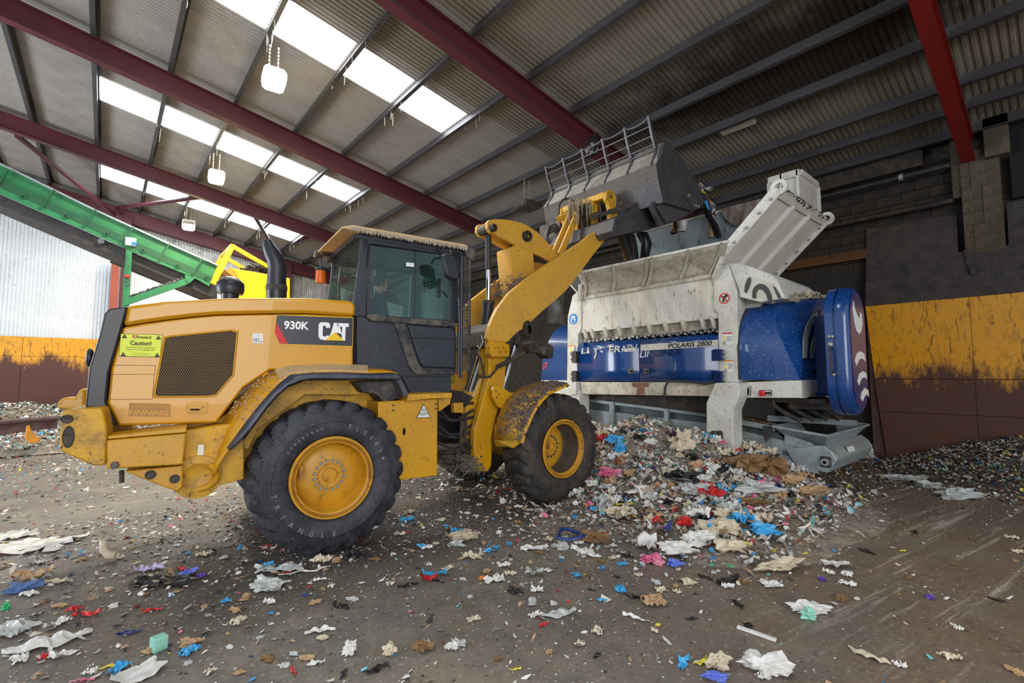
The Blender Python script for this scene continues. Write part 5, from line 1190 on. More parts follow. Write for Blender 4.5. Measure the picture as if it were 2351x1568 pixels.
# hopper front flap with curved ribs
bL, bR = (1334,683), (1642,628.5); tL, tR = (1326,628), (1672,556)
def flap_pt(t, s):
    """t along hinge 0..1, s from hinge 0 to lip 1"""
    a = SH.q(bL[0]+(bR[0]-bL[0])*t, bL[1]+(bR[1]-bL[1])*t, 0); 
    yl = -.36
    b = SH.q(tL[0]+(tR[0]-tL[0])*t, tL[1]+(tR[1]-tL[1])*t, yl)
    x = a[0]+(b[0]-a[0])*s; z = a[1]+(b[1]-a[1])*(s**.8); y = .02+(yl-.02)*(s**1.6)
    return SH.w(x, y, z)
rows = [[flap_pt(t/16, s/6) for t in range(17)] for s in range(7)]
fl = sp('front_flap', MB(SH).loft(rows), WHTD, smooth=True, solid=.02, label='lower front hopper flap')
for t in (.035, .24, .465, .50, .745, .965):
    rows = []
    for dt in (-.004, .004):
        rows.append([flap_pt(t+dt, s/6)+(SH.w(0, -.015, 0)-SH.o) for s in range(7)]); rows.append([flap_pt(t+dt, s/6)+(SH.w(0, -.06, 0)-SH.o) for s in range(7)])
    mb = MB(SH); mb.loft([rows[0], rows[1], rows[3], rows[2]])
    build('flap_rib', mb, WHTD, fl, solid=.01, fix=False)
mb = MB(SH); mb.tube([flap_pt(t/16, 1.0)+Vector((0, 0, .01)) for t in range(17)], .025, 8, raw=True); build('flap_lip', mb, WHT, fl)
for t in (0.0, 1.0):
    a = flap_pt(t, .0); build('flap_hinge', MB(SH).tube([a+(SH.w(0, -.06, -.08)-SH.o), flap_pt(t, .5)+(SH.w(0, -.05, 0)-SH.o)], .04, 6, raw=True), WHT, fl)
sp('hinge_rail', MB(SH).beam(flap_pt(0, 0)+Vector((0, 0, -.02)), flap_pt(1, 0)+Vector((0, 0, -.02)), .05, .06, raw=True), WHTD)
# right end flap: hinge along depth, rising outwards
hy0, hy1 = -.02, 2.0
hb = SH.q(1644, 601, hy0); ht = SH.q(1786, 434, hy0)
ef = MB(SH).loft([[SH.w(hb[0], y, hb[1]) for y in (hy0, 1, hy1)], [SH.w(ht[0], y, ht[1]) for y in (hy0, 1, hy1)]])
e_ = sp('end_flap', ef, BEI, solid=.03, fix=False, label='raised right hopper flap')
dx, dz = ht[0]-hb[0], ht[1]-hb[1]; ln = math.hypot(dx, dz); nx, nz = dz/ln, -dx/ln       # outward normal (down-right)
def ef_pt(s, y, o): return SH.w(hb[0]+dx*s+nx*o, y, hb[1]+dz*s+nz*o)
for y in (.66, 1.32):
    mb = MB(SH); r0 = [ef_pt(s, y-.07, .015) for s in (-.02, .93, .97)]; r1 = [ef_pt(s, y-.03, .07) for s in (-.02, .90, .94)]; r2 = [ef_pt(s, y+.03, .07) for s in (-.02, .90, .94)]; r3 = [ef_pt(s, y+.07, .015) for s in (-.02, .93, .97)]
    mb.loft([r0, r1, r2, r3]); build('flap_rib', mb, BEI, e_, fix=False)
for y in (hy0, hy1):
    mb = MB(SH); mb.beam(ef_pt(-.02, y, 0), ef_pt(1.0, y, 0), .045, .16, up=(ef_pt(0, y, 1)-ef_pt(0, y, 0)), raw=True)
    bb = build('flap_edge', mb, WHT, e_, bevel=.01)
    c = ef_pt(1.02, y, 0)-SH.o; cx_, cz_ = c.dot(SH.hx), c.z
    le = MB(SH).lathe(cx_, cz_, [(y-.024, .055), (y-.024, .11), (y+.024, .11), (y+.024, .055), (y-.024, .055)], 20); le.f = [f for f in le.f if len(f) == 4]
    build('lifting_eye', le, WHT, e_)
    for s in (.12, .3, .5, .7, .88):
        c = ef_pt(s, y, .03)-SH.o; build('flap_bolt', MB(SH).lathe(c.dot(SH.hx), c.z, [(y-.05, .02), (y-.03, .026)], 10), BOLT, e_)
mb = MB(SH); mb.beam(ef_pt(.98, hy0, .02), ef_pt(.98, hy1, .02), .04, .14, up=(ef_pt(1, 0, 0)-ef_pt(0, 0, 0)), raw=True); build('flap_edge', mb, BEI, e_, bevel=.01)
rr = random.Random(12); cr = MB(SH)
for k in range(260):
    y = hy0+.1+(hy1-hy0-.2)*rr.random(); c = ef_pt(1.0+.03*rr.random(), y, rr.uniform(-.06, .06)); cr.ball(tuple(c), rr.uniform(.008, .03), 5, 3) if False else cr.add([c+Vector((rr.uniform(-.03, .03), rr.uniform(-.03, .03), rr.uniform(-.02, .04))) for _ in range(4)], [(0, 1, 2), (0, 2, 3), (0, 3, 1), (1, 2, 3)], raw=True)
build('crusted_waste', cr, GREASE, e_, kind='stuff', fix=False)
# rear flap (blue grey) and folded corner
rl = [(6.5, 1.95), (3.35, 1.95)]
mb = MB(SH); A0 = SH.q(1640, 482, 2.0); A1 = SH.q(1768, 450, 2.0)
zt_ = A1[1]
mb.loft([[SH.w(-3.2, 2.0, 3.15), SH.w(-1.6, 2.0, 3.15), SH.w(A1[0], 2.0, 3.15)], [SH.w(-3.3, 2.12, zt_), SH.w(-1.6, 2.12, zt_), SH.w(A1[0]+.03, 2.12, zt_)]])
rfp = sp('rear_flap', mb, PANELB, solid=.02, fix=False, label='stained rear hopper flap')
build('brown_stain', MB(SH).pprism([(1652,481),(1768,451),(1772,470),(1738,500),(1690,520),(1668,505)], 2.0, 1.985, 1.995), mat('stain_brown', srgb(112, 88, 72), .7, dirt=srgb(164, 172, 172), dscale=7, damt=.9, stretch=(1, 1, .3)), rfp)
build('flap_lip', MB(SH).beam((-3.3, 2.12, zt_), (A1[0]+.03, 2.12, zt_), .05, .05), WHT, rfp)
mb = MB(SH); mb.loft([[SH.w(-3.0, .1, 3.2), SH.w(-3.0, 1.95, 3.2)], [SH.w(-3.9, .1, 4.1), SH.w(-3.9, 1.95, 4.1)]])
sp('end_flap', mb, BEI, solid=.03, fix=False, label='left hopper flap')
c0 = [SH.q(a, b, 2.0) for a, b in [(1763,411),(1835,394),(1840,482),(1770,470)]]
xk = c0[1][0]; 
r_ = pray(1876, 417); t_ = ((SH.o+SH.hx*xk-CAM).dot(SH.hx))/r_.dot(SH.hx); pk = CAM+r_*t_; yk = (pk-SH.o).dot(SH.hy)
zl = c0[2][1]-.15
cb_ = MB(SH)
cb_.loft([[SH.w(c0[0][0], 2.0, c0[0][1]), SH.w(xk, 2.0, c0[1][1]), SH.w(xk, yk, c0[1][1])], [SH.w(c0[0][0]+.02, 2.0, zl), SH.w(xk, 2.0, zl), SH.w(xk, yk, zl)]])
cf = sp('corner_flap', cb_, BEI, solid=.025, fix=False, label='folded corner of the hopper')
for x0_, x1_ in ((c0[0][0], c0[0][0]+.03), (c0[0][0]+(xk-c0[0][0])*.42, c0[0][0]+(xk-c0[0][0])*.5), (xk-.04, xk+.01)):
    build('flap_rib', MB(SH).box(x0_, x1_, 1.93, 2.0, zl, c0[0][1]), WHT, cf, bevel=.008)
build('flap_rib', MB(SH).box(c0[0][0], xk, 1.93, 2.0, c0[0][1]-.12, c0[0][1]), WHT, cf, bevel=.008)
build('flap_rib', MB(SH).box(xk-.01, xk+.05, 2.0, yk, c0[0][1]-.10, c0[0][1]), WHT, cf, bevel=.008)
build('flap_rib', MB(SH).box(xk-.01, xk+.05, yk-.06, yk, zl, c0[0][1]), WHT, cf, bevel=.008)
# white engine end cover with arc pattern
ce = [(1652,609),(1672,604),(1694,604),(1710,607),(1765,628),(1782,641),(1800,684),(1745,694),(1694,682),(1694,668),(1673,611)]
cv = sp('top_cover', SPr(ce, 0, .02, 1.6), WHT, bevel=.025, smooth='auto')
sp('cover_base', SPr([(1694,676),(1750,692),(1728,720),(1712,745),(1698,800),(1694,800)], .25, .3, 1.5), BEI)
yv = .015
decal('cover_recess', cv, SH, [(1712,636),(1722,633),(1776,652),(1796,684),(1760,690),(1704,670)], 0, yv, BEI)
def pat(pts, nm='cover_vent'): decal(nm, cv, SH, pts, 0, yv-.008, mat('vent_grey', srgb(66, 68, 70), .6) if nm else INK)
VG = mat('vent_dark', srgb(62, 64, 66), .6)
for pts in ([(1717,638),(1722,636),(1724,642),(1721,656),(1714,672),(1709,670),(1710,655)],
            [(1727,684),(1727,668),(1733,657),(1743,651),(1754,653),(1764,662),(1771,678),(1773,690),(1763,690),(1758,674),(1749,664),(1741,664),(1736,672),(1735,685)],
            [(1774,656),(1780,660),(1792,680),(1791,686),(1786,684)]):
    build('cover_vent', MB(SH).prism(SH.qs(pts, 0), yv-.012, yv-.004), VG, cv)
# blue engine hood: front face, ridge chamfer, end face
ye = SH.q(1837, 873, 0)[0]                     # x of the end face
zb0 = SH.q(1760, 872, 0)[1]; zt0 = SH.q(1728, 697, 0)[1]
hood_sec = [(1697,870),(1700,782),(1711,724),(1720,707),(1733,695)]
qz = SH.qs(hood_sec, 0)
# section across depth: vertical front, rounded shoulder, flat top
sec = [(0.0, zb0), (0.0, zb0+.3), (0.0, zb0+.5)]+[(.75-.75*math.cos(a_), zb0+.5+.72*math.sin(a_)) for a_ in [PI/2*k/9 for k in range(1, 10)]]+[(1.6, zb0+1.24)]
xs_ = [qz[0][0], qz[0][0]+.32]
kx = [.0, .30]
def hx_(y, z):
    t = (z-zb0)/1.19
    return ye-.28*max(0, min(1, (t-.08)*1.4))*(1-.0*t) if y <= .08 else ye-.28
mb = MB(SH); rows = []
for y, z in sec:
    t = (z-zb0)/1.19
    xe = ye-.30*min(1, max(0, t*1.5)) if t < .9 else ye-.30
    xe2 = ye+.02
    yy_ = max(y, .0)
    rows.append([SH.w(qz[0][0]+(.0 if t < .6 else (t-.6)*.12), yy_, z), SH.w((qz[0][0]+xe)/2, yy_, z), SH.w(xe, yy_, z), SH.w(ye, yy_+(.42*min(1, t*1.3)), z), SH.w(ye+.0, 1.25, z)])
mb.loft(rows)
eh = sp('engine_cover', mb, BLUT, smooth='auto', fix=False, label='blue side cover with dust on top')
build('cover_seal', MB(SH).tube([SH.w(p[0]-.01, -.01, p[1]) if False else r[0] for r in rows for p in (0,)][:8], .02, 6, raw=True), CBLK, eh)
# grey arc inlays on the end face
def xplane(px, py, X):
    r = pray(px, py); t = ((SH.o+SH.hx*X-CAM).dot(SH.hx))/r.dot(SH.hx); p = CAM+r*t
    return ((p-SH.o).dot(SH.hy), p.z)
def on_end(name, px, X, th, m, parent):
    q_ = [xplane(a, b, X) for a, b in px]; n = len(q_)
    mb = MB(SH); mb.add([SH.w(X, y, z) for y, z in q_]+[SH.w(X+th, y, z) for y, z in q_], [tuple(range(n)), tuple(range(2*n-1, n-1, -1))]+[(i, i+n, (i+1) % n+n, (i+1) % n) for i in range(n)], raw=True)
    return build(name, mb, m, parent)
INL = mat('inlay_grey', srgb(150, 152, 146), .85)
on_end('inlay_panel', [(1842,760),(1868,716),(1884,712),(1889,800),(1887,830),(1842,830)], ye+.0, .006, BLUM, eh)
on_end('inlay', [(1843,822),(1843,780),(1849,750),(1866,720),(1875,716),(1877,728),(1862,748),(1854,778),(1851,822)], ye+.005, .01, INL, eh)
on_end('inlay', [(1861,822),(1860,800),(1865,778),(1874,762),(1879,766),(1878,778),(1870,795),(1868,823)], ye+.005, .01, INL, eh)
on_end('inlay', [(1877,822),(1876,812),(1881,804),(1882,818),(1880,824)], ye+.005, .01, INL, eh)
on_end('handle_slot', [(1864,850),(1893,850),(1893,858),(1864,858)], ye+.005, .008, INK, eh)
rr = random.Random(31); cr = MB(SH)
for k in range(420):
    x = rr.uniform(qz[0][0]+.1, ye+.1); y = rr.uniform(.1, 1.1); z = zb0+1.19+(.0 if y > .3 else -.12*(.3-y)/.2); s = rr.uniform(.01, .035)
    if x > ye-.15: s *= 1.6
    c = SH.w(x, y, z); cr.add([c+Vector((rr.uniform(-s, s), rr.uniform(-s, s), rr.uniform(-s*.3, s*1.2))) for _ in range(4)], [(0, 1, 2), (0, 2, 3), (0, 3, 1), (1, 2, 3)], raw=True)
build('settled_dust', cr, mat('settled_fluff', srgb(176, 164, 138), .95), eh, kind='stuff', fix=False)
# white lower panel under it
lw = [(1697,878),(1837,873),(1837,914),(1698,913)]
sp('lower_fascia', SPr(lw, 0, -.01, 1.25), WHT, bevel=.01)
on_end('fascia_end', [(1837,873),(1906,870),(1910,911),(1893,912),(1885,899),(1862,903),(1848,914),(1837,914)], ye-.005, .02, WHT, shr)
k_ = decal('switch_plate', shr, SH, [(1711,887),(1725,887),(1725,908),(1711,908)], 0, -.016, INK); decal('plate_field', k_, SH, [(1712.5,888.5),(1723.5,888.5),(1723.5,906.5),(1712.5,906.5)], 0, -.02, PAPR)
for b in (893, 898, 903): c = SH.q(1718, b, -.02); build('switch', MB(SH).lathe(c[0], c[1], [(-.03, .018), (-.02, .02)], 8), INK, k_)
k_ = decal('stop_panel', shr, SH, [(1744,895.5),(1773,895.5),(1773,909),(1744,909)], 0, -.016, INK); decal('plate_field', k_, SH, [(1746,897),(1771,897),(1771,907.5),(1746,907.5)], 0, -.02, PAPR)
c = SH.q(1751, 903, -.02); build('stop_button', MB(SH).lathe(c[0], c[1], [(-.06, .03), (-.055, .04), (-.03, .04), (-.02, .02)], 16), REDP, k_, smooth='auto')
for a in (1759, 1766): c = SH.q(a, 902.5, -.02); build('switch', MB(SH).lathe(c[0], c[1], [(-.03, .02), (-.02, .022)], 10), INK, k_)
on_end('end_label', [(1890,874),(1897,874),(1899,900),(1892,900)], ye+.016, .003, PAPR, shr)
for a, b in ((1701,884), (1701,905)): c = SH.q(a, b, -.02); sp('frame_bolt', MB(SH).lathe(c[0], c[1], [(-.05, .02), (-.05, .035), (-.02, .035)], 12), WHTD, smooth='auto')
# belt guard: upright stadium beyond the end
gx0_, gx1_ = 1.17, 1.42                                # along x (towards the camera's right)
def gq(px, py, X): return xplane(px, py, X)
yc0 = gq(1950, 800, gx1_)[0]; yc1 = gq(1995, 880, gx1_)[0]; zt1 = gq(1966, 659, gx1_)[1]; zb1 = gq(1972, 956, gx1_)[1]
cy = (yc0+yc1)/2; R_g = (yc1-yc0)/2
def stad(R, y0=cy, za=zb1, zb_=zt1, n=14, sh=0):
    P = []
    for i in range(n+1): a = PI*i/n; P.append((y0+R*math.cos(a), zb_-R_g+R*math.sin(a)))
    for i in range(n+1): a = PI+PI*i/n; P.append((y0+R*math.cos(a), za+R_g+R*math.sin(a)))
    return P
mb = MB(SH)
secs = [(gx0_, R_g-.0), (gx0_+.09, R_g), (gx0_+.094, R_g-.02), (gx0_+.11, R_g-.02), (gx0_+.115, R_g), (gx1_-.06, R_g), (gx1_-.02, R_g-.02), (gx1_, R_g-.06)]
mb.loft([[SH.w(x, y, z) for y, z in stad(R)] for x, R in secs], close=True)
n = len(stad(1)); L0 = len(mb.v)-n; mb.f.append(tuple(range(L0, L0+n)))
bg = sp('belt_guard', mb, BLU, smooth='auto', fix=True, label='upright blue belt guard at the engine end')
mb = MB(SH); P = stad(R_g-.075); mb.add([SH.w(gx1_+.006, y, z) for y, z in P], [tuple(range(len(P)))], raw=True)
build('guard_face', mb, PURP, bg, fix=False)
X_ = gx1_+.008
on_end('guard_swirl', [(1959,690),(1962,708),(1968,724),(1974,732),(1974,716),(1978,722),(1980,742),(1977,760),(1972,768),(1966,760),(1961,740),(1957,710)], X_, .004, PAPR, bg)
for pts in ([(1962,828),(1966,812),(1974,806),(1984,812),(1987,830),(1980,824),(1973,824),(1966,840)],
            [(1968,875),(1972,858),(1980,852),(1988,856),(1990,870),(1983,866),(1977,870),(1972,885)],
            [(1976,915),(1978,900),(1985,890),(1993,896),(1995,912),(1990,905),(1985,910),(1980,922)]):
    on_end('guard_swirl', pts, X_, .004, PAPR, bg)
for (a, b) in ((1904,773), (1912,773), (1907,791), (1915,860)):
    c = SH.q(a, b, cy-R_g)
    build('guard_bolt', MB(SH).ball((c[0], cy-R_g-.01, c[1]), .022 if b != 791 else .035, 8, 6), BOLT, bg, smooth=True)
a = SH.q(1908, 795, cy-R_g); b = SH.q(1914, 858, cy-R_g)
build('guard_handle', MB(SH).tube([(a[0], cy-R_g-.01, a[1]), (a[0]+.01, cy-R_g-.06, a[1]-.05), (b[0], cy-R_g-.06, b[1]+.05), (b[0], cy-R_g-.01, b[1])], .014, 6), CBLK, bg)
mb = MB(); 
# left blue cover
lh = MB(SH); rows = []
z8 = SH.q(1270, 873, 0)[1]; xl_ = SH.q(1301, 873, 0)[0]
for y, z in [(0.0, z8), (0, z8+.45), (.05, z8+.75), (.16, z8+1.0), (.34, z8+1.14), (.6, z8+1.2), (1.6, z8+1.2)]:
    wl_ = xl_-SH.q(1243, 873, 0)[0]; tt = (z-z8)/1.2; w2 = wl_*(1-.45*max(0, tt-.25))
    rows.append([SH.w(xl_, y, z), SH.w(xl_-w2, y, z), SH.w(xl_-w2-.12, y+.3, z), SH.w(xl_-w2-.14, 1.3, z)])
lh.loft(rows); lcv = sp('engine_cover', lh, BLU, smooth='auto', fix=False, label='blue cover at the far left end')
words('worn_red_print', lcv, SH, [('UT', (1246,848), (1258,846), (1246,834), .02)], 0, -.006, mat('red_orange_print', srgb(226, 70, 50), .5))
sp('left_fascia', MB(SH).box(xl_-wl_, xl_, 0, 1.3, z8-.2, z8), WHT)
sp('drive_housing', MB(SH).box(ye-.1, gx0_+.02, .98, cy+R_g-.05, 1.42, zt1-.3), BLUM, bevel=.03)
# undercarriage bits below the engine end
for k in range(4):
    a = xplane(1790+k*34, 918, ye-.1-.05*k)
    P = [SH.w(ye-.45+.1*k, .3+.22*k, 1.36), SH.w(ye-.45+.1*k, .3+.22*k, 1.27), SH.w(ye-.32+.12*k, .3+.22*k, 1.18), SH.w(ye-.12+.1*k, .32+.22*k, 1.08)]
    sp('linkage', MB(SH).tube(P, .035, 8, raw=True), GREASE)
sp('under_rail', MB(SH).beam(SH.w(ye-.3, .4, 1.28), SH.w(ye+.25, 1.1, 1.25), .06, .10, raw=True), GREASE)
sp('under_rail', MB(SH).beam(SH.w(ye-.6, .4, 1.08), SH.w(ye+.3, 1.2, 1.02), .08, .08, raw=True), GALVD)
sp('under_tray', MB(SH).box(.1, ye+.2, .3, 1.9, 1.32, 1.38), GREASE)
sp('under_tray', MB(SH).box(.05, ye-.1, 1.2, 1.8, .5, 1.3), DARK)
# pictogram labels on the end frames
def ringsign(cx_, cy_, r, m, y, fill=None):
    c = SH.q(cx_, cy_, y); e = SH.q(cx_+r, cy_, y); R = e[0]-c[0]
    o = sp('safety_sign', ringmesh(c, y-.006, R, R*.82, 28), m, fix=False) if fill is None else sp('safety_sign', MB(SH).lathe(c[0], c[1], [(y-.005, R), (y-.005, 0)], 28), m)
    return o, c, R
s1, c, R = ringsign(1663, 685, 12.5, REDP, -.02)
build('sign_bar', MB(SH).beam((c[0]-R*.6, -.028, c[1]+R*.62), (c[0]+R*.6, -.028, c[1]-R*.62), .004, R*.17), REDP, s1)
fg = MB(SH); fg.tube([(c[0]-.02, -.025, c[1]-R*.6), (c[0], -.025, c[1]), (c[0]+.02, -.025, c[1]+R*.3)], .012, 5); fg.ball((c[0]+.03, -.025, c[1]+R*.48), .018, 6, 5); fg.tube([(c[0]-.04, -.025, c[1]+.02), (c[0]+.05, -.025, c[1]+.03)], .008, 5)
build('sign_figure', fg, INK, s1, fix=False)
s2, c, R = ringsign(1316.5, 732.5, 9.5, BLUP, 0, 1)
build('sign_face', MB(SH).lathe(c[0], c[1]-.01, [(-.009, R*.72), (-.009, 0)], 20, 0, None, .85, 1), PAPR, s2)
build('sign_mask', MB(SH).lathe(c[0], c[1]-R*.35, [(-.012, R*.35), (-.012, 0)], 16), BLUP, s2)
build('sign_mask', MB(SH).box(c[0]-R*.6, c[0]+R*.6, -.013, -.010, c[1]+R*.1, c[1]+R*.2), BLUP, s2)
def warn(x0_, y0_, m, w_=22, h_=27):
    k = decal('warning_label', shr, SH, [(x0_,y0_),(x0_+w_,y0_),(x0_+w_,y0_+h_),(x0_,y0_+h_)], -.02, -.024, PAPR)
    decal('label_header', k, SH, [(x0_,y0_),(x0_+w_,y0_-.5),(x0_+w_,y0_+2.5),(x0_,y0_+3)], -.02, -.027, m)
    for b in (.32, .58): decal('label_triangle', k, SH, [(x0_+1.5,y0_+h_*b+3),(x0_+4.5,y0_+h_*b-2.5),(x0_+7.5,y0_+h_*b+3)], -.02, -.028, YELP)
    words('label_text', k, SH, [('======', (x0_+10,y0_+h_*.45), (x0_+w_-1,y0_+h_*.45), (x0_+10,y0_+h_*.3)), ('======', (x0_+10,y0_+h_*.7), (x0_+w_-1,y0_+h_*.7), (x0_+10,y0_+h_*.55))], -.02, -.028, INKG)
    c = SH.q(x0_+4.5, y0_+h_*.87, -.02); build('label_ring', ringmesh(c, -.028, .022, .014, 12), INK, k, fix=False)
warn(1659, 764, REDP); warn(1662, 827, ORNP); warn(1306, 793, ORNP, 13, 20)

# ------------------------------------------------------------------ galvanised discharge conveyor
con = empty('discharge_conveyor', (7.6, 3.6, 0), 'galvanised steel discharge conveyor running under the shredder', 'conveyor')
def cp(name, mb, m, parent=None, **k): return build(name, mb, m, parent or con, **k)
yk0 = .33
def CPr(px, y0=yk0, th=.05, lat=yk0): return MB(SH).pprism(px, lat, y0, y0+th)
GW = 1.75
near = [(1340,938),(1622,971),(1697,988),(1800,1012),(1900,1026),(1925,1050),(1903,1084),(1870,1080),(1712,1047),(1560,1012),(1388,978),(1340,967)]
cp('side_frame', CPr(near, yk0), GALV, bevel=.006)
q_ = SH.qs(near, yk0); cp('side_frame', MB(SH).prism(q_, yk0+GW-.1, yk0+GW-.05), GALV)
cp('top_rail', CPr([(1338,909),(1480,926),(1622,944),(1622,957),(1480,938),(1338,921)], yk0-.03, .08), GALV, bevel=.006)
cp('top_rail', CPr([(1697,962),(1778,978),(1780,990),(1697,974)], yk0-.03, .08), GALV, bevel=.006)
cp('skirt', CPr([(1338,920),(1622,956),(1697,972),(1780,990),(1800,1012),(1622,972),(1338,940)], yk0+.06, .02), GALVD)
cp('belt', MB(SH).prism(SH.qs([(1338,938),(1622,971),(1800,1010),(1900,1030),(1900,1040),(1800,1022),(1338,948)], yk0+.1), yk0+.1, yk0+GW-.15), CBLK)
cp('lower_flange', CPr([(1388,973),(1560,1007),(1712,1042),(1880,1078),(1880,1086),(1712,1050),(1560,1016),(1388,981)], yk0-.05, .06), GALV)
for a in (1408, 1533, 1692):
    y_ = 908+(a-1340)*.135; dy = 55 if a < 1600 else 70
    pst = cp('side_post', CPr([(a-5,y_+3),(a+5,y_+4),(a+5,y_+dy+8),(a-5,y_+dy+6)], yk0-.06, .04), GALV, bevel=.004)
    for j in range(4):
        c = SH.q(a, y_+10+j*dy/4, yk0-.06); build('post_bolt', MB(SH).lathe(c[0], c[1], [(yk0-.075, .012), (yk0-.06, .014)], 6), BOLT, pst)
# lip caked with shreds along the top rail
rr = random.Random(4); cr = MB(SH)
for k in range(1500):
    t = rr.random(); a = 1340+282*t if k % 5 else 1700+80*t; b = 908+(a-1340)*.132 if a < 1650 else 961+(a-1697)*.2
    c = SH.wp(a, b-1, yk0); s = .02+.03*max(0, math.sin((a-1340)/282*3.1))
    cr.add([c+Vector((rr.uniform(-.04, .12), rr.uniform(-.04, .04), rr.uniform(-.01, s))) for _ in range(3)], [(0, 1, 2)], raw=True)
cp('shredded_fringe', cr, mat('brown_shreds', srgb(140, 116, 92), .95), kind='stuff', fix=False)
# end housing and tray
e0 = SH.qs([(1806,1030),(1893,1022),(1913,1036),(1925,1056),(1903,1085),(1830,1070)], yk0)
eh2 = cp('end_housing', MB(SH).prism(e0, yk0-.05, yk0+GW), GALV, bevel=.015, label='pulley housing at the low end')
tr = MB(SH); xA, xB = SH.q(1778, 978, yk0-.1)[0], SH.q(1903, 1000, yk0-.1)[0]
zt_ = (SH.q(1778, 978, yk0-.1)[1]+SH.q(1903, 1002, yk0-.1)[1])/2; zb_ = SH.q(1895, 1026, yk0)[1]
top = [(xA, yk0-.15, SH.q(1778, 979, yk0-.15)[1]), (xB, yk0-.15, SH.q(1903, 1001, yk0-.15)[1]), (xB+.02, yk0+GW, SH.q(1903, 1001, yk0-.15)[1]+.02), (xA, yk0+GW, SH.q(1778, 979, yk0-.15)[1])]
bot = [(xA+.15, yk0+.12, zb_+.02), (xB-.12, yk0+.12, zb_), (xB-.12, yk0+GW-.3, zb_), (xA+.15, yk0+GW-.3, zb_+.02)]
tr.loft([[SH.w(*p) for p in top+top[:1]], [SH.w(*p) for p in bot+bot[:1]]])
cp('catch_tray', tr, GALV, solid=.012, fix=False, label='flared catch tray')
te = MB(SH)
for a, b in ((0, 1), (1, 2), (2, 3), (3, 0)): te.beam(top[a], top[b], .03, .03)
cp('tray_rim', te, GALV)
c = SH.q(1900, 1059, yk0); b1 = cp('bearing', MB(SH).box(c[0]-.06, c[0]+.06, yk0-.09, yk0-.05, c[1]-.07, c[1]+.07), CBLK, bevel=.01)
build('bearing_cap', MB(SH).lathe(c[0], c[1], [(yk0-.13, .02), (yk0-.13, .045), (yk0-.09, .05)], 18), BOLT, b1, smooth='auto')
cp('adjuster_slot', CPr([(1797,1035),(1830,1041),(1830,1049),(1797,1044)], yk0-.005, .01), GALVD)
cp('adjuster_slot', CPr([(1858,1047),(1882,1051),(1882,1062),(1858,1058)], yk0-.005, .01), DARK)
cp('cover_plate', CPr([(1802,996),(1866,1017),(1866,1032),(1802,1020)], yk0-.02, .02), GALV, bevel=.003)
cp('guard_flag', CPr([(1757,976),(1778,978),(1776,1000),(1763,1016),(1757,998)], yk0-.08, .01), CBLK)
for (a, b, w_, h_) in ((1449, 966, 31, 18), (1703, 1016, 37, 19)):
    k = decal('safety_plate', con, SH, [(a,b),(a+w_,b+w_*.12),(a+w_,b+h_+4),(a,b+h_)], yk0, yk0-.004, INK)
    c = SH.q(a+9, b+8, yk0); build('plate_cog', ringmesh(c, yk0-.008, .05, .03, 10), PAPR, k, fix=False)
    words('plate_text', k, SH, [('======', (a+16,b+12), (a+w_-2,b+14), (a+16,b+4)), ('IIIIIIIIIIII', (a+2,b+h_-1), (a+w_-2,b+h_+2), (a+2,b+h_-4))], yk0, yk0-.008, PAPR)
xe_ = e0[3][0]
on_end('rating_label', [(1943,1026),(1957,1023),(1962,1034),(1948,1038)], xe_-.02, .01, PAPR, con)
for a, b in ((1580, 1020), (1750, 1062)): 
    c = SH.q(a, b-5, yk0+.1); cp('support_leg', MB(SH).tube([(c[0], yk0+.3, c[1]), (c[0]+.1, yk0+.3, 0)], .04, 8), GALV)
    c2 = cp('support_leg', MB(SH).tube([(c[0], yk0+GW-.3, c[1]), (c[0]+.1, yk0+GW-.3, 0)], .04, 8), GALV)
# ------------------------------------------------------------------ green conveyor and yellow hopper in the background
YG = 17.0
gcv = empty('inclined_conveyor', (0.33, YG, 0), 'long green inclined belt conveyor crossing in front of the white gable wall', 'conveyor')
def gp_(name, px, y0, y1, m, parent=None, **k): return build(name, MB().pprism(px, YG, y0, y1), m, parent or gcv, **k)
gp_('side_panel', [(-150,308),(0,378),(122,438),(217,483),(306,525),(388,561),(462,595),(500,610),(487,639),(370,586),(105,463),(0,418),(-150,350)], YG+.06, YG+.10, GRN, label='upper green side panel')
gp_('lower_panel', [(-150,352),(0,418),(105,463),(370,586),(487,639),(480,658),(441,636),(365,605),(281,567),(194,529),(97,488),(0,445),(-150,376)], YG-.05, YG+.0, GRN)
gp_('painted_shadow_band', [(-150,347),(0,415),(105,460),(370,583),(487,636),(484,650),(370,600),(105,478),(0,432),(-150,364)], YG-.06, YG+.10, GRND)  # dark green band painting in the shadow line between the side panels
gp_('top_edge', [(-150,304),(0,374),(217,480),(388,558),(500,608),(500,611),(388,562),(217,484),(0,378),(-150,308)], YG-.04, YG+.06, GALV)
gp_('belt_underside', [(-150,374),(0,444),(97,487),(194,528),(281,567),(365,604),(441,635),(500,655),(500,686),(278,590),(230,570),(0,469),(-150,400)], YG+.1, YG+1.2, CBLK)
gp_('side_panel', [(-150,308),(0,378),(217,483),(388,561),(500,610),(487,639),(370,586),(105,463),(0,418),(-150,350)], YG+1.2, YG+1.25, GRN)
for a, b, c, d in ((19,392,-6,430), (125,438,93,482), (219.5,483,191,524), (306,523,282,562), (388,561,364,601), (463,595,440,632)):
    A = WORLD.q(a, b, YG); B = WORLD.q(c, d, YG); build('panel_rib', MB().beam((A[0], YG-.06, A[1]), (B[0], YG-.06, B[1]), .07, .04), GRND, gcv)
for a, b in ((52,452), (151,497), (244,538), (328,576), (407,611), (473,638)):
    c = WORLD.q(a, b, YG-.05); build('idler_bracket', MB().lathe(c[0], c[1], [(YG-.09, .03), (YG-.09, .06), (YG-.05, .07)], 14), GRND, gcv)
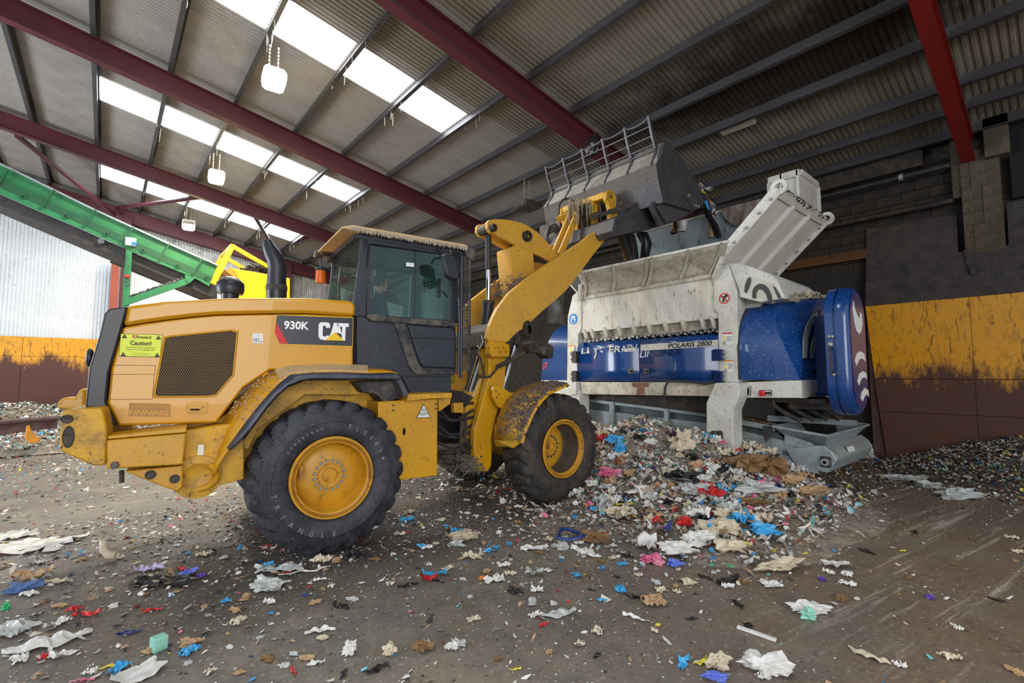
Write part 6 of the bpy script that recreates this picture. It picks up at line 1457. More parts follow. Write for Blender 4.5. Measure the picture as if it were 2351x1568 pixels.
pst = build('support_post', MB().box(.30, .44, YG-.1, YG+.08, 0, WORLD.q(283, 572, YG)[1]), GRN, gcv, bevel=.01)
build('support_post', MB().box(.30, .44, YG+1.1, YG+1.25, 0, WORLD.q(283, 572, YG)[1]), GRN, gcv)
gp_('diagonal_brace', [(285,688),(286,703),(434,652),(446,641),(423,641)], YG-.12, YG+.02, GRN)
gp_('brace_plate', [(423,632),(446,640),(434,652),(425,645)], YG-.14, YG-.1, GRN)
rr = random.Random(2); cr = MB()
for k in range(500):
    t = rr.random(); a = 288+132*t; b = 687-45*t; c = WORLD.q(a, b, YG); v = Vector((c[0], YG-.05+rr.uniform(-.06, .06), c[1]))
    cr.add([v+Vector((rr.uniform(-.05, .05), rr.uniform(-.05, .05), rr.uniform(-.01, .07))) for _ in range(3)], [(0, 1, 2)])
build('settled_scraps', cr, mat('settled_scraps', srgb(110, 112, 112), .9), gcv, kind='stuff', fix=False)
for a0, b0, a1, b1, w_ in ((255,597,474,688,.16),):
    A = WORLD.q(a0, b0, YG+1.5); B = WORLD.q(a1, b1, YG+1.5); ct_ = build('cable_tray', MB().beam((A[0], YG+1.5, A[1]), (B[0], YG+1.5, B[1]), .08, w_), CBLK, gcv)
c = WORLD.q(232, 556, YG-.05); build('guide_roller', MB().lathe(c[0], c[1], [(YG-.2, .07), (YG+.1, .07)], 14), GALVD, gcv)
q0 = WORLD.q(300, 555, YG-.1)
sb_ = build('switch_box', MB().box(q0[0]-.12, q0[0]+.12, YG-.2, YG-.08, q0[1]-.12, q0[1]+.1), PAPR, gcv, bevel=.01)
build('box_front', MB().box(q0[0]+.02, q0[0]+.13, YG-.22, YG-.19, q0[1]-.1, q0[1]-.02), BLUP, sb_)
P = [WORLD.q(*p, YG-.15) for p in [(293,585),(290,600),(297,608),(292,620),(291,632)]]
build('pull_cord', MB().tube([(a, YG-.15, b) for a, b in P], .012, 5), GALVD, gcv)
c = WORLD.q(292, 634, YG-.15); build('cord_handle', MB().box(c[0]-.06, c[0]+.06, YG-.18, YG-.12, c[1]-.04, c[1]+.03), REDP, gcv, bevel=.01)
for b in (641, 651):
    c = WORLD.q(292, b, YG-.15); P = [(c[0]+.07*math.cos(t*PI/6), YG-.15, c[1]+.045*math.sin(t*PI/6)) for t in range(13)]
    build('cord_ring', MB().tube(P, .01, 5), GALVD, gcv)
hop = empty('feed_hopper', (3.3, YG, 0), 'bright yellow feed hopper with tubular frame at the foot of the green conveyor', 'hopper')
def hp(name, px, y0, y1, m, **k): return build(name, MB().pprism(px, YG, y0, y1), m, hop, **k)
hp('hopper_body', [(528,619),(600,631),(660,642),(660,760),(560,760),(541,690),(541,637)], YG-.3, YG+1.3, HYEL, bevel=.02)
hp('hopper_flap', [(511,624),(528,618),(542,637),(541,645)], YG-.32, YG+1.2, HYEO)
for y in (YG-.35, YG+1.3):
    for (a, b, c, d, w_) in ((529,569,484,656,.15), (529,571,622,624,.12), (500,608,529,571,.08)):
        A = WORLD.q(a, b, YG); B = WORLD.q(c, d, YG); build('frame_tube', MB().beam((A[0], y, A[1]), (B[0], y, B[1]), w_*.8, w_), HYEL if w_ > .1 else HYEO, hop, bevel=.01)
A = WORLD.q(529, 570, YG); build('frame_tube', MB().beam((A[0], YG-.35, A[1]), (A[0], YG+1.3, A[1]), .12, .12), HYEL, hop)
for x in (2.9, 3.9):
    build('hopper_leg', MB().box(x, x+.12, YG-.2, YG-.05, 0, 3.4), HYEO, hop)
cr = MB(); rr = random.Random(9)
for k in range(300):
    c = WORLD.q(560+60*rr.random(), 612+14*rr.random(), YG); v = Vector((c[0], YG+rr.uniform(-.3, .6), c[1]))
    cr.add([v+Vector((rr.uniform(-.12, .12), rr.uniform(-.1, .1), rr.uniform(-.08, .08))) for _ in range(3)], [(0, 1, 2)])
build('hopper_waste', cr, GREASE, hop, kind='stuff', fix=False)
build('hanging_cord', MB().tube([(2.9, YG, 4.9), (2.95, YG, 4.6), (2.9, YG, 4.3)], .012, 5), GREASE, hop)
# steel girder on the floor at the far left
gird = empty('steel_girder', (-1.8, 14.5, 0), 'rusty brown steel girder lying on the floor against the shredded heap', 'girder')
g_ = lambda name, px, y0, y1, m, **k: build(name, MB().pprism(px, 14.5, y0, y1), m, gird, **k)
g_('girder_web', [(-60,975),(0,972),(60,965),(100,962),(133,960),(131,982),(60,990),(0,998),(-60,1000)], 14.4, 14.5, BRWN, bevel=.01)
g_('top_flange', [(-60,970),(0,967),(100,959),(134,957),(134,961),(100,964),(0,972),(-60,975)], 14.3, 14.9, BRWN)
g_('girder_stand', [(66,975),(71,973),(78,992),(95,1004),(95,1011),(72,1013),(62,1002)], 14.1, 14.25, HYEO, bevel=.01)

# ------------------------------------------------------------------ driver
def skin_body(name, verts, edges, radii, m, parent, root=0, lvl=2, **k):
    me = bpy.data.meshes.new(name); c = Vector(verts[root]); W_ = [LR.w(*v) for v in verts]; c = W_[root]
    me.from_pydata([tuple(v-c) for v in W_], edges, []); me.materials.append(m)
    o = bpy.data.objects.new(name, me); COL.objects.link(o); WLOC[o.name] = c
    sk = o.modifiers.new('skin', 'SKIN'); sk.use_smooth_shade = True
    for i, r in enumerate(radii):
        d = me.skin_vertices[0].data[i]; r = (r, r) if not isinstance(r, tuple) else r; d.radius = r; d.use_root = (i == root)
    s = o.modifiers.new('sub', 'SUBSURF'); s.levels = lvl; s.render_levels = lvl
    if parent is not None: o.parent = parent; o.location = c-WLOC[parent.name]
    else: o.location = c
    return tag(o, **k)
drv = empty('person', LR.w(.80, -.03, 2.0), 'driver in a dark jacket and pale vest seated in the loader cab facing the bucket', 'person')
V = [(.78,-.03,2.10),(.76,-.03,2.30),(.75,-.03,2.50),(.77,-.03,2.62),(.79,-.03,2.72),      # 0-4 pelvis..neck
     (.76,-.21,2.58),(.84,-.27,2.36),(1.06,-.20,2.36),(1.18,-.15,2.40),                     # 5-8 near arm
     (.76,.15,2.58),(.84,.21,2.36),(1.06,.14,2.36),(1.18,.11,2.40),                         # 9-12 far arm
     (.86,-.14,2.10),(1.22,-.16,2.12),(1.32,-.16,1.74),(1.44,-.16,1.68),                    # 13-16
     (.86,.08,2.10),(1.22,.12,2.12),(1.32,.12,1.74),(1.44,.12,1.68)]
E_ = [(0,1),(1,2),(2,3),(3,4),(3,5),(5,6),(6,7),(7,8),(3,9),(9,10),(10,11),(11,12),(0,13),(13,14),(14,15),(15,16),(0,17),(17,18),(18,19),(19,20)]
Rr = [.15,.15,.16,.11,.055,.07,.052,.042,.032,.07,.052,.042,.032,.10,.075,.055,.05,.10,.075,.055,.05]
skin_body('body', V, E_, Rr, CLOTH, drv)
skin_body('vest', [(.77,-.03,2.22),(.75,-.03,2.4),(.75,-.03,2.56)], [(0,1),(1,2)], [(.165,.185),(.17,.19),(.12,.18)], HIVIS, drv)
hd = MB(LR); base = (.82, -.03, 2.87)
rows = []; nA, nB = 20, 16
for j in range(nB+1):
    th = PI*j/nB; row = []
    for i in range(nA):
        a = 2*PI*i/nA; x = .095*math.sin(th)*math.cos(a); y = .075*math.sin(th)*math.sin(a); z = .125*math.cos(th)
        if z < -.02: x *= 1-.25*min(1, (-z-.02)/.1); y *= 1-.35*min(1, (-z-.02)/.1)
        if math.cos(a) > .9 and -.03 < z < .02: x += .012*(1 if z < 0 else .5)       # nose
        if math.cos(a) > .8 and .02 < z < .05: x -= .006                             # eye line
        if math.cos(a) > .8 and -.095 < z < -.06: x += .012                           # chin
        row.append(LR.w(base[0]+x, base[1]+y, base[2]+z))
    rows.append(row)
hd.loft(rows, close=True)
h_ = build('head', hd, SKIN, drv, smooth=True)
hr = MB(LR); rows = []
for j in range(9):
    th = PI*.58*j/8; row = []
    for i in range(nA):
        a = 2*PI*i/nA; k = 1.13
        zz = .125*math.cos(th)*k; cut = math.cos(a) > .45 and zz < .06
        row.append(LR.w(base[0]-.006+.095*k*math.sin(th)*math.cos(a)*(.7 if cut else 1), base[1]+.075*k*math.sin(th)*math.sin(a), base[2]+max(zz, .055 if math.cos(a) > .45 else -.06)))
    rows.append(row)
hr.loft(rows, close=True); build('hair', hr, HAIR, h_, smooth=True, fix=False)
for s in (-1, 1):
    build('ear', MB(LR).ball((base[0]-.01, base[1]+s*.076, base[2]-.01), .026, 10, 8, (.6, .35, 1)), SKIN, h_, smooth=True)
    build('eye', MB(LR).ball((base[0]+.083, base[1]+s*.03, base[2]+.018), .011, 8, 6), INK, h_, smooth=True)
build('mouth', MB(LR).beam((base[0]+.092, base[1]-.02, base[2]-.062), (base[0]+.092, base[1]+.02, base[2]-.062), .006, .006), REDP, h_)
for s, y in ((-1, -.15), (1, .11)):
    p0 = (1.20, y, 2.41)
    vs = [(1.17, y, 2.40), (1.21, y, 2.41), (1.25, y, 2.415)]; es = [(0, 1), (1, 2)]; rs_ = [.026, (.036, .020), (.034, .016)]
    for k in range(4):
        yk = y-.027+.018*k; L_ = .05+.008*(k in (1, 2)); n = len(vs)
        vs += [(1.27, yk, 2.415), (1.29+.2*L_, yk, 2.405), (1.285+.1*L_, yk, 2.38)]; es += [(2, n), (n, n+1), (n+1, n+2)]; rs_ += [.010, .009, .008]
    n = len(vs); vs += [(1.215, y-s*.035, 2.405), (1.245, y-s*.045, 2.395)]; es += [(1, n), (n, n+1)]; rs_ += [.011, .009]
    skin_body('hand', vs, es, rs_, SKIN, drv, lvl=1)
# ------------------------------------------------------------------ waste: heaps, scatter and single pieces
from mathutils import noise as MN
def sstep(a, b, x): t = min(1, max(0, (x-a)/(b-a))); return t*t*(3-2*t)
GS = [(6.8, 4.6, .66, .75, 1.3), (6.2, 3.5, .26, .75, .8), (7.0, 2.75, .26, .45, .45), (5.35, 2.75, .13, .7, .6), (8.3, 6.2, .5, 1.2, 1.6), (5.9, 4.7, .22, .5, .6), (4.3, 3.9, .05, .9, .5), (5.0, 2.1, .06, .5, .35)]
def heap(x, y):
    h = 0
    for cx_, cy_, a, sx, sy in GS: h += a*math.exp(-((x-cx_)/sx)**2/2-((y-cy_)/sy)**2/2)
    # keep clear of the near front tyre
    h += .62*sstep(9.6, 12.0, x)*sstep(2.9, .4, y)*(1 if y > -4 else .5)
    h += .85*math.exp(-((x+2.6)/2.6)**2/2-((y-20.6)/1.5)**2/2)+.25*math.exp(-((x+1.4)/1.5)**2/2-((y-16.2)/1.2)**2/2)
    if h < .02: return 0
    return max(0, h-.02)*(1+.35*MN.noise(Vector((x*2.3, y*2.3, 0))))+.05*sstep(.02, .2, h)*MN.noise(Vector((x*8, y*8, 3)))
PAL = dict(white=(222,220,214), offw=(206,198,184), grey=(160,158,154), tan=(176,146,112), brown=(118,88,62), dark=(40,38,42), blue=(50,140,204), navy=(36,60,130), red=(196,40,48), pink=(214,120,150), yellow=(222,204,74), green=(70,160,120), teal=(120,190,200))
def palette(weights):
    ks = list(weights); w = np.array([weights[k] for k in ks], float); w /= w.sum()
    cols = np.array([srgb(*PAL[k]) for k in ks]); return cols, w
def scatter(name, pts, sizes, weights, label, cat, lift=0.3, seed=1, flat=.35, parent=None, kind='stuff', aspect=2.6):
    rs = np.random.RandomState(seed); n = len(pts); P = np.array(pts); S = np.array(sizes)
    cols, w = palette(weights); ci = rs.choice(len(w), n, p=w)
    a0 = rs.uniform(0, 2*np.pi, n); asp = rs.uniform(1, aspect, n)
    V = np.zeros((n, 6, 3)); tx = rs.normal(0, flat, n); ty = rs.normal(0, flat, n)
    for k in range(5):
        a = 2*np.pi*k/5; r = S*rs.uniform(.45, 1.15, n)
        lx = r*np.cos(a)*np.sqrt(asp)*.7; ly = r*np.sin(a)/np.sqrt(asp)*.8
        x = lx*np.cos(a0)-ly*np.sin(a0); y = lx*np.sin(a0)+ly*np.cos(a0)
        V[:, k, 0] = P[:, 0]+x; V[:, k, 1] = P[:, 1]+y
        V[:, k, 2] = np.maximum(P[:, 2]+.002, P[:, 2]+x*tx+y*ty+S*rs.uniform(0, lift, n))
    V[:, 5] = P; V[:, 5, 2] += S*rs.uniform(0, lift*.9, n)+.003
    F = [(i*6+5, i*6+k, i*6+(k+1) % 5) for i in range(n) for k in range(5)]
    me = bpy.data.meshes.new(name); c = Vector((float(P[:, 0].mean()), float(P[:, 1].mean()), 0))
    V[:, :, 0] -= c.x; V[:, :, 1] -= c.y
    me.from_pydata(V.reshape(-1, 3).tolist(), [], F); me.materials.append(TINT)
    at = me.color_attributes.new('tint', 'FLOAT_COLOR', 'POINT')
    C4 = cols[ci]*rs.uniform(.75, 1.08, (n, 1)); C4[:, 3] = 1
    at.data.foreach_set('color', np.repeat(C4, 6, axis=0).astype(np.float32).ravel())
    o = bpy.data.objects.new(name, me); COL.objects.link(o); WLOC[o.name] = c
    if parent is not None: o.parent = parent; o.location = c-WLOC[parent.name]
    else: o.location = c
    return tag(o, label, cat, None, kind)
def rect_pts(n, x0, x1, y0, y1, dens, seed):
    r = random.Random(seed); out = []
    while len(out) < n:
        x, y = r.uniform(x0, x1), r.uniform(y0, y1)
        if r.random() < dens(x, y): out.append((x, y))
    return out
# heap bodies
def mound(name, x0, x1, y0, y1, step, label, m, thr=.003):
    nx, ny = int((x1-x0)/step), int((y1-y0)/step); vs = []; idx = {}; f = []
    H_ = [[heap(x0+i*step, y0+j*step) for j in range(ny+1)] for i in range(nx+1)]
    def vid(i, j):
        if (i, j) not in idx: idx[(i, j)] = len(vs); vs.append(Vector((x0+i*step, y0+j*step, H_[i][j]-.022)))
        return idx[(i, j)]
    for i in range(nx):
        for j in range(ny):
            if max(H_[i][j], H_[i+1][j], H_[i][j+1], H_[i+1][j+1]) > thr: f.append((vid(i, j), vid(i+1, j), vid(i+1, j+1), vid(i, j+1)))
    mb = MB(); mb.v = vs; mb.f = f
    o = build(name, mb, m, smooth=True, fix=False, kind='stuff', label=label, cat='waste heap'); return o
HEAPM = mat('heap_core', srgb(150, 138, 122), .9, dirt=srgb(84, 74, 66), dscale=9, damt=.9, speck=srgb(216, 210, 200), sscale=22, samt=.95, bump=1, bscale=30)
WMIX = dict(white=40, offw=24, grey=9, tan=14, brown=5, dark=5, blue=3, navy=1.5, red=3, pink=2.5, yellow=1.6, green=1.4, teal=2)
WDARK = dict(white=16, offw=18, grey=18, tan=9, brown=9, dark=24, blue=2, navy=2, red=1, pink=.5, yellow=2.5, green=2, teal=3)
WBLUE = dict(white=30, offw=14, grey=18, tan=5, brown=5, dark=18, blue=3, navy=3, red=3, pink=2, yellow=1, green=3, teal=7)
HEAPD = mat('bank_core', srgb(96, 88, 78), .9, dirt=srgb(52, 46, 44), dscale=9, damt=.9, speck=srgb(176, 170, 160), sscale=22, samt=.9, bump=1, bscale=30)
hm = mound('waste_heap', 3.0, 9.6, .6, 8.2, .06, 'mixed heap of shredded packaging and plastic film under the shredder', HEAPM)
hR = mound('shredded_bank', 9.5, 11.93, -2.2, 2.9, .07, 'dark bank of shredded waste along the yellow push wall on the right', HEAPD)
hL = mound('shredded_bank', -9.0, 2.4, 14.3, 23.5, .14, 'low grey bank of shredded waste by the back push wall on the left', HEAPM)
pts = rect_pts(21000, 4.0, 9.0, 1.7, 7.2, lambda x, y: min(1, .03+2.2*heap(x, y)), 1)
scatter('heap_scraps', [(x, y, heap(x, y)) for x, y in pts], [.014+.06*random.Random(i).random()**1.7 for i in range(len(pts))], WMIX, None, None, .7, 3, .5, hm)
pts = rect_pts(11000, 9.2, 12.0, -1.5, 3.0, lambda x, y: min(1, .12+2.4*heap(x, y)), 2)
scatter('bank_scraps', [(x, y, heap(x, y)) for x, y in pts], [random.Random(i).uniform(.012, .045) for i in range(len(pts))], WDARK, None, None, .6, 4, .5, hR)
pts = rect_pts(9000, -8.0, 2.2, 14.5, 23.3, lambda x, y: min(1, .05+2*heap(x, y)), 5)
scatter('bank_scraps', [(x, y, heap(x, y)) for x, y in pts], [random.Random(i).uniform(.03, .08) for i in range(len(pts))], WBLUE, None, None, .6, 5, .5, hL)
# crumbs over the whole floor
def fd_near(x, y):
    d = .30+.9*math.exp(-((x-5.2)/1.6)**2-((y-3.2)/1.6)**2)+.8*math.exp(-((x-8.5)/1.6)**2-((y-1.0)/1.2)**2)+.35*sstep(2.5, 5.5, y)
    if x > 2.8 and y < 2.2: d *= .35 if y < 1.6 else .7
    return min(1, d)*(.5+.5*MN.noise(Vector((x*1.1, y*1.1, 7)))+.25)
pts = rect_pts(40000, -2.5, 9.8, -.4, 7.6, fd_near, 11)
scatter('floor_crumbs', [(x, y, heap(x, y)*.95) for x, y in pts], [.003+.013*random.Random(i).random()**2.2 for i in range(len(pts))], dict(white=26, offw=20, grey=12, tan=16, brown=12, dark=14, blue=1.2, red=.8, yellow=1, green=.5, teal=1), 'fine crumbs of paper and plastic strewn across the concrete floor', 'litter', .4, 21, .3)
pts = rect_pts(6500, -2.5, 9.8, -.2, 7.6, lambda x, y: fd_near(x, y)*min(1, .16+1.3*math.exp(-((x-5.0)/1.6)**2-((y-3.4)/1.5)**2)+.35*sstep(1.8, 4, y)*(x < 3)), 12)
scatter('floor_scraps', [(x, y, heap(x, y)*.95) for x, y in pts], [.012+.034*random.Random(i).random()**1.8 for i in range(len(pts))], WMIX, 'small torn scraps scattered over the floor around the loader wheels', 'litter', .5, 22, .35)
pts = rect_pts(26000, -7, 5.0, 6.0, 23, lambda x, y: .40+.60*sstep(8, 15, y), 13)
scatter('far_floor_scraps', [(x, y, heap(x, y)) for x, y in pts], [.010+.045*random.Random(i).random()**2.5 for i in range(len(pts))], WBLUE, 'pale scraps strewn over the far floor behind the loader', 'litter', .4, 23, .3)
# ---- single pieces
def M_(name, c, r=.6, **k): return mat(name, srgb(*c), r, **k)
LM = dict(
    white=M_('scrap_white', (226,226,222), .6, dirt=srgb(170,160,146), dscale=9, damt=.6),
    cream=M_('scrap_cream', (214,202,176), .6, dirt=srgb(160,138,110), dscale=9, damt=.6),
    tan=M_('scrap_tan', (190,156,116), .65, dirt=srgb(120,92,66), dscale=9, damt=.6),
    brown=M_('scrap_brown', (136,104,66), .65, dirt=srgb(84,62,44), dscale=9, damt=.7),
    black=M_('film_black', (26,26,30), .3, dirt=srgb(70,68,66), dscale=9, damt=.4),
    blue=M_('film_blue', (66,168,222), .35, dirt=srgb(40,110,170), dscale=9, damt=.5),
    navy=M_('strap_navy', (24,50,120), .4), denim=M_('cloth_denim', (92,124,176), .8, dirt=srgb(60,80,120), dscale=9, damt=.6),
    red=M_('scrap_red', (206,44,44), .5, dirt=srgb(150,40,40), dscale=9, damt=.4), pink=M_('film_pink', (210,92,134), .4, dirt=srgb(230,180,196), dscale=8, damt=.7),
    yellow=M_('scrap_yellow', (222,208,60), .5), green=M_('film_green', (60,170,110), .5), mint=M_('foam_mint', (150,210,190), .8, dirt=srgb(110,170,150), dscale=9, damt=.6),
    purple=M_('scrap_purple', (92,56,160), .45), lilac=M_('scrap_lilac', (196,186,222), .6), periw=M_('scrap_periwinkle', (100,120,210), .5),
    orange=M_('scrap_orange', (222,130,50), .5), clear=M_('film_clear', (196,200,198), .22, dirt=srgb(140,138,132), dscale=8, damt=.6, coat=.3),
    rust=M_('scrap_rust', (150,86,52), .7))
def crumple_sheet(w, l, amp, seed, res=9, ragged=.22, curl=0):
    vs = []; f = []; o = Vector((seed*7.3, seed*3.1, 0))
    for i in range(res+1):
        for j in range(res+1):
            u, v = i/res*2-1, j/res*2-1
            e = 1+ragged*MN.noise(Vector((math.atan2(v, u)*1.3, seed*1.7, max(abs(u), abs(v)))))*2
            x = u*w/2*e; y = v*l/2*e
            p = Vector((x*9/max(w, l)*.4, y*9/max(w, l)*.4, 0))+o
            z = abs(MN.noise(p*1.3))*amp*1.5+abs(MN.noise(p*3.1))*amp*.7+curl*(u*u)*amp*.5
            x += MN.noise(p*2+Vector((5, 0, 0)))*w*.10; y += MN.noise(p*2+Vector((0, 9, 0)))*l*.10
            vs.append(Vector((x, y, z+.004)))
    for i in range(res):
        for j in range(res):
            if max(abs(i/res*2-1), abs(j/res*2-1)) > .75 and MN.noise(Vector((i*.9, j*.9, seed))) > .25: continue
            a = i*(res+1)+j; f.append((a, a+res+1, a+res+2, a+1))
    return vs, f
def crumple_bag(w, l, h, seed, n=22, m=13):
    vs = []; f = []
    for i in range(m+1):
        th = PI*i/m
        for k in range(n):
            a = 2*PI*k/n; d = Vector((math.sin(th)*math.cos(a), math.sin(th)*math.sin(a), math.cos(th)))
            q = d*1.5+Vector((seed*3.3, seed, 0)); r = 1.05+.75*MN.noise(q)-.75*abs(MN.noise(q*2.2))+.30*MN.noise(q*5.5)-.25*abs(MN.noise(q*9))
            r *= 1+.5*max(0, MN.noise(Vector((math.cos(a)*1.2, math.sin(a)*1.2, seed*2.1))))
            z = d.z*h*.5*r+h*.34
            vs.append(Vector((d.x*w/2*r, d.y*l/2*r, max(0.003, z))))
    for i in range(m):
        for k in range(n):
            a = i*n+k; b = i*n+(k+1) % n; f.append((a, a+n, b+n, b))
    return vs, f
def tail_strip(w, l, amp, seed, res=14):
    vs = []; f = []
    for j in range(res+1):
        t = j/res*2-1; cx_ = MN.noise(Vector((t*1.5, seed, 0)))*l*.18; ww = w*(.35+.75*(1-abs(t))**.6+.4*MN.noise(Vector((t*2.2, seed, 5))))
        for i in (-1, -.35, .35, 1):
            vs.append(Vector((cx_+i*ww/2, t*l/2, .004+abs(MN.noise(Vector((t*1.6, i*.9, seed))))*amp*1.3)))
    for j in range(res):
        for i in range(3): a = j*4+i; f.append((a, a+1, a+5, a+4))
    return vs, f
MESHC = {}
def piece(name, kind, w, l, h, seed, mk, loc, rot, label, cat, group=None, tilt=(0, 0)):
    key = (kind, round(w, 3), round(l, 3), round(h, 3), seed, mk)
    if key not in MESHC:
        fn = dict(sheet=lambda: crumple_sheet(w, l, h, seed), curl=lambda: crumple_sheet(w, l, h, seed, 8, .1, 1.0), bag=lambda: crumple_bag(w, l, h, seed), strip=lambda: tail_strip(w, l, h, seed))[kind]
        vs, f = fn(); me = bpy.data.meshes.new(name); me.from_pydata([tuple(v) for v in vs], [], f)
        me.polygons.foreach_set('use_smooth', [kind == 'curl']*len(me.polygons)); me.materials.append(LM[mk]); MESHC[key] = me
    o = bpy.data.objects.new(name, MESHC[key]); COL.objects.link(o); o.location = loc; o.rotation_euler = (tilt[0], tilt[1], rot)
    return tag(o, label, cat, group)
def at_px(px, py):
    """first meeting of the pixel's ray with floor or heap"""
    r = pray(px, py); tz = -CAMZ/r.z; t = tz*.25
    while t < tz:
        p = CAM+r*t
        if p.z <= heap(p.x, p.y): return Vector((p.x, p.y, heap(p.x, p.y)))
        t += tz*.004
    p = CAM+r*tz; return Vector((p.x, p.y, heap(p.x, p.y)))
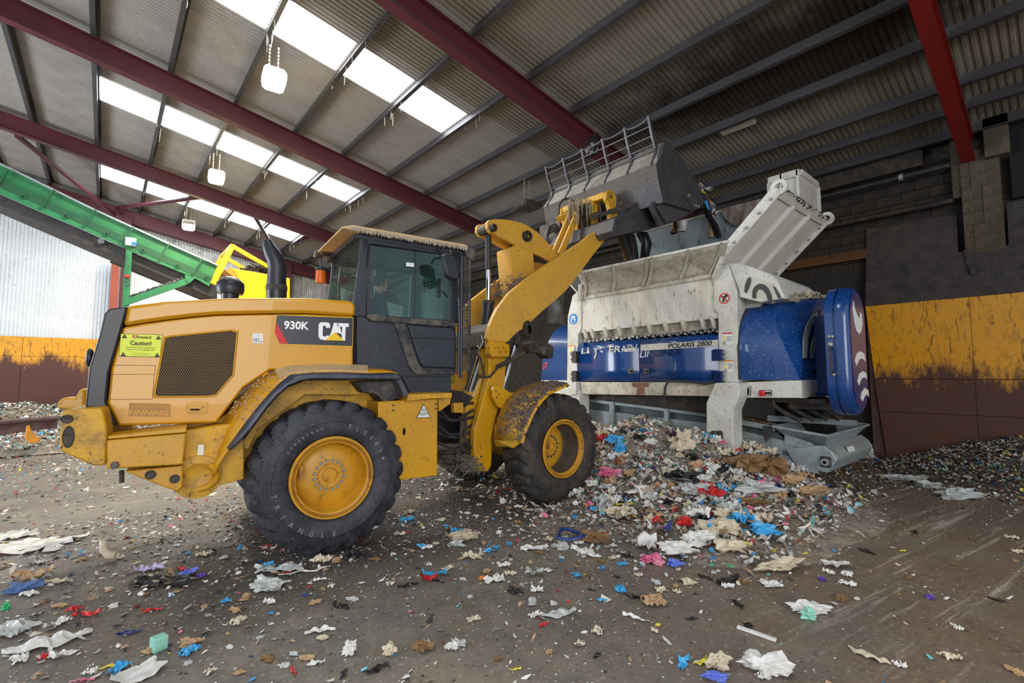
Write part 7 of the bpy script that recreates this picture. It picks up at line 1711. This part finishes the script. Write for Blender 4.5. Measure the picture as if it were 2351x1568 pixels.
IT = [
 # name, label, px, py, kind, w px, l m ratio, h, material, rot deg
 ('paper_sheet','large torn white paper sheet near the left edge of the floor',70,1258,'sheet',.62,.42,.05,'white',20),
 ('paper_sheet','smaller crumpled white sheet overlapping the large one at the left edge',30,1235,'sheet',.34,.26,.05,'white',60),
 ('cardboard_roll','bent stained cardboard sleeve standing up in the left foreground',248,1288,None,0,0,0,'cream',0),
 ('plastic_bag','flattened black plastic bag left of the rear tyre',372,1338,'sheet',.42,.20,.05,'black',0),
 ('film_scrap','lilac film scrap lying on the flattened black bag',345,1308,'sheet',.20,.09,.04,'lilac',10),
 ('film_scrap','blue printed film scrap at the right end of the flattened black bag',433,1318,'sheet',.12,.09,.04,'periw',0),
 ('film_scrap','deep purple film scrap beside the blue printed one',462,1325,'sheet',.10,.07,.03,'purple',0),
 ('cloth_rag','crumpled blue denim rag at the far left',50,1358,'bag',.24,.12,.09,'denim',30),
 ('cardboard_piece','ribbed brown cardboard flap above the blue rag',68,1330,'curl',.22,.12,.06,'tan',20),
 ('paper_scrap','torn beige wrapper right of the ribbed cardboard',125,1338,'sheet',.22,.07,.03,'cream',10),
 ('foam_block','mint green foam cube in the left foreground',364,1492,None,0,0,0,'mint',0),
 ('plastic_strip','lime yellow plastic strip near the bottom left',259,1530,'strip',.03,.13,.01,'yellow',-60),
 ('wrapper','red and white crushed wrapper left of centre foreground',197,1413,'strip',.05,.17,.05,'red',-75),
 ('wrapper','small dark red film scrap above the crushed red wrapper',170,1402,'sheet',.09,.05,.03,'red',0),
 ('film_scrap','bright green knotted film at the left edge',12,1400,'bag',.06,.05,.05,'green',0),
 ('cloth_rag','long off white cloth strip in the left foreground',110,1478,'strip',.14,.42,.07,'white',-55),
 ('paper_sheet','grey translucent film patch at the left edge above the cloth strip',25,1450,'sheet',.25,.2,.04,'clear',0),
 ('wrapper','white bag with a red end below the cloth strip',130,1508,'strip',.07,.20,.05,'white',-72),
 ('wrapper','red corner of the white bag lying below the cloth strip',100,1514,'sheet',.05,.04,.03,'red',-72),
 ('paper_sheet','big folded white paper at the bottom left edge of the picture',318,1552,'curl',.22,.16,.03,'white',60),
 ('film_scrap','magenta film sliver at the very bottom left',190,1564,'strip',.03,.12,.02,'pink',-80),
 ('wrapper','blue edged silver wrapper in the left foreground',296,1455,'strip',.05,.14,.03,'navy',-60),
 ('cardboard_piece','crumpled tan cardboard with a blue cap in the left foreground',433,1482,'bag',.11,.07,.05,'tan',20),
 ('film_scrap','clear crumpled film ball left of centre, in front of the rear tyre',612,1352,'bag',.20,.17,.10,'clear',0),
 ('plastic_film','clear plastic sheet lying under the rear tyre',640,1308,'sheet',.34,.15,.03,'clear',10),
 ('plastic_strip','white plastic strap lying on the clear sheet before the rear tyre',700,1312,'strip',.04,.42,.02,'white',-62),
 ('paper_scrap','tattered white paper touching the rear tyre tread',740,1290,'sheet',.17,.12,.05,'cream',0),
 ('plastic_bag','shiny black bag shred touching the rear tyre',820,1277,'bag',.17,.09,.07,'black',10),
 ('paper_packet','blue topped paper packet in the middle foreground',998,1322,'curl',.20,.08,.04,'blue',10),
 ('paper_packet','crimson half of the packet in the middle foreground',984,1334,'curl',.13,.08,.04,'red',15),
 ('plastic_film','white film strip shaped like a wing in the centre foreground',735,1450,'strip',.05,.19,.03,'white',-70),
 ('food_scrap','pale oval bread crust in the centre foreground',740,1468,'bag',.07,.04,.03,'cream',0),
 ('paper_scrap','white rectangular paper tab right of the clear film ball',733,1333,'sheet',.10,.04,.02,'white',10),
 ('cardboard_piece','rounded tan cardboard chunk in the lower centre foreground',702,1515,'bag',.07,.04,.035,'tan',0),
 ('paper_scrap','torn white tissue right of the tan chunk',724,1525,'strip',.04,.11,.03,'white',-70),
 ('plastic_strip','curved red plastic loop at the bottom centre left',673,1545,'strip',.02,.09,.02,'red',40),
 ('film_scrap','black and white torn sachet standing in the lower foreground',803,1500,'bag',.07,.08,.08,'white',0),
 ('paper_scrap','folded cream paper figure in the lower centre foreground',893,1500,'bag',.09,.07,.06,'cream',0),
 ('food_scrap','dark brown food lump with a white strand in the lower centre',972,1490,'bag',.12,.08,.05,'brown',0),
 ('paper_scrap','white scraps right of the brown food lump',1035,1490,'sheet',.08,.06,.03,'white',0),
 ('cloth_rag','blue cloth shred by the bucket-side of the rear tyre',932,1195,'bag',.16,.07,.05,'blue',10),
 ('plastic_film','tangled white and cream film in front of the side box',1060,1235,'bag',.34,.25,.07,'cream',0),
 ('plastic_tub','clear plastic tub lid among tangled film',1048,1252,'bag',.14,.10,.06,'clear',0),
 ('film_scrap','bright blue film tuft beside the tangled cream film',1050,1222,'sheet',.12,.08,.05,'blue',0),
 ('glove','small blue glove finger left of the tangled film',970,1258,'bag',.07,.05,.05,'blue',0),
 ('paper_scrap','yellow stained white napkin right of the blue glove finger',1085,1280,'sheet',.20,.14,.04,'cream',0),
 ('plastic_film','white plastic bag piece in the centre foreground',1135,1335,'sheet',.17,.10,.04,'white',20),
 ('food_scrap','orange peel next to the white bag piece in the centre foreground',1108,1330,'bag',.07,.04,.03,'orange',0),
 ('plastic_film','curved translucent plastic offcut in the centre',1227,1322,'curl',.15,.09,.05,'clear',0),
 ('plastic_bag','small black bag shred with a string in the centre foreground',1180,1360,'bag',.13,.07,.04,'black',-20),
 ('plastic_film','milky clear film strip in the middle foreground',1285,1410,'strip',.08,.28,.03,'clear',-68),
 ('plastic_strip','red plastic hook shape in the middle foreground',1248,1436,'strip',.03,.10,.02,'red',-50),
 ('paper_scrap','white paper scrap with a blue corner in the centre',1232,1357,'sheet',.11,.06,.03,'white',0),
 ('plastic_strap','dark blue plastic strap loop in front of the waste heap',1305,1240,None,0,0,0,'navy',0),
 ('paper_bag','creased brown paper bag behind the blue strap',1362,1242,'bag',.30,.16,.10,'brown',-20),
 ('paper_sheet','white sheet with red print left of the blue strap',1228,1262,'sheet',.26,.12,.04,'white',0),
 ('plastic_film','white milky bag below the blue strap',1290,1260,'bag',.16,.12,.06,'clear',0),
 ('plastic_film','long white and clear film tails below the brown paper bag',1345,1270,'strip',.10,.34,.06,'white',40),
 ('plastic_bag','upright wrinkled white bag above the pink bag',1485,1255,'strip',.18,.34,.14,'white',-10),
 ('plastic_bag','pink crumpled bag in front of the heap',1498,1292,'bag',.20,.14,.09,'pink',0),
 ('plastic_bag','grey translucent bag end right of the pink bag',1550,1298,'bag',.13,.10,.06,'periw',0),
 ('plastic_bag','clear white bag lying right of the pink bag',1555,1270,'bag',.32,.18,.12,'white',-10),
 ('plastic_bag','white carrier bag with green print in front of the heap',1600,1250,'bag',.30,.20,.15,'white',0),
 ('bottle_cap','blue bottle end sticking out of the green printed bag',1633,1268,'bag',.04,.06,.04,'blue',0),
 ('plastic_bag','large wrinkled beige bag hanging down the front of the heap',1650,1225,'bag',.42,.26,.16,'cream',10),
 ('plastic_bag','beige bag with a red seam at the foot of the heap',1680,1262,'bag',.30,.18,.11,'cream',-10),
 ('plastic_film','dark red film edge beneath the beige bag',1665,1255,'strip',.05,.2,.04,'red',-70),
 ('plastic_bag','red bag at the left front of the heap',1575,1208,'bag',.18,.12,.10,'red',0),
 ('plastic_film','red film band across the middle of the heap',1655,1180,'strip',.10,.40,.07,'red',-75),
 ('plastic_film','light blue printed film below the red band',1680,1198,'strip',.10,.34,.06,'blue',-70),
 ('wooden_stick','curved yellow wooden stick lying on the heap front',1550,1188,'strip',.02,.42,.02,'tan',-95),
 ('plastic_bag','bright sky blue bag on the bare floor right of the heap',1755,1228,'bag',.34,.16,.12,'blue',-15),
 ('plastic_film','black film tail behind the sky blue bag',1770,1215,'strip',.08,.45,.03,'black',-75),
 ('plastic_film','black twisted strip on the floor right of centre',1672,1334,'strip',.08,.30,.05,'black',-65),
 ('plastic_film','crumpled tan film stretched on the floor right of centre',1788,1308,'bag',.44,.18,.10,'cream',15),
 ('plastic_film','white shreds below the crumpled tan film',1770,1345,'sheet',.16,.10,.03,'white',0),
 ('plastic_film','silver white film lying in the scraped floor area',1914,1300,'curl',.26,.10,.04,'white',0),
 ('paper_sheet','long white paper left of the silver white film',1862,1220,'sheet',.22,.08,.02,'white',0),
 ('plastic_bag','crumpled white bag with a mint patch on the right floor',1862,1405,'bag',.26,.14,.07,'white',0),
 ('cloth_rag','mint green net inside the white bag on the right floor',1858,1420,'bag',.10,.08,.08,'mint',0),
 ('white_lath','long white slat on the floor right of centre',1738,1460,None,0,0,0,'white',0),
 ('plastic_film','black scrap above the long white slat',1716,1438,'bag',.06,.05,.03,'black',0),
 ('cardboard_piece','long cream cardboard tongue at the lower right',1995,1508,'strip',.07,.22,.03,'cream',42),
 ('cardboard_piece','pale round cardboard piece at the lower right',2182,1512,'sheet',.10,.06,.03,'cream',0),
 ('plastic_bag','white carrier bag with grey print at the bottom right of centre',1750,1538,'bag',.24,.17,.11,'white',0),
 ('plastic_bag','crumpled white bag with blue stripe at the bottom edge',1648,1530,'bag',.16,.10,.08,'cream',30),
 ('plastic_film','blue striped film under the crumpled bag at the bottom edge',1640,1558,'bag',.14,.06,.04,'periw',0),
 ('plastic_film','turquoise shredded film near the bottom edge',1570,1525,'strip',.05,.14,.03,'blue',-40),
 ('plastic_film','olive film shred beside the turquoise film',1612,1522,'strip',.04,.12,.03,'yellow',-60),
 ('cardboard_piece','torn tan cardboard with black mark in front of the heap',1500,1385,'sheet',.17,.14,.05,'tan',0),
 ('paper_scrap','white lace like strip in front of the torn tan cardboard',1460,1420,'strip',.04,.19,.03,'white',50),
 ('paper_ball','crumpled cream paper ball right of centre',1582,1340,'bag',.11,.09,.05,'cream',0),
 ('plastic_film','small blue film knot on the floor centre',1382,1380,'sheet',.07,.03,.02,'blue',0),
 ('plastic_strip','small yellow plastic strip near the bottom centre',1183,1538,'strip',.02,.07,.01,'yellow',-80),
 ('plastic_strip','yellow plastic strip on the scraped floor at right',2072,1266,'strip',.03,.11,.02,'yellow',-75),
 ('plastic_film','purple film knot on the scraped floor at right',2137,1375,'bag',.06,.04,.04,'purple',0),
 ('plastic_film','purple film knot beside the silver white film',1886,1332,'bag',.07,.04,.03,'purple',0),
 ('plastic_bag','large clear bag lying before the right bank',2200,1143,'bag',.60,.28,.14,'clear',0),
 ('plastic_bag','grey white bag at the edge of the right bank',2130,1120,'bag',.40,.24,.12,'clear',10),
 ('plastic_bag','wide clear film on top of the right bank',2080,1102,'bag',.60,.30,.10,'clear',0),
 ('plastic_bag','blown clear bag beside the low end of the discharge conveyor',1998,1052,'bag',.26,.20,.20,'clear',0),
 ('paper_bag','large crushed brown paper bag on the heap by the conveyor',1725,1082,'bag',.42,.26,.26,'brown',0),
 ('paper_bag','folded brown paper bag peak right of the large crushed one',1785,1092,'bag',.34,.24,.26,'brown',30),
 ('paper_bag','torn brown paper bag end at the right of the heap',1815,1110,'bag',.22,.16,.15,'tan',0),
 ('plastic_film','sky blue tie on the crushed brown paper bags',1758,1084,'bag',.12,.08,.10,'blue',0),
 ('plastic_bag','long shiny black bag draped over the heap',1620,1090,'strip',.22,.95,.12,'black',-55),
 ('plastic_bag','bunched black bag at the left of the draped one',1560,1105,'bag',.40,.20,.14,'black',0),
 ('plastic_film','crimson and white twisted film on the black bag',1622,1120,'strip',.08,.32,.08,'red',20),
 ('fabric_coil','coiled white fabric tube on top of the heap',1570,1040,'bag',.34,.26,.30,'cream',60),
 ('cardboard_tube','brown cardboard tube end near the heap top',1600,1078,'bag',.22,.15,.12,'tan',0),
 ('plastic_bag','turquoise bag at the top left of the heap beside the tyre',1412,1017,'bag',.30,.16,.14,'blue',0),
 ('plastic_bag','second blue bag just below the turquoise one',1424,1046,'bag',.22,.18,.16,'blue',50),
 ('plastic_bag','dusty pink bag left on the heap beside the tyre',1405,1095,'bag',.34,.22,.14,'pink',0),
 ('cardboard_piece','rust brown crumpled card left on the heap',1425,1068,'bag',.16,.12,.10,'rust',0),
 ('plastic_bag','clear grey bag in the middle of the heap',1590,1135,'bag',.30,.24,.16,'clear',0),
 ('plastic_bag','wide clear bag on the right part of the heap',1740,1130,'bag',.55,.26,.14,'clear',10),
 ('plastic_film','tan film folds at the right foot of the heap',1860,1135,'bag',.55,.26,.10,'tan',20),
 ('plastic_film','dark blue bottle on the right of the heap',1787,1126,'bag',.08,.16,.08,'navy',0),
 ('plastic_film','crushed dark wrapping at the right of the heap',1720,1160,'bag',.36,.16,.10,'brown',-20),
 ('plastic_bag','pale bag under the middle of the heap',1480,1130,'bag',.34,.22,.08,'white',0),
 ('plastic_bag','beige bag with a fold left of the heap foot',1420,1180,'bag',.36,.18,.10,'cream',-10),
 ('plastic_film','charcoal film in front of the front tyre',1440,1135,'strip',.10,.34,.05,'black',-70),
 ('plastic_film','pale yellow torn film left foot of the heap',1440,1160,'strip',.10,.4,.04,'yellow',-80),
 ('plastic_film','blue film knot left of the beige folded bag',1365,1172,'bag',.14,.08,.05,'blue',0),
 ('plastic_film','grey film lying left of the heap',1395,1122,'bag',.28,.14,.06,'clear',0),
]
for i, (nm, lb, px, py, kd, w_, l_, h_, mk, rd) in enumerate(IT):
    p = at_px(px, py)
    if kd: piece(nm, kd, w_, l_, h_, i+1, mk, p, math.radians(rd-40.7), lb, 'litter'); continue
    if nm == 'cardboard_roll':
        mb = MB(); P = [p+Vector((.06, -.05, .05)), p+Vector((0, 0, .055)), p+Vector((-.03, .02, .10)), p+Vector((-.045, .03, .20))]
        mb.tube(P, [.032, .034, .030, .026], 12, raw=True, cap=False); build(nm, mb, LM['cream'], smooth=True, label=lb, cat='litter', fix=False, solid=.006)
    elif nm == 'foam_block': 
        o = build(nm, MB().box(-.04, .04, -.035, .035, 0, .085), LM['mint'], bevel=.008, label=lb, cat='litter'); o.location = p; o.rotation_euler = (0, 0, .3)
    elif nm == 'plastic_strap':
        P = []
        for k in range(20): t = k/19*2*PI*.92; P.append(p+Vector((.20*math.cos(t)*.8, .12*math.sin(t)+.05*math.sin(2*t), .03+.03*abs(math.sin(t*1.5)))))
        build(nm, MB().tube(P, [.018]*20, 6, raw=True), LM['navy'], smooth='auto', label=lb, cat='litter')
    elif nm == 'white_lath':
        a = at_px(1693, 1443); b = at_px(1782, 1474); build(nm, MB().beam(a+Vector((0, 0, .012)), b+Vector((0, 0, .012)), .03, .018, raw=True), LM['white'], label=lb, cat='litter', bevel=.003)
# loose smaller pieces, told apart only by colour
FAM = [('paper_scrap', 'white', 'small torn white paper scrap lying loose on the concrete floor', 'loose white paper scraps', 60, 'sheet'),
       ('paper_scrap', 'cream', 'small cream paper scrap lying loose on the concrete floor', 'loose cream paper scraps', 40, 'sheet'),
       ('cardboard_scrap', 'tan', 'small tan cardboard scrap lying loose on the concrete floor', 'loose tan cardboard scraps', 28, 'bag'),
       ('plastic_scrap', 'black', 'small black plastic shred lying loose on the concrete floor', 'loose black plastic shreds', 22, 'strip'),
       ('plastic_scrap', 'blue', 'small sky blue plastic shred lying loose on the concrete floor', 'loose blue plastic shreds', 16, 'sheet'),
       ('plastic_scrap', 'clear', 'small clear film scrap lying loose on the concrete floor', 'loose clear film scraps', 26, 'bag'),
       ('plastic_scrap', 'red', 'small red plastic shred lying loose on the concrete floor', 'loose red plastic shreds', 8, 'strip'),
       ('food_scrap', 'brown', 'small dark brown lump lying loose on the concrete floor', 'loose brown lumps', 20, 'bag')]
SHORT = []
for it in IT:
    t = it[1]
    for cut in (' lying', ' in the', ' near ', ' at the', ' on the', ' on top', ' of the', ' beside', ' below', ' above', ' right of', ' left of', ' left on', ' touching', ' under', ' standing', ' shaped', ' behind', ' next', ' among', ' before', ' hanging', ' across', ' sticking', ' draped', ' by the', ' beneath', ' inside', ' to the', ' overlapping', ' stretched', ' with a', ' foot', ' just'):
        j = t.find(cut)
        if j > 8: t = t[:j]
    SHORT.append((at_px(it[2], it[3]), t))
_names = [t for _, t in SHORT]; SHORT = [(p, t) for p, t in SHORT if _names.count(t) == 1 and 2 <= len(t.split()) <= 7]
USED = {}
def where(base, p, size):
    c = sorted(SHORT, key=lambda s: (s[0]-p).length)
    for q, t in c[:8]:
        d = p-q; rt = d.dot(RGT); fw = d.x*FWD.x+d.y*FWD.y
        side = ('right of' if rt > 0 else 'left of') if abs(rt) > abs(fw) else ('behind' if fw > 0 else 'in front of')
        lb = f'{base}, {side} the {t}'
        if len(lb.split()) <= 16 and lb not in USED: USED[lb] = 1; return lb
    for sz in ('tiny ', 'curled ', 'ragged ', 'dirty '):
        q, t = c[0]; lb = f'{sz}{base} near the {t}'
        if lb not in USED and len(lb.split()) <= 16: USED[lb] = 1; return lb
    return None
rr = random.Random(77); placed = []
def inview(p):
    d = Vector(p)-CAM; w_ = d.dot(FWD)
    if w_ < .5: return False
    x = CXP+FPX*d.dot(RGT)/w_; y = CYP-FPX*d.dot(UPV)/w_; return 5 < x < 2345 and 900 < y < 1562
for nm, mk, lb, gr_, n, kd in FAM:
    k = 0
    while k < n:
        x, y = rr.uniform(-2, 7.5), rr.uniform(.2, 6.5)
        if rr.random() > .25+.75*math.exp(-((x-4.6)/1.8)**2-((y-3.0)/1.6)**2)+.3*(x < 1) or not inview((x, y, 0)) or heap(x, y) > .03: continue
        if x > 3.0 and y < 1.9 and rr.random() < .6: continue
        if any((x-a)**2+(y-b)**2 < .012 for a, b in placed): continue
        placed.append((x, y)); k += 1; v = k % 5
        s = (.07, .09, .06, .11, .05)[v]
        piece(nm, kd, s*(.5 if kd == 'strip' else 1), s*(.7 if kd != 'strip' else 1.6), s*.3, 200+v, mk, Vector((x, y, 0)), rr.uniform(0, 6.28), where({'small torn white': 'small torn white paper scrap', 'small cream paper': 'small cream paper scrap', 'small tan cardboard': 'small tan cardboard scrap', 'small black plastic': 'small black plastic shred', 'small sky blue': 'small sky blue shred', 'small clear film': 'small clear film scrap', 'small red plastic': 'small red plastic shred', 'small dark brown': 'small dark brown lump'}[' '.join(lb.split()[:3])], Vector((x, y, 0)), v) or lb, 'litter', gr_)
# pieces of film and bags crowding the heap
HF = [('heap_bag', 'white', 'white plastic film crumpled into the surface of the waste heap', 'white film in the heap', 60),
      ('heap_bag', 'cream', 'beige plastic film crumpled into the surface of the waste heap', 'beige film in the heap', 50),
      ('heap_bag', 'clear', 'clear plastic film crumpled into the surface of the waste heap', 'clear film in the heap', 30),
      ('heap_card', 'tan', 'tan card crumpled into the surface of the waste heap', 'tan card in the heap', 30),
      ('heap_film', 'black', 'black film shred lying in the surface of the waste heap', 'black film in the heap', 16),
      ('heap_film', 'blue', 'blue film shred lying in the surface of the waste heap', 'blue film in the heap', 12),
      ('heap_film', 'red', 'red film shred lying in the surface of the waste heap', 'red film in the heap', 10),
      ('heap_film', 'pink', 'pink film shred lying in the surface of the waste heap', 'pink film in the heap', 8)]
for nm, mk, lb, gr_, n in HF:
    k = 0
    while k < n:
        x, y = rr.uniform(4.6, 7.2), rr.uniform(2.2, 5.6)
        if heap(x, y) < .05 or not inview((x, y, heap(x, y))): continue
        k += 1; v = k % 4; s = (.13, .18, .10, .22)[v]
        piece({'heap_bag': 'plastic_film', 'heap_card': 'cardboard_scrap', 'heap_film': 'plastic_shred'}[nm], 'bag' if v < 3 else 'sheet', s, s*.75, s*.5, 300+v, mk, Vector((x, y, heap(x, y)-.01)), rr.uniform(0, 6.28), where(' '.join(lb.split()[:3])+' on the heap', Vector((x, y, 0)), v) or lb, 'litter', gr_)
# waste hanging from the bucket lip, black bag on the guard, big film sheet behind the arms
hw = empty('hanging_waste', LF.w(*[LF.q(1615, 440, -1.2)[0], -1.2, LF.q(1615, 440, -1.2)[1]]), 'tangle of rags and film spilling from the near bucket lip', 'waste')
rr = random.Random(6)
def rag(name, px, lat, w0, mk, seed):
    P = [LF.q(a, b, lat) for a, b in px]; mb = MB(LF); rows = []
    for i, (x, z) in enumerate(P):
        ww = w0*(1-.6*i/len(P))*(.7+.6*abs(MN.noise(Vector((i*.9, seed, 0))))); row = []
        for k in range(7):
            a = 2*PI*k/7; r = ww*(1+.5*MN.noise(Vector((i*.8, a*2, seed)))); row.append(LF.w(x+r*math.cos(a), lat+r*math.sin(a), z+.03*MN.noise(Vector((i, k, seed)))))
        rows.append(row)
    mb.loft(rows, close=True); return build(name, mb, LM[mk], hw, smooth=True, fix=False)
rr_b = random.Random(41)
for k in range(16):
    t = rr_b.random(); q_ = LF.q(1598+42*t+rr_b.uniform(-8, 8), 428+70*t+rr_b.uniform(-10, 10), -1.2); w_ = rr_b.uniform(.10, .22)
    vs, f = crumple_bag(w_, w_*.8, w_*.8, 400+k); mb = MB(LF); mb.add([(q_[0]+v.x, -1.2+rr_b.uniform(-.1, .1)*0+v.y, q_[1]+v.z-w_*.4) for v in vs], f)
    build('rag_bundle', mb, LM[('white', 'cream', 'black', 'tan', 'black', 'denim', 'brown', 'cream')[k % 8]], hw, fix=False)
rag('white_rag', [(1598,428),(1606,432),(1616,436),(1626,432),(1631,436)], -1.25, .14, 'white', 1)
rag('cream_rag', [(1606,438),(1612,452),(1622,462),(1632,470),(1640,474)], -1.2, .12, 'cream', 2)
rag('yellow_rag', [(1612,440),(1620,448),(1624,460)], -1.3, .05, 'yellow', 3)
rag('dark_rag', [(1610,442),(1616,458),(1622,478),(1628,498),(1638,515),(1645,530),(1650,545)], -1.25, .12, 'black', 4)
rag('blue_rag', [(1620,462),(1624,474),(1628,482)], -1.33, .045, 'blue', 5)
rag('tan_rag', [(1626,478),(1630,500),(1632,520),(1634,545)], -1.15, .09, 'tan', 6)
rag('brown_rag', [(1560,510),(1556,522),(1546,536)], -.8, .16, 'brown', 7)
rag('clear_rag', [(1566,508),(1568,520),(1564,532)], -1.0, .16, 'clear', 8)
rag('dark_rag', [(1440,540),(1450,570),(1455,600),(1462,640)], -.2, .20, 'black', 9)
rag('dark_rag', [(1475,535),(1485,560),(1480,590),(1470,610)], -.1, .16, 'black', 10)
rag('brown_rag', [(1425,540),(1430,570),(1438,600)], .2, .10, 'brown', 11)
bb = LF.q(1366, 338, .1)
mb = MB(LF); vs, f = crumple_bag(.10, .42, .44, 91); mb.add([(bb[0]-.06+v.x, .1+v.y, bb[1]-.18+v.z) for v in vs], f)
build('plastic_bag', mb, LM['black'], smooth=True, label='black plastic bag caught on the slotted bucket guard', cat='waste', fix=False)
sh_ = [WORLD.q(a, b, 9.0) for a, b in [(1262,600),(1304,664),(1302,700),(1300,734),(1278,740),(1254,735),(1252,700),(1256,660)]]
mb = MB(); rows = []
for j in range(15):
    t = j/14; z = 4.9+(3.13-4.9)*t; row = []
    for i in range(12):
        u = i/11; x0_ = 8.95; x1_ = 9.72+.08*math.sin(t*6); x = x0_+(x1_-x0_)*u
        row.append(Vector((x, 9.0+.10*MN.noise(Vector((x*3, z*2.2, 1)))+.05*MN.noise(Vector((x*9, z*7, 2))), z+.05*MN.noise(Vector((x*4, 3, 0))))))
    rows.append(row)
mb.loft(rows); build('plastic_sheet', mb, LM['clear'], smooth=True, label='crinkled clear plastic sheet hanging behind the lift arms', cat='plastic sheet', fix=False)
build('sheet_cord', MB().tube([(9.3, 9.0, 4.85), (9.3, 9.0, 7)], .01, 5), CBLK, bpy.data.objects['plastic_sheet'])
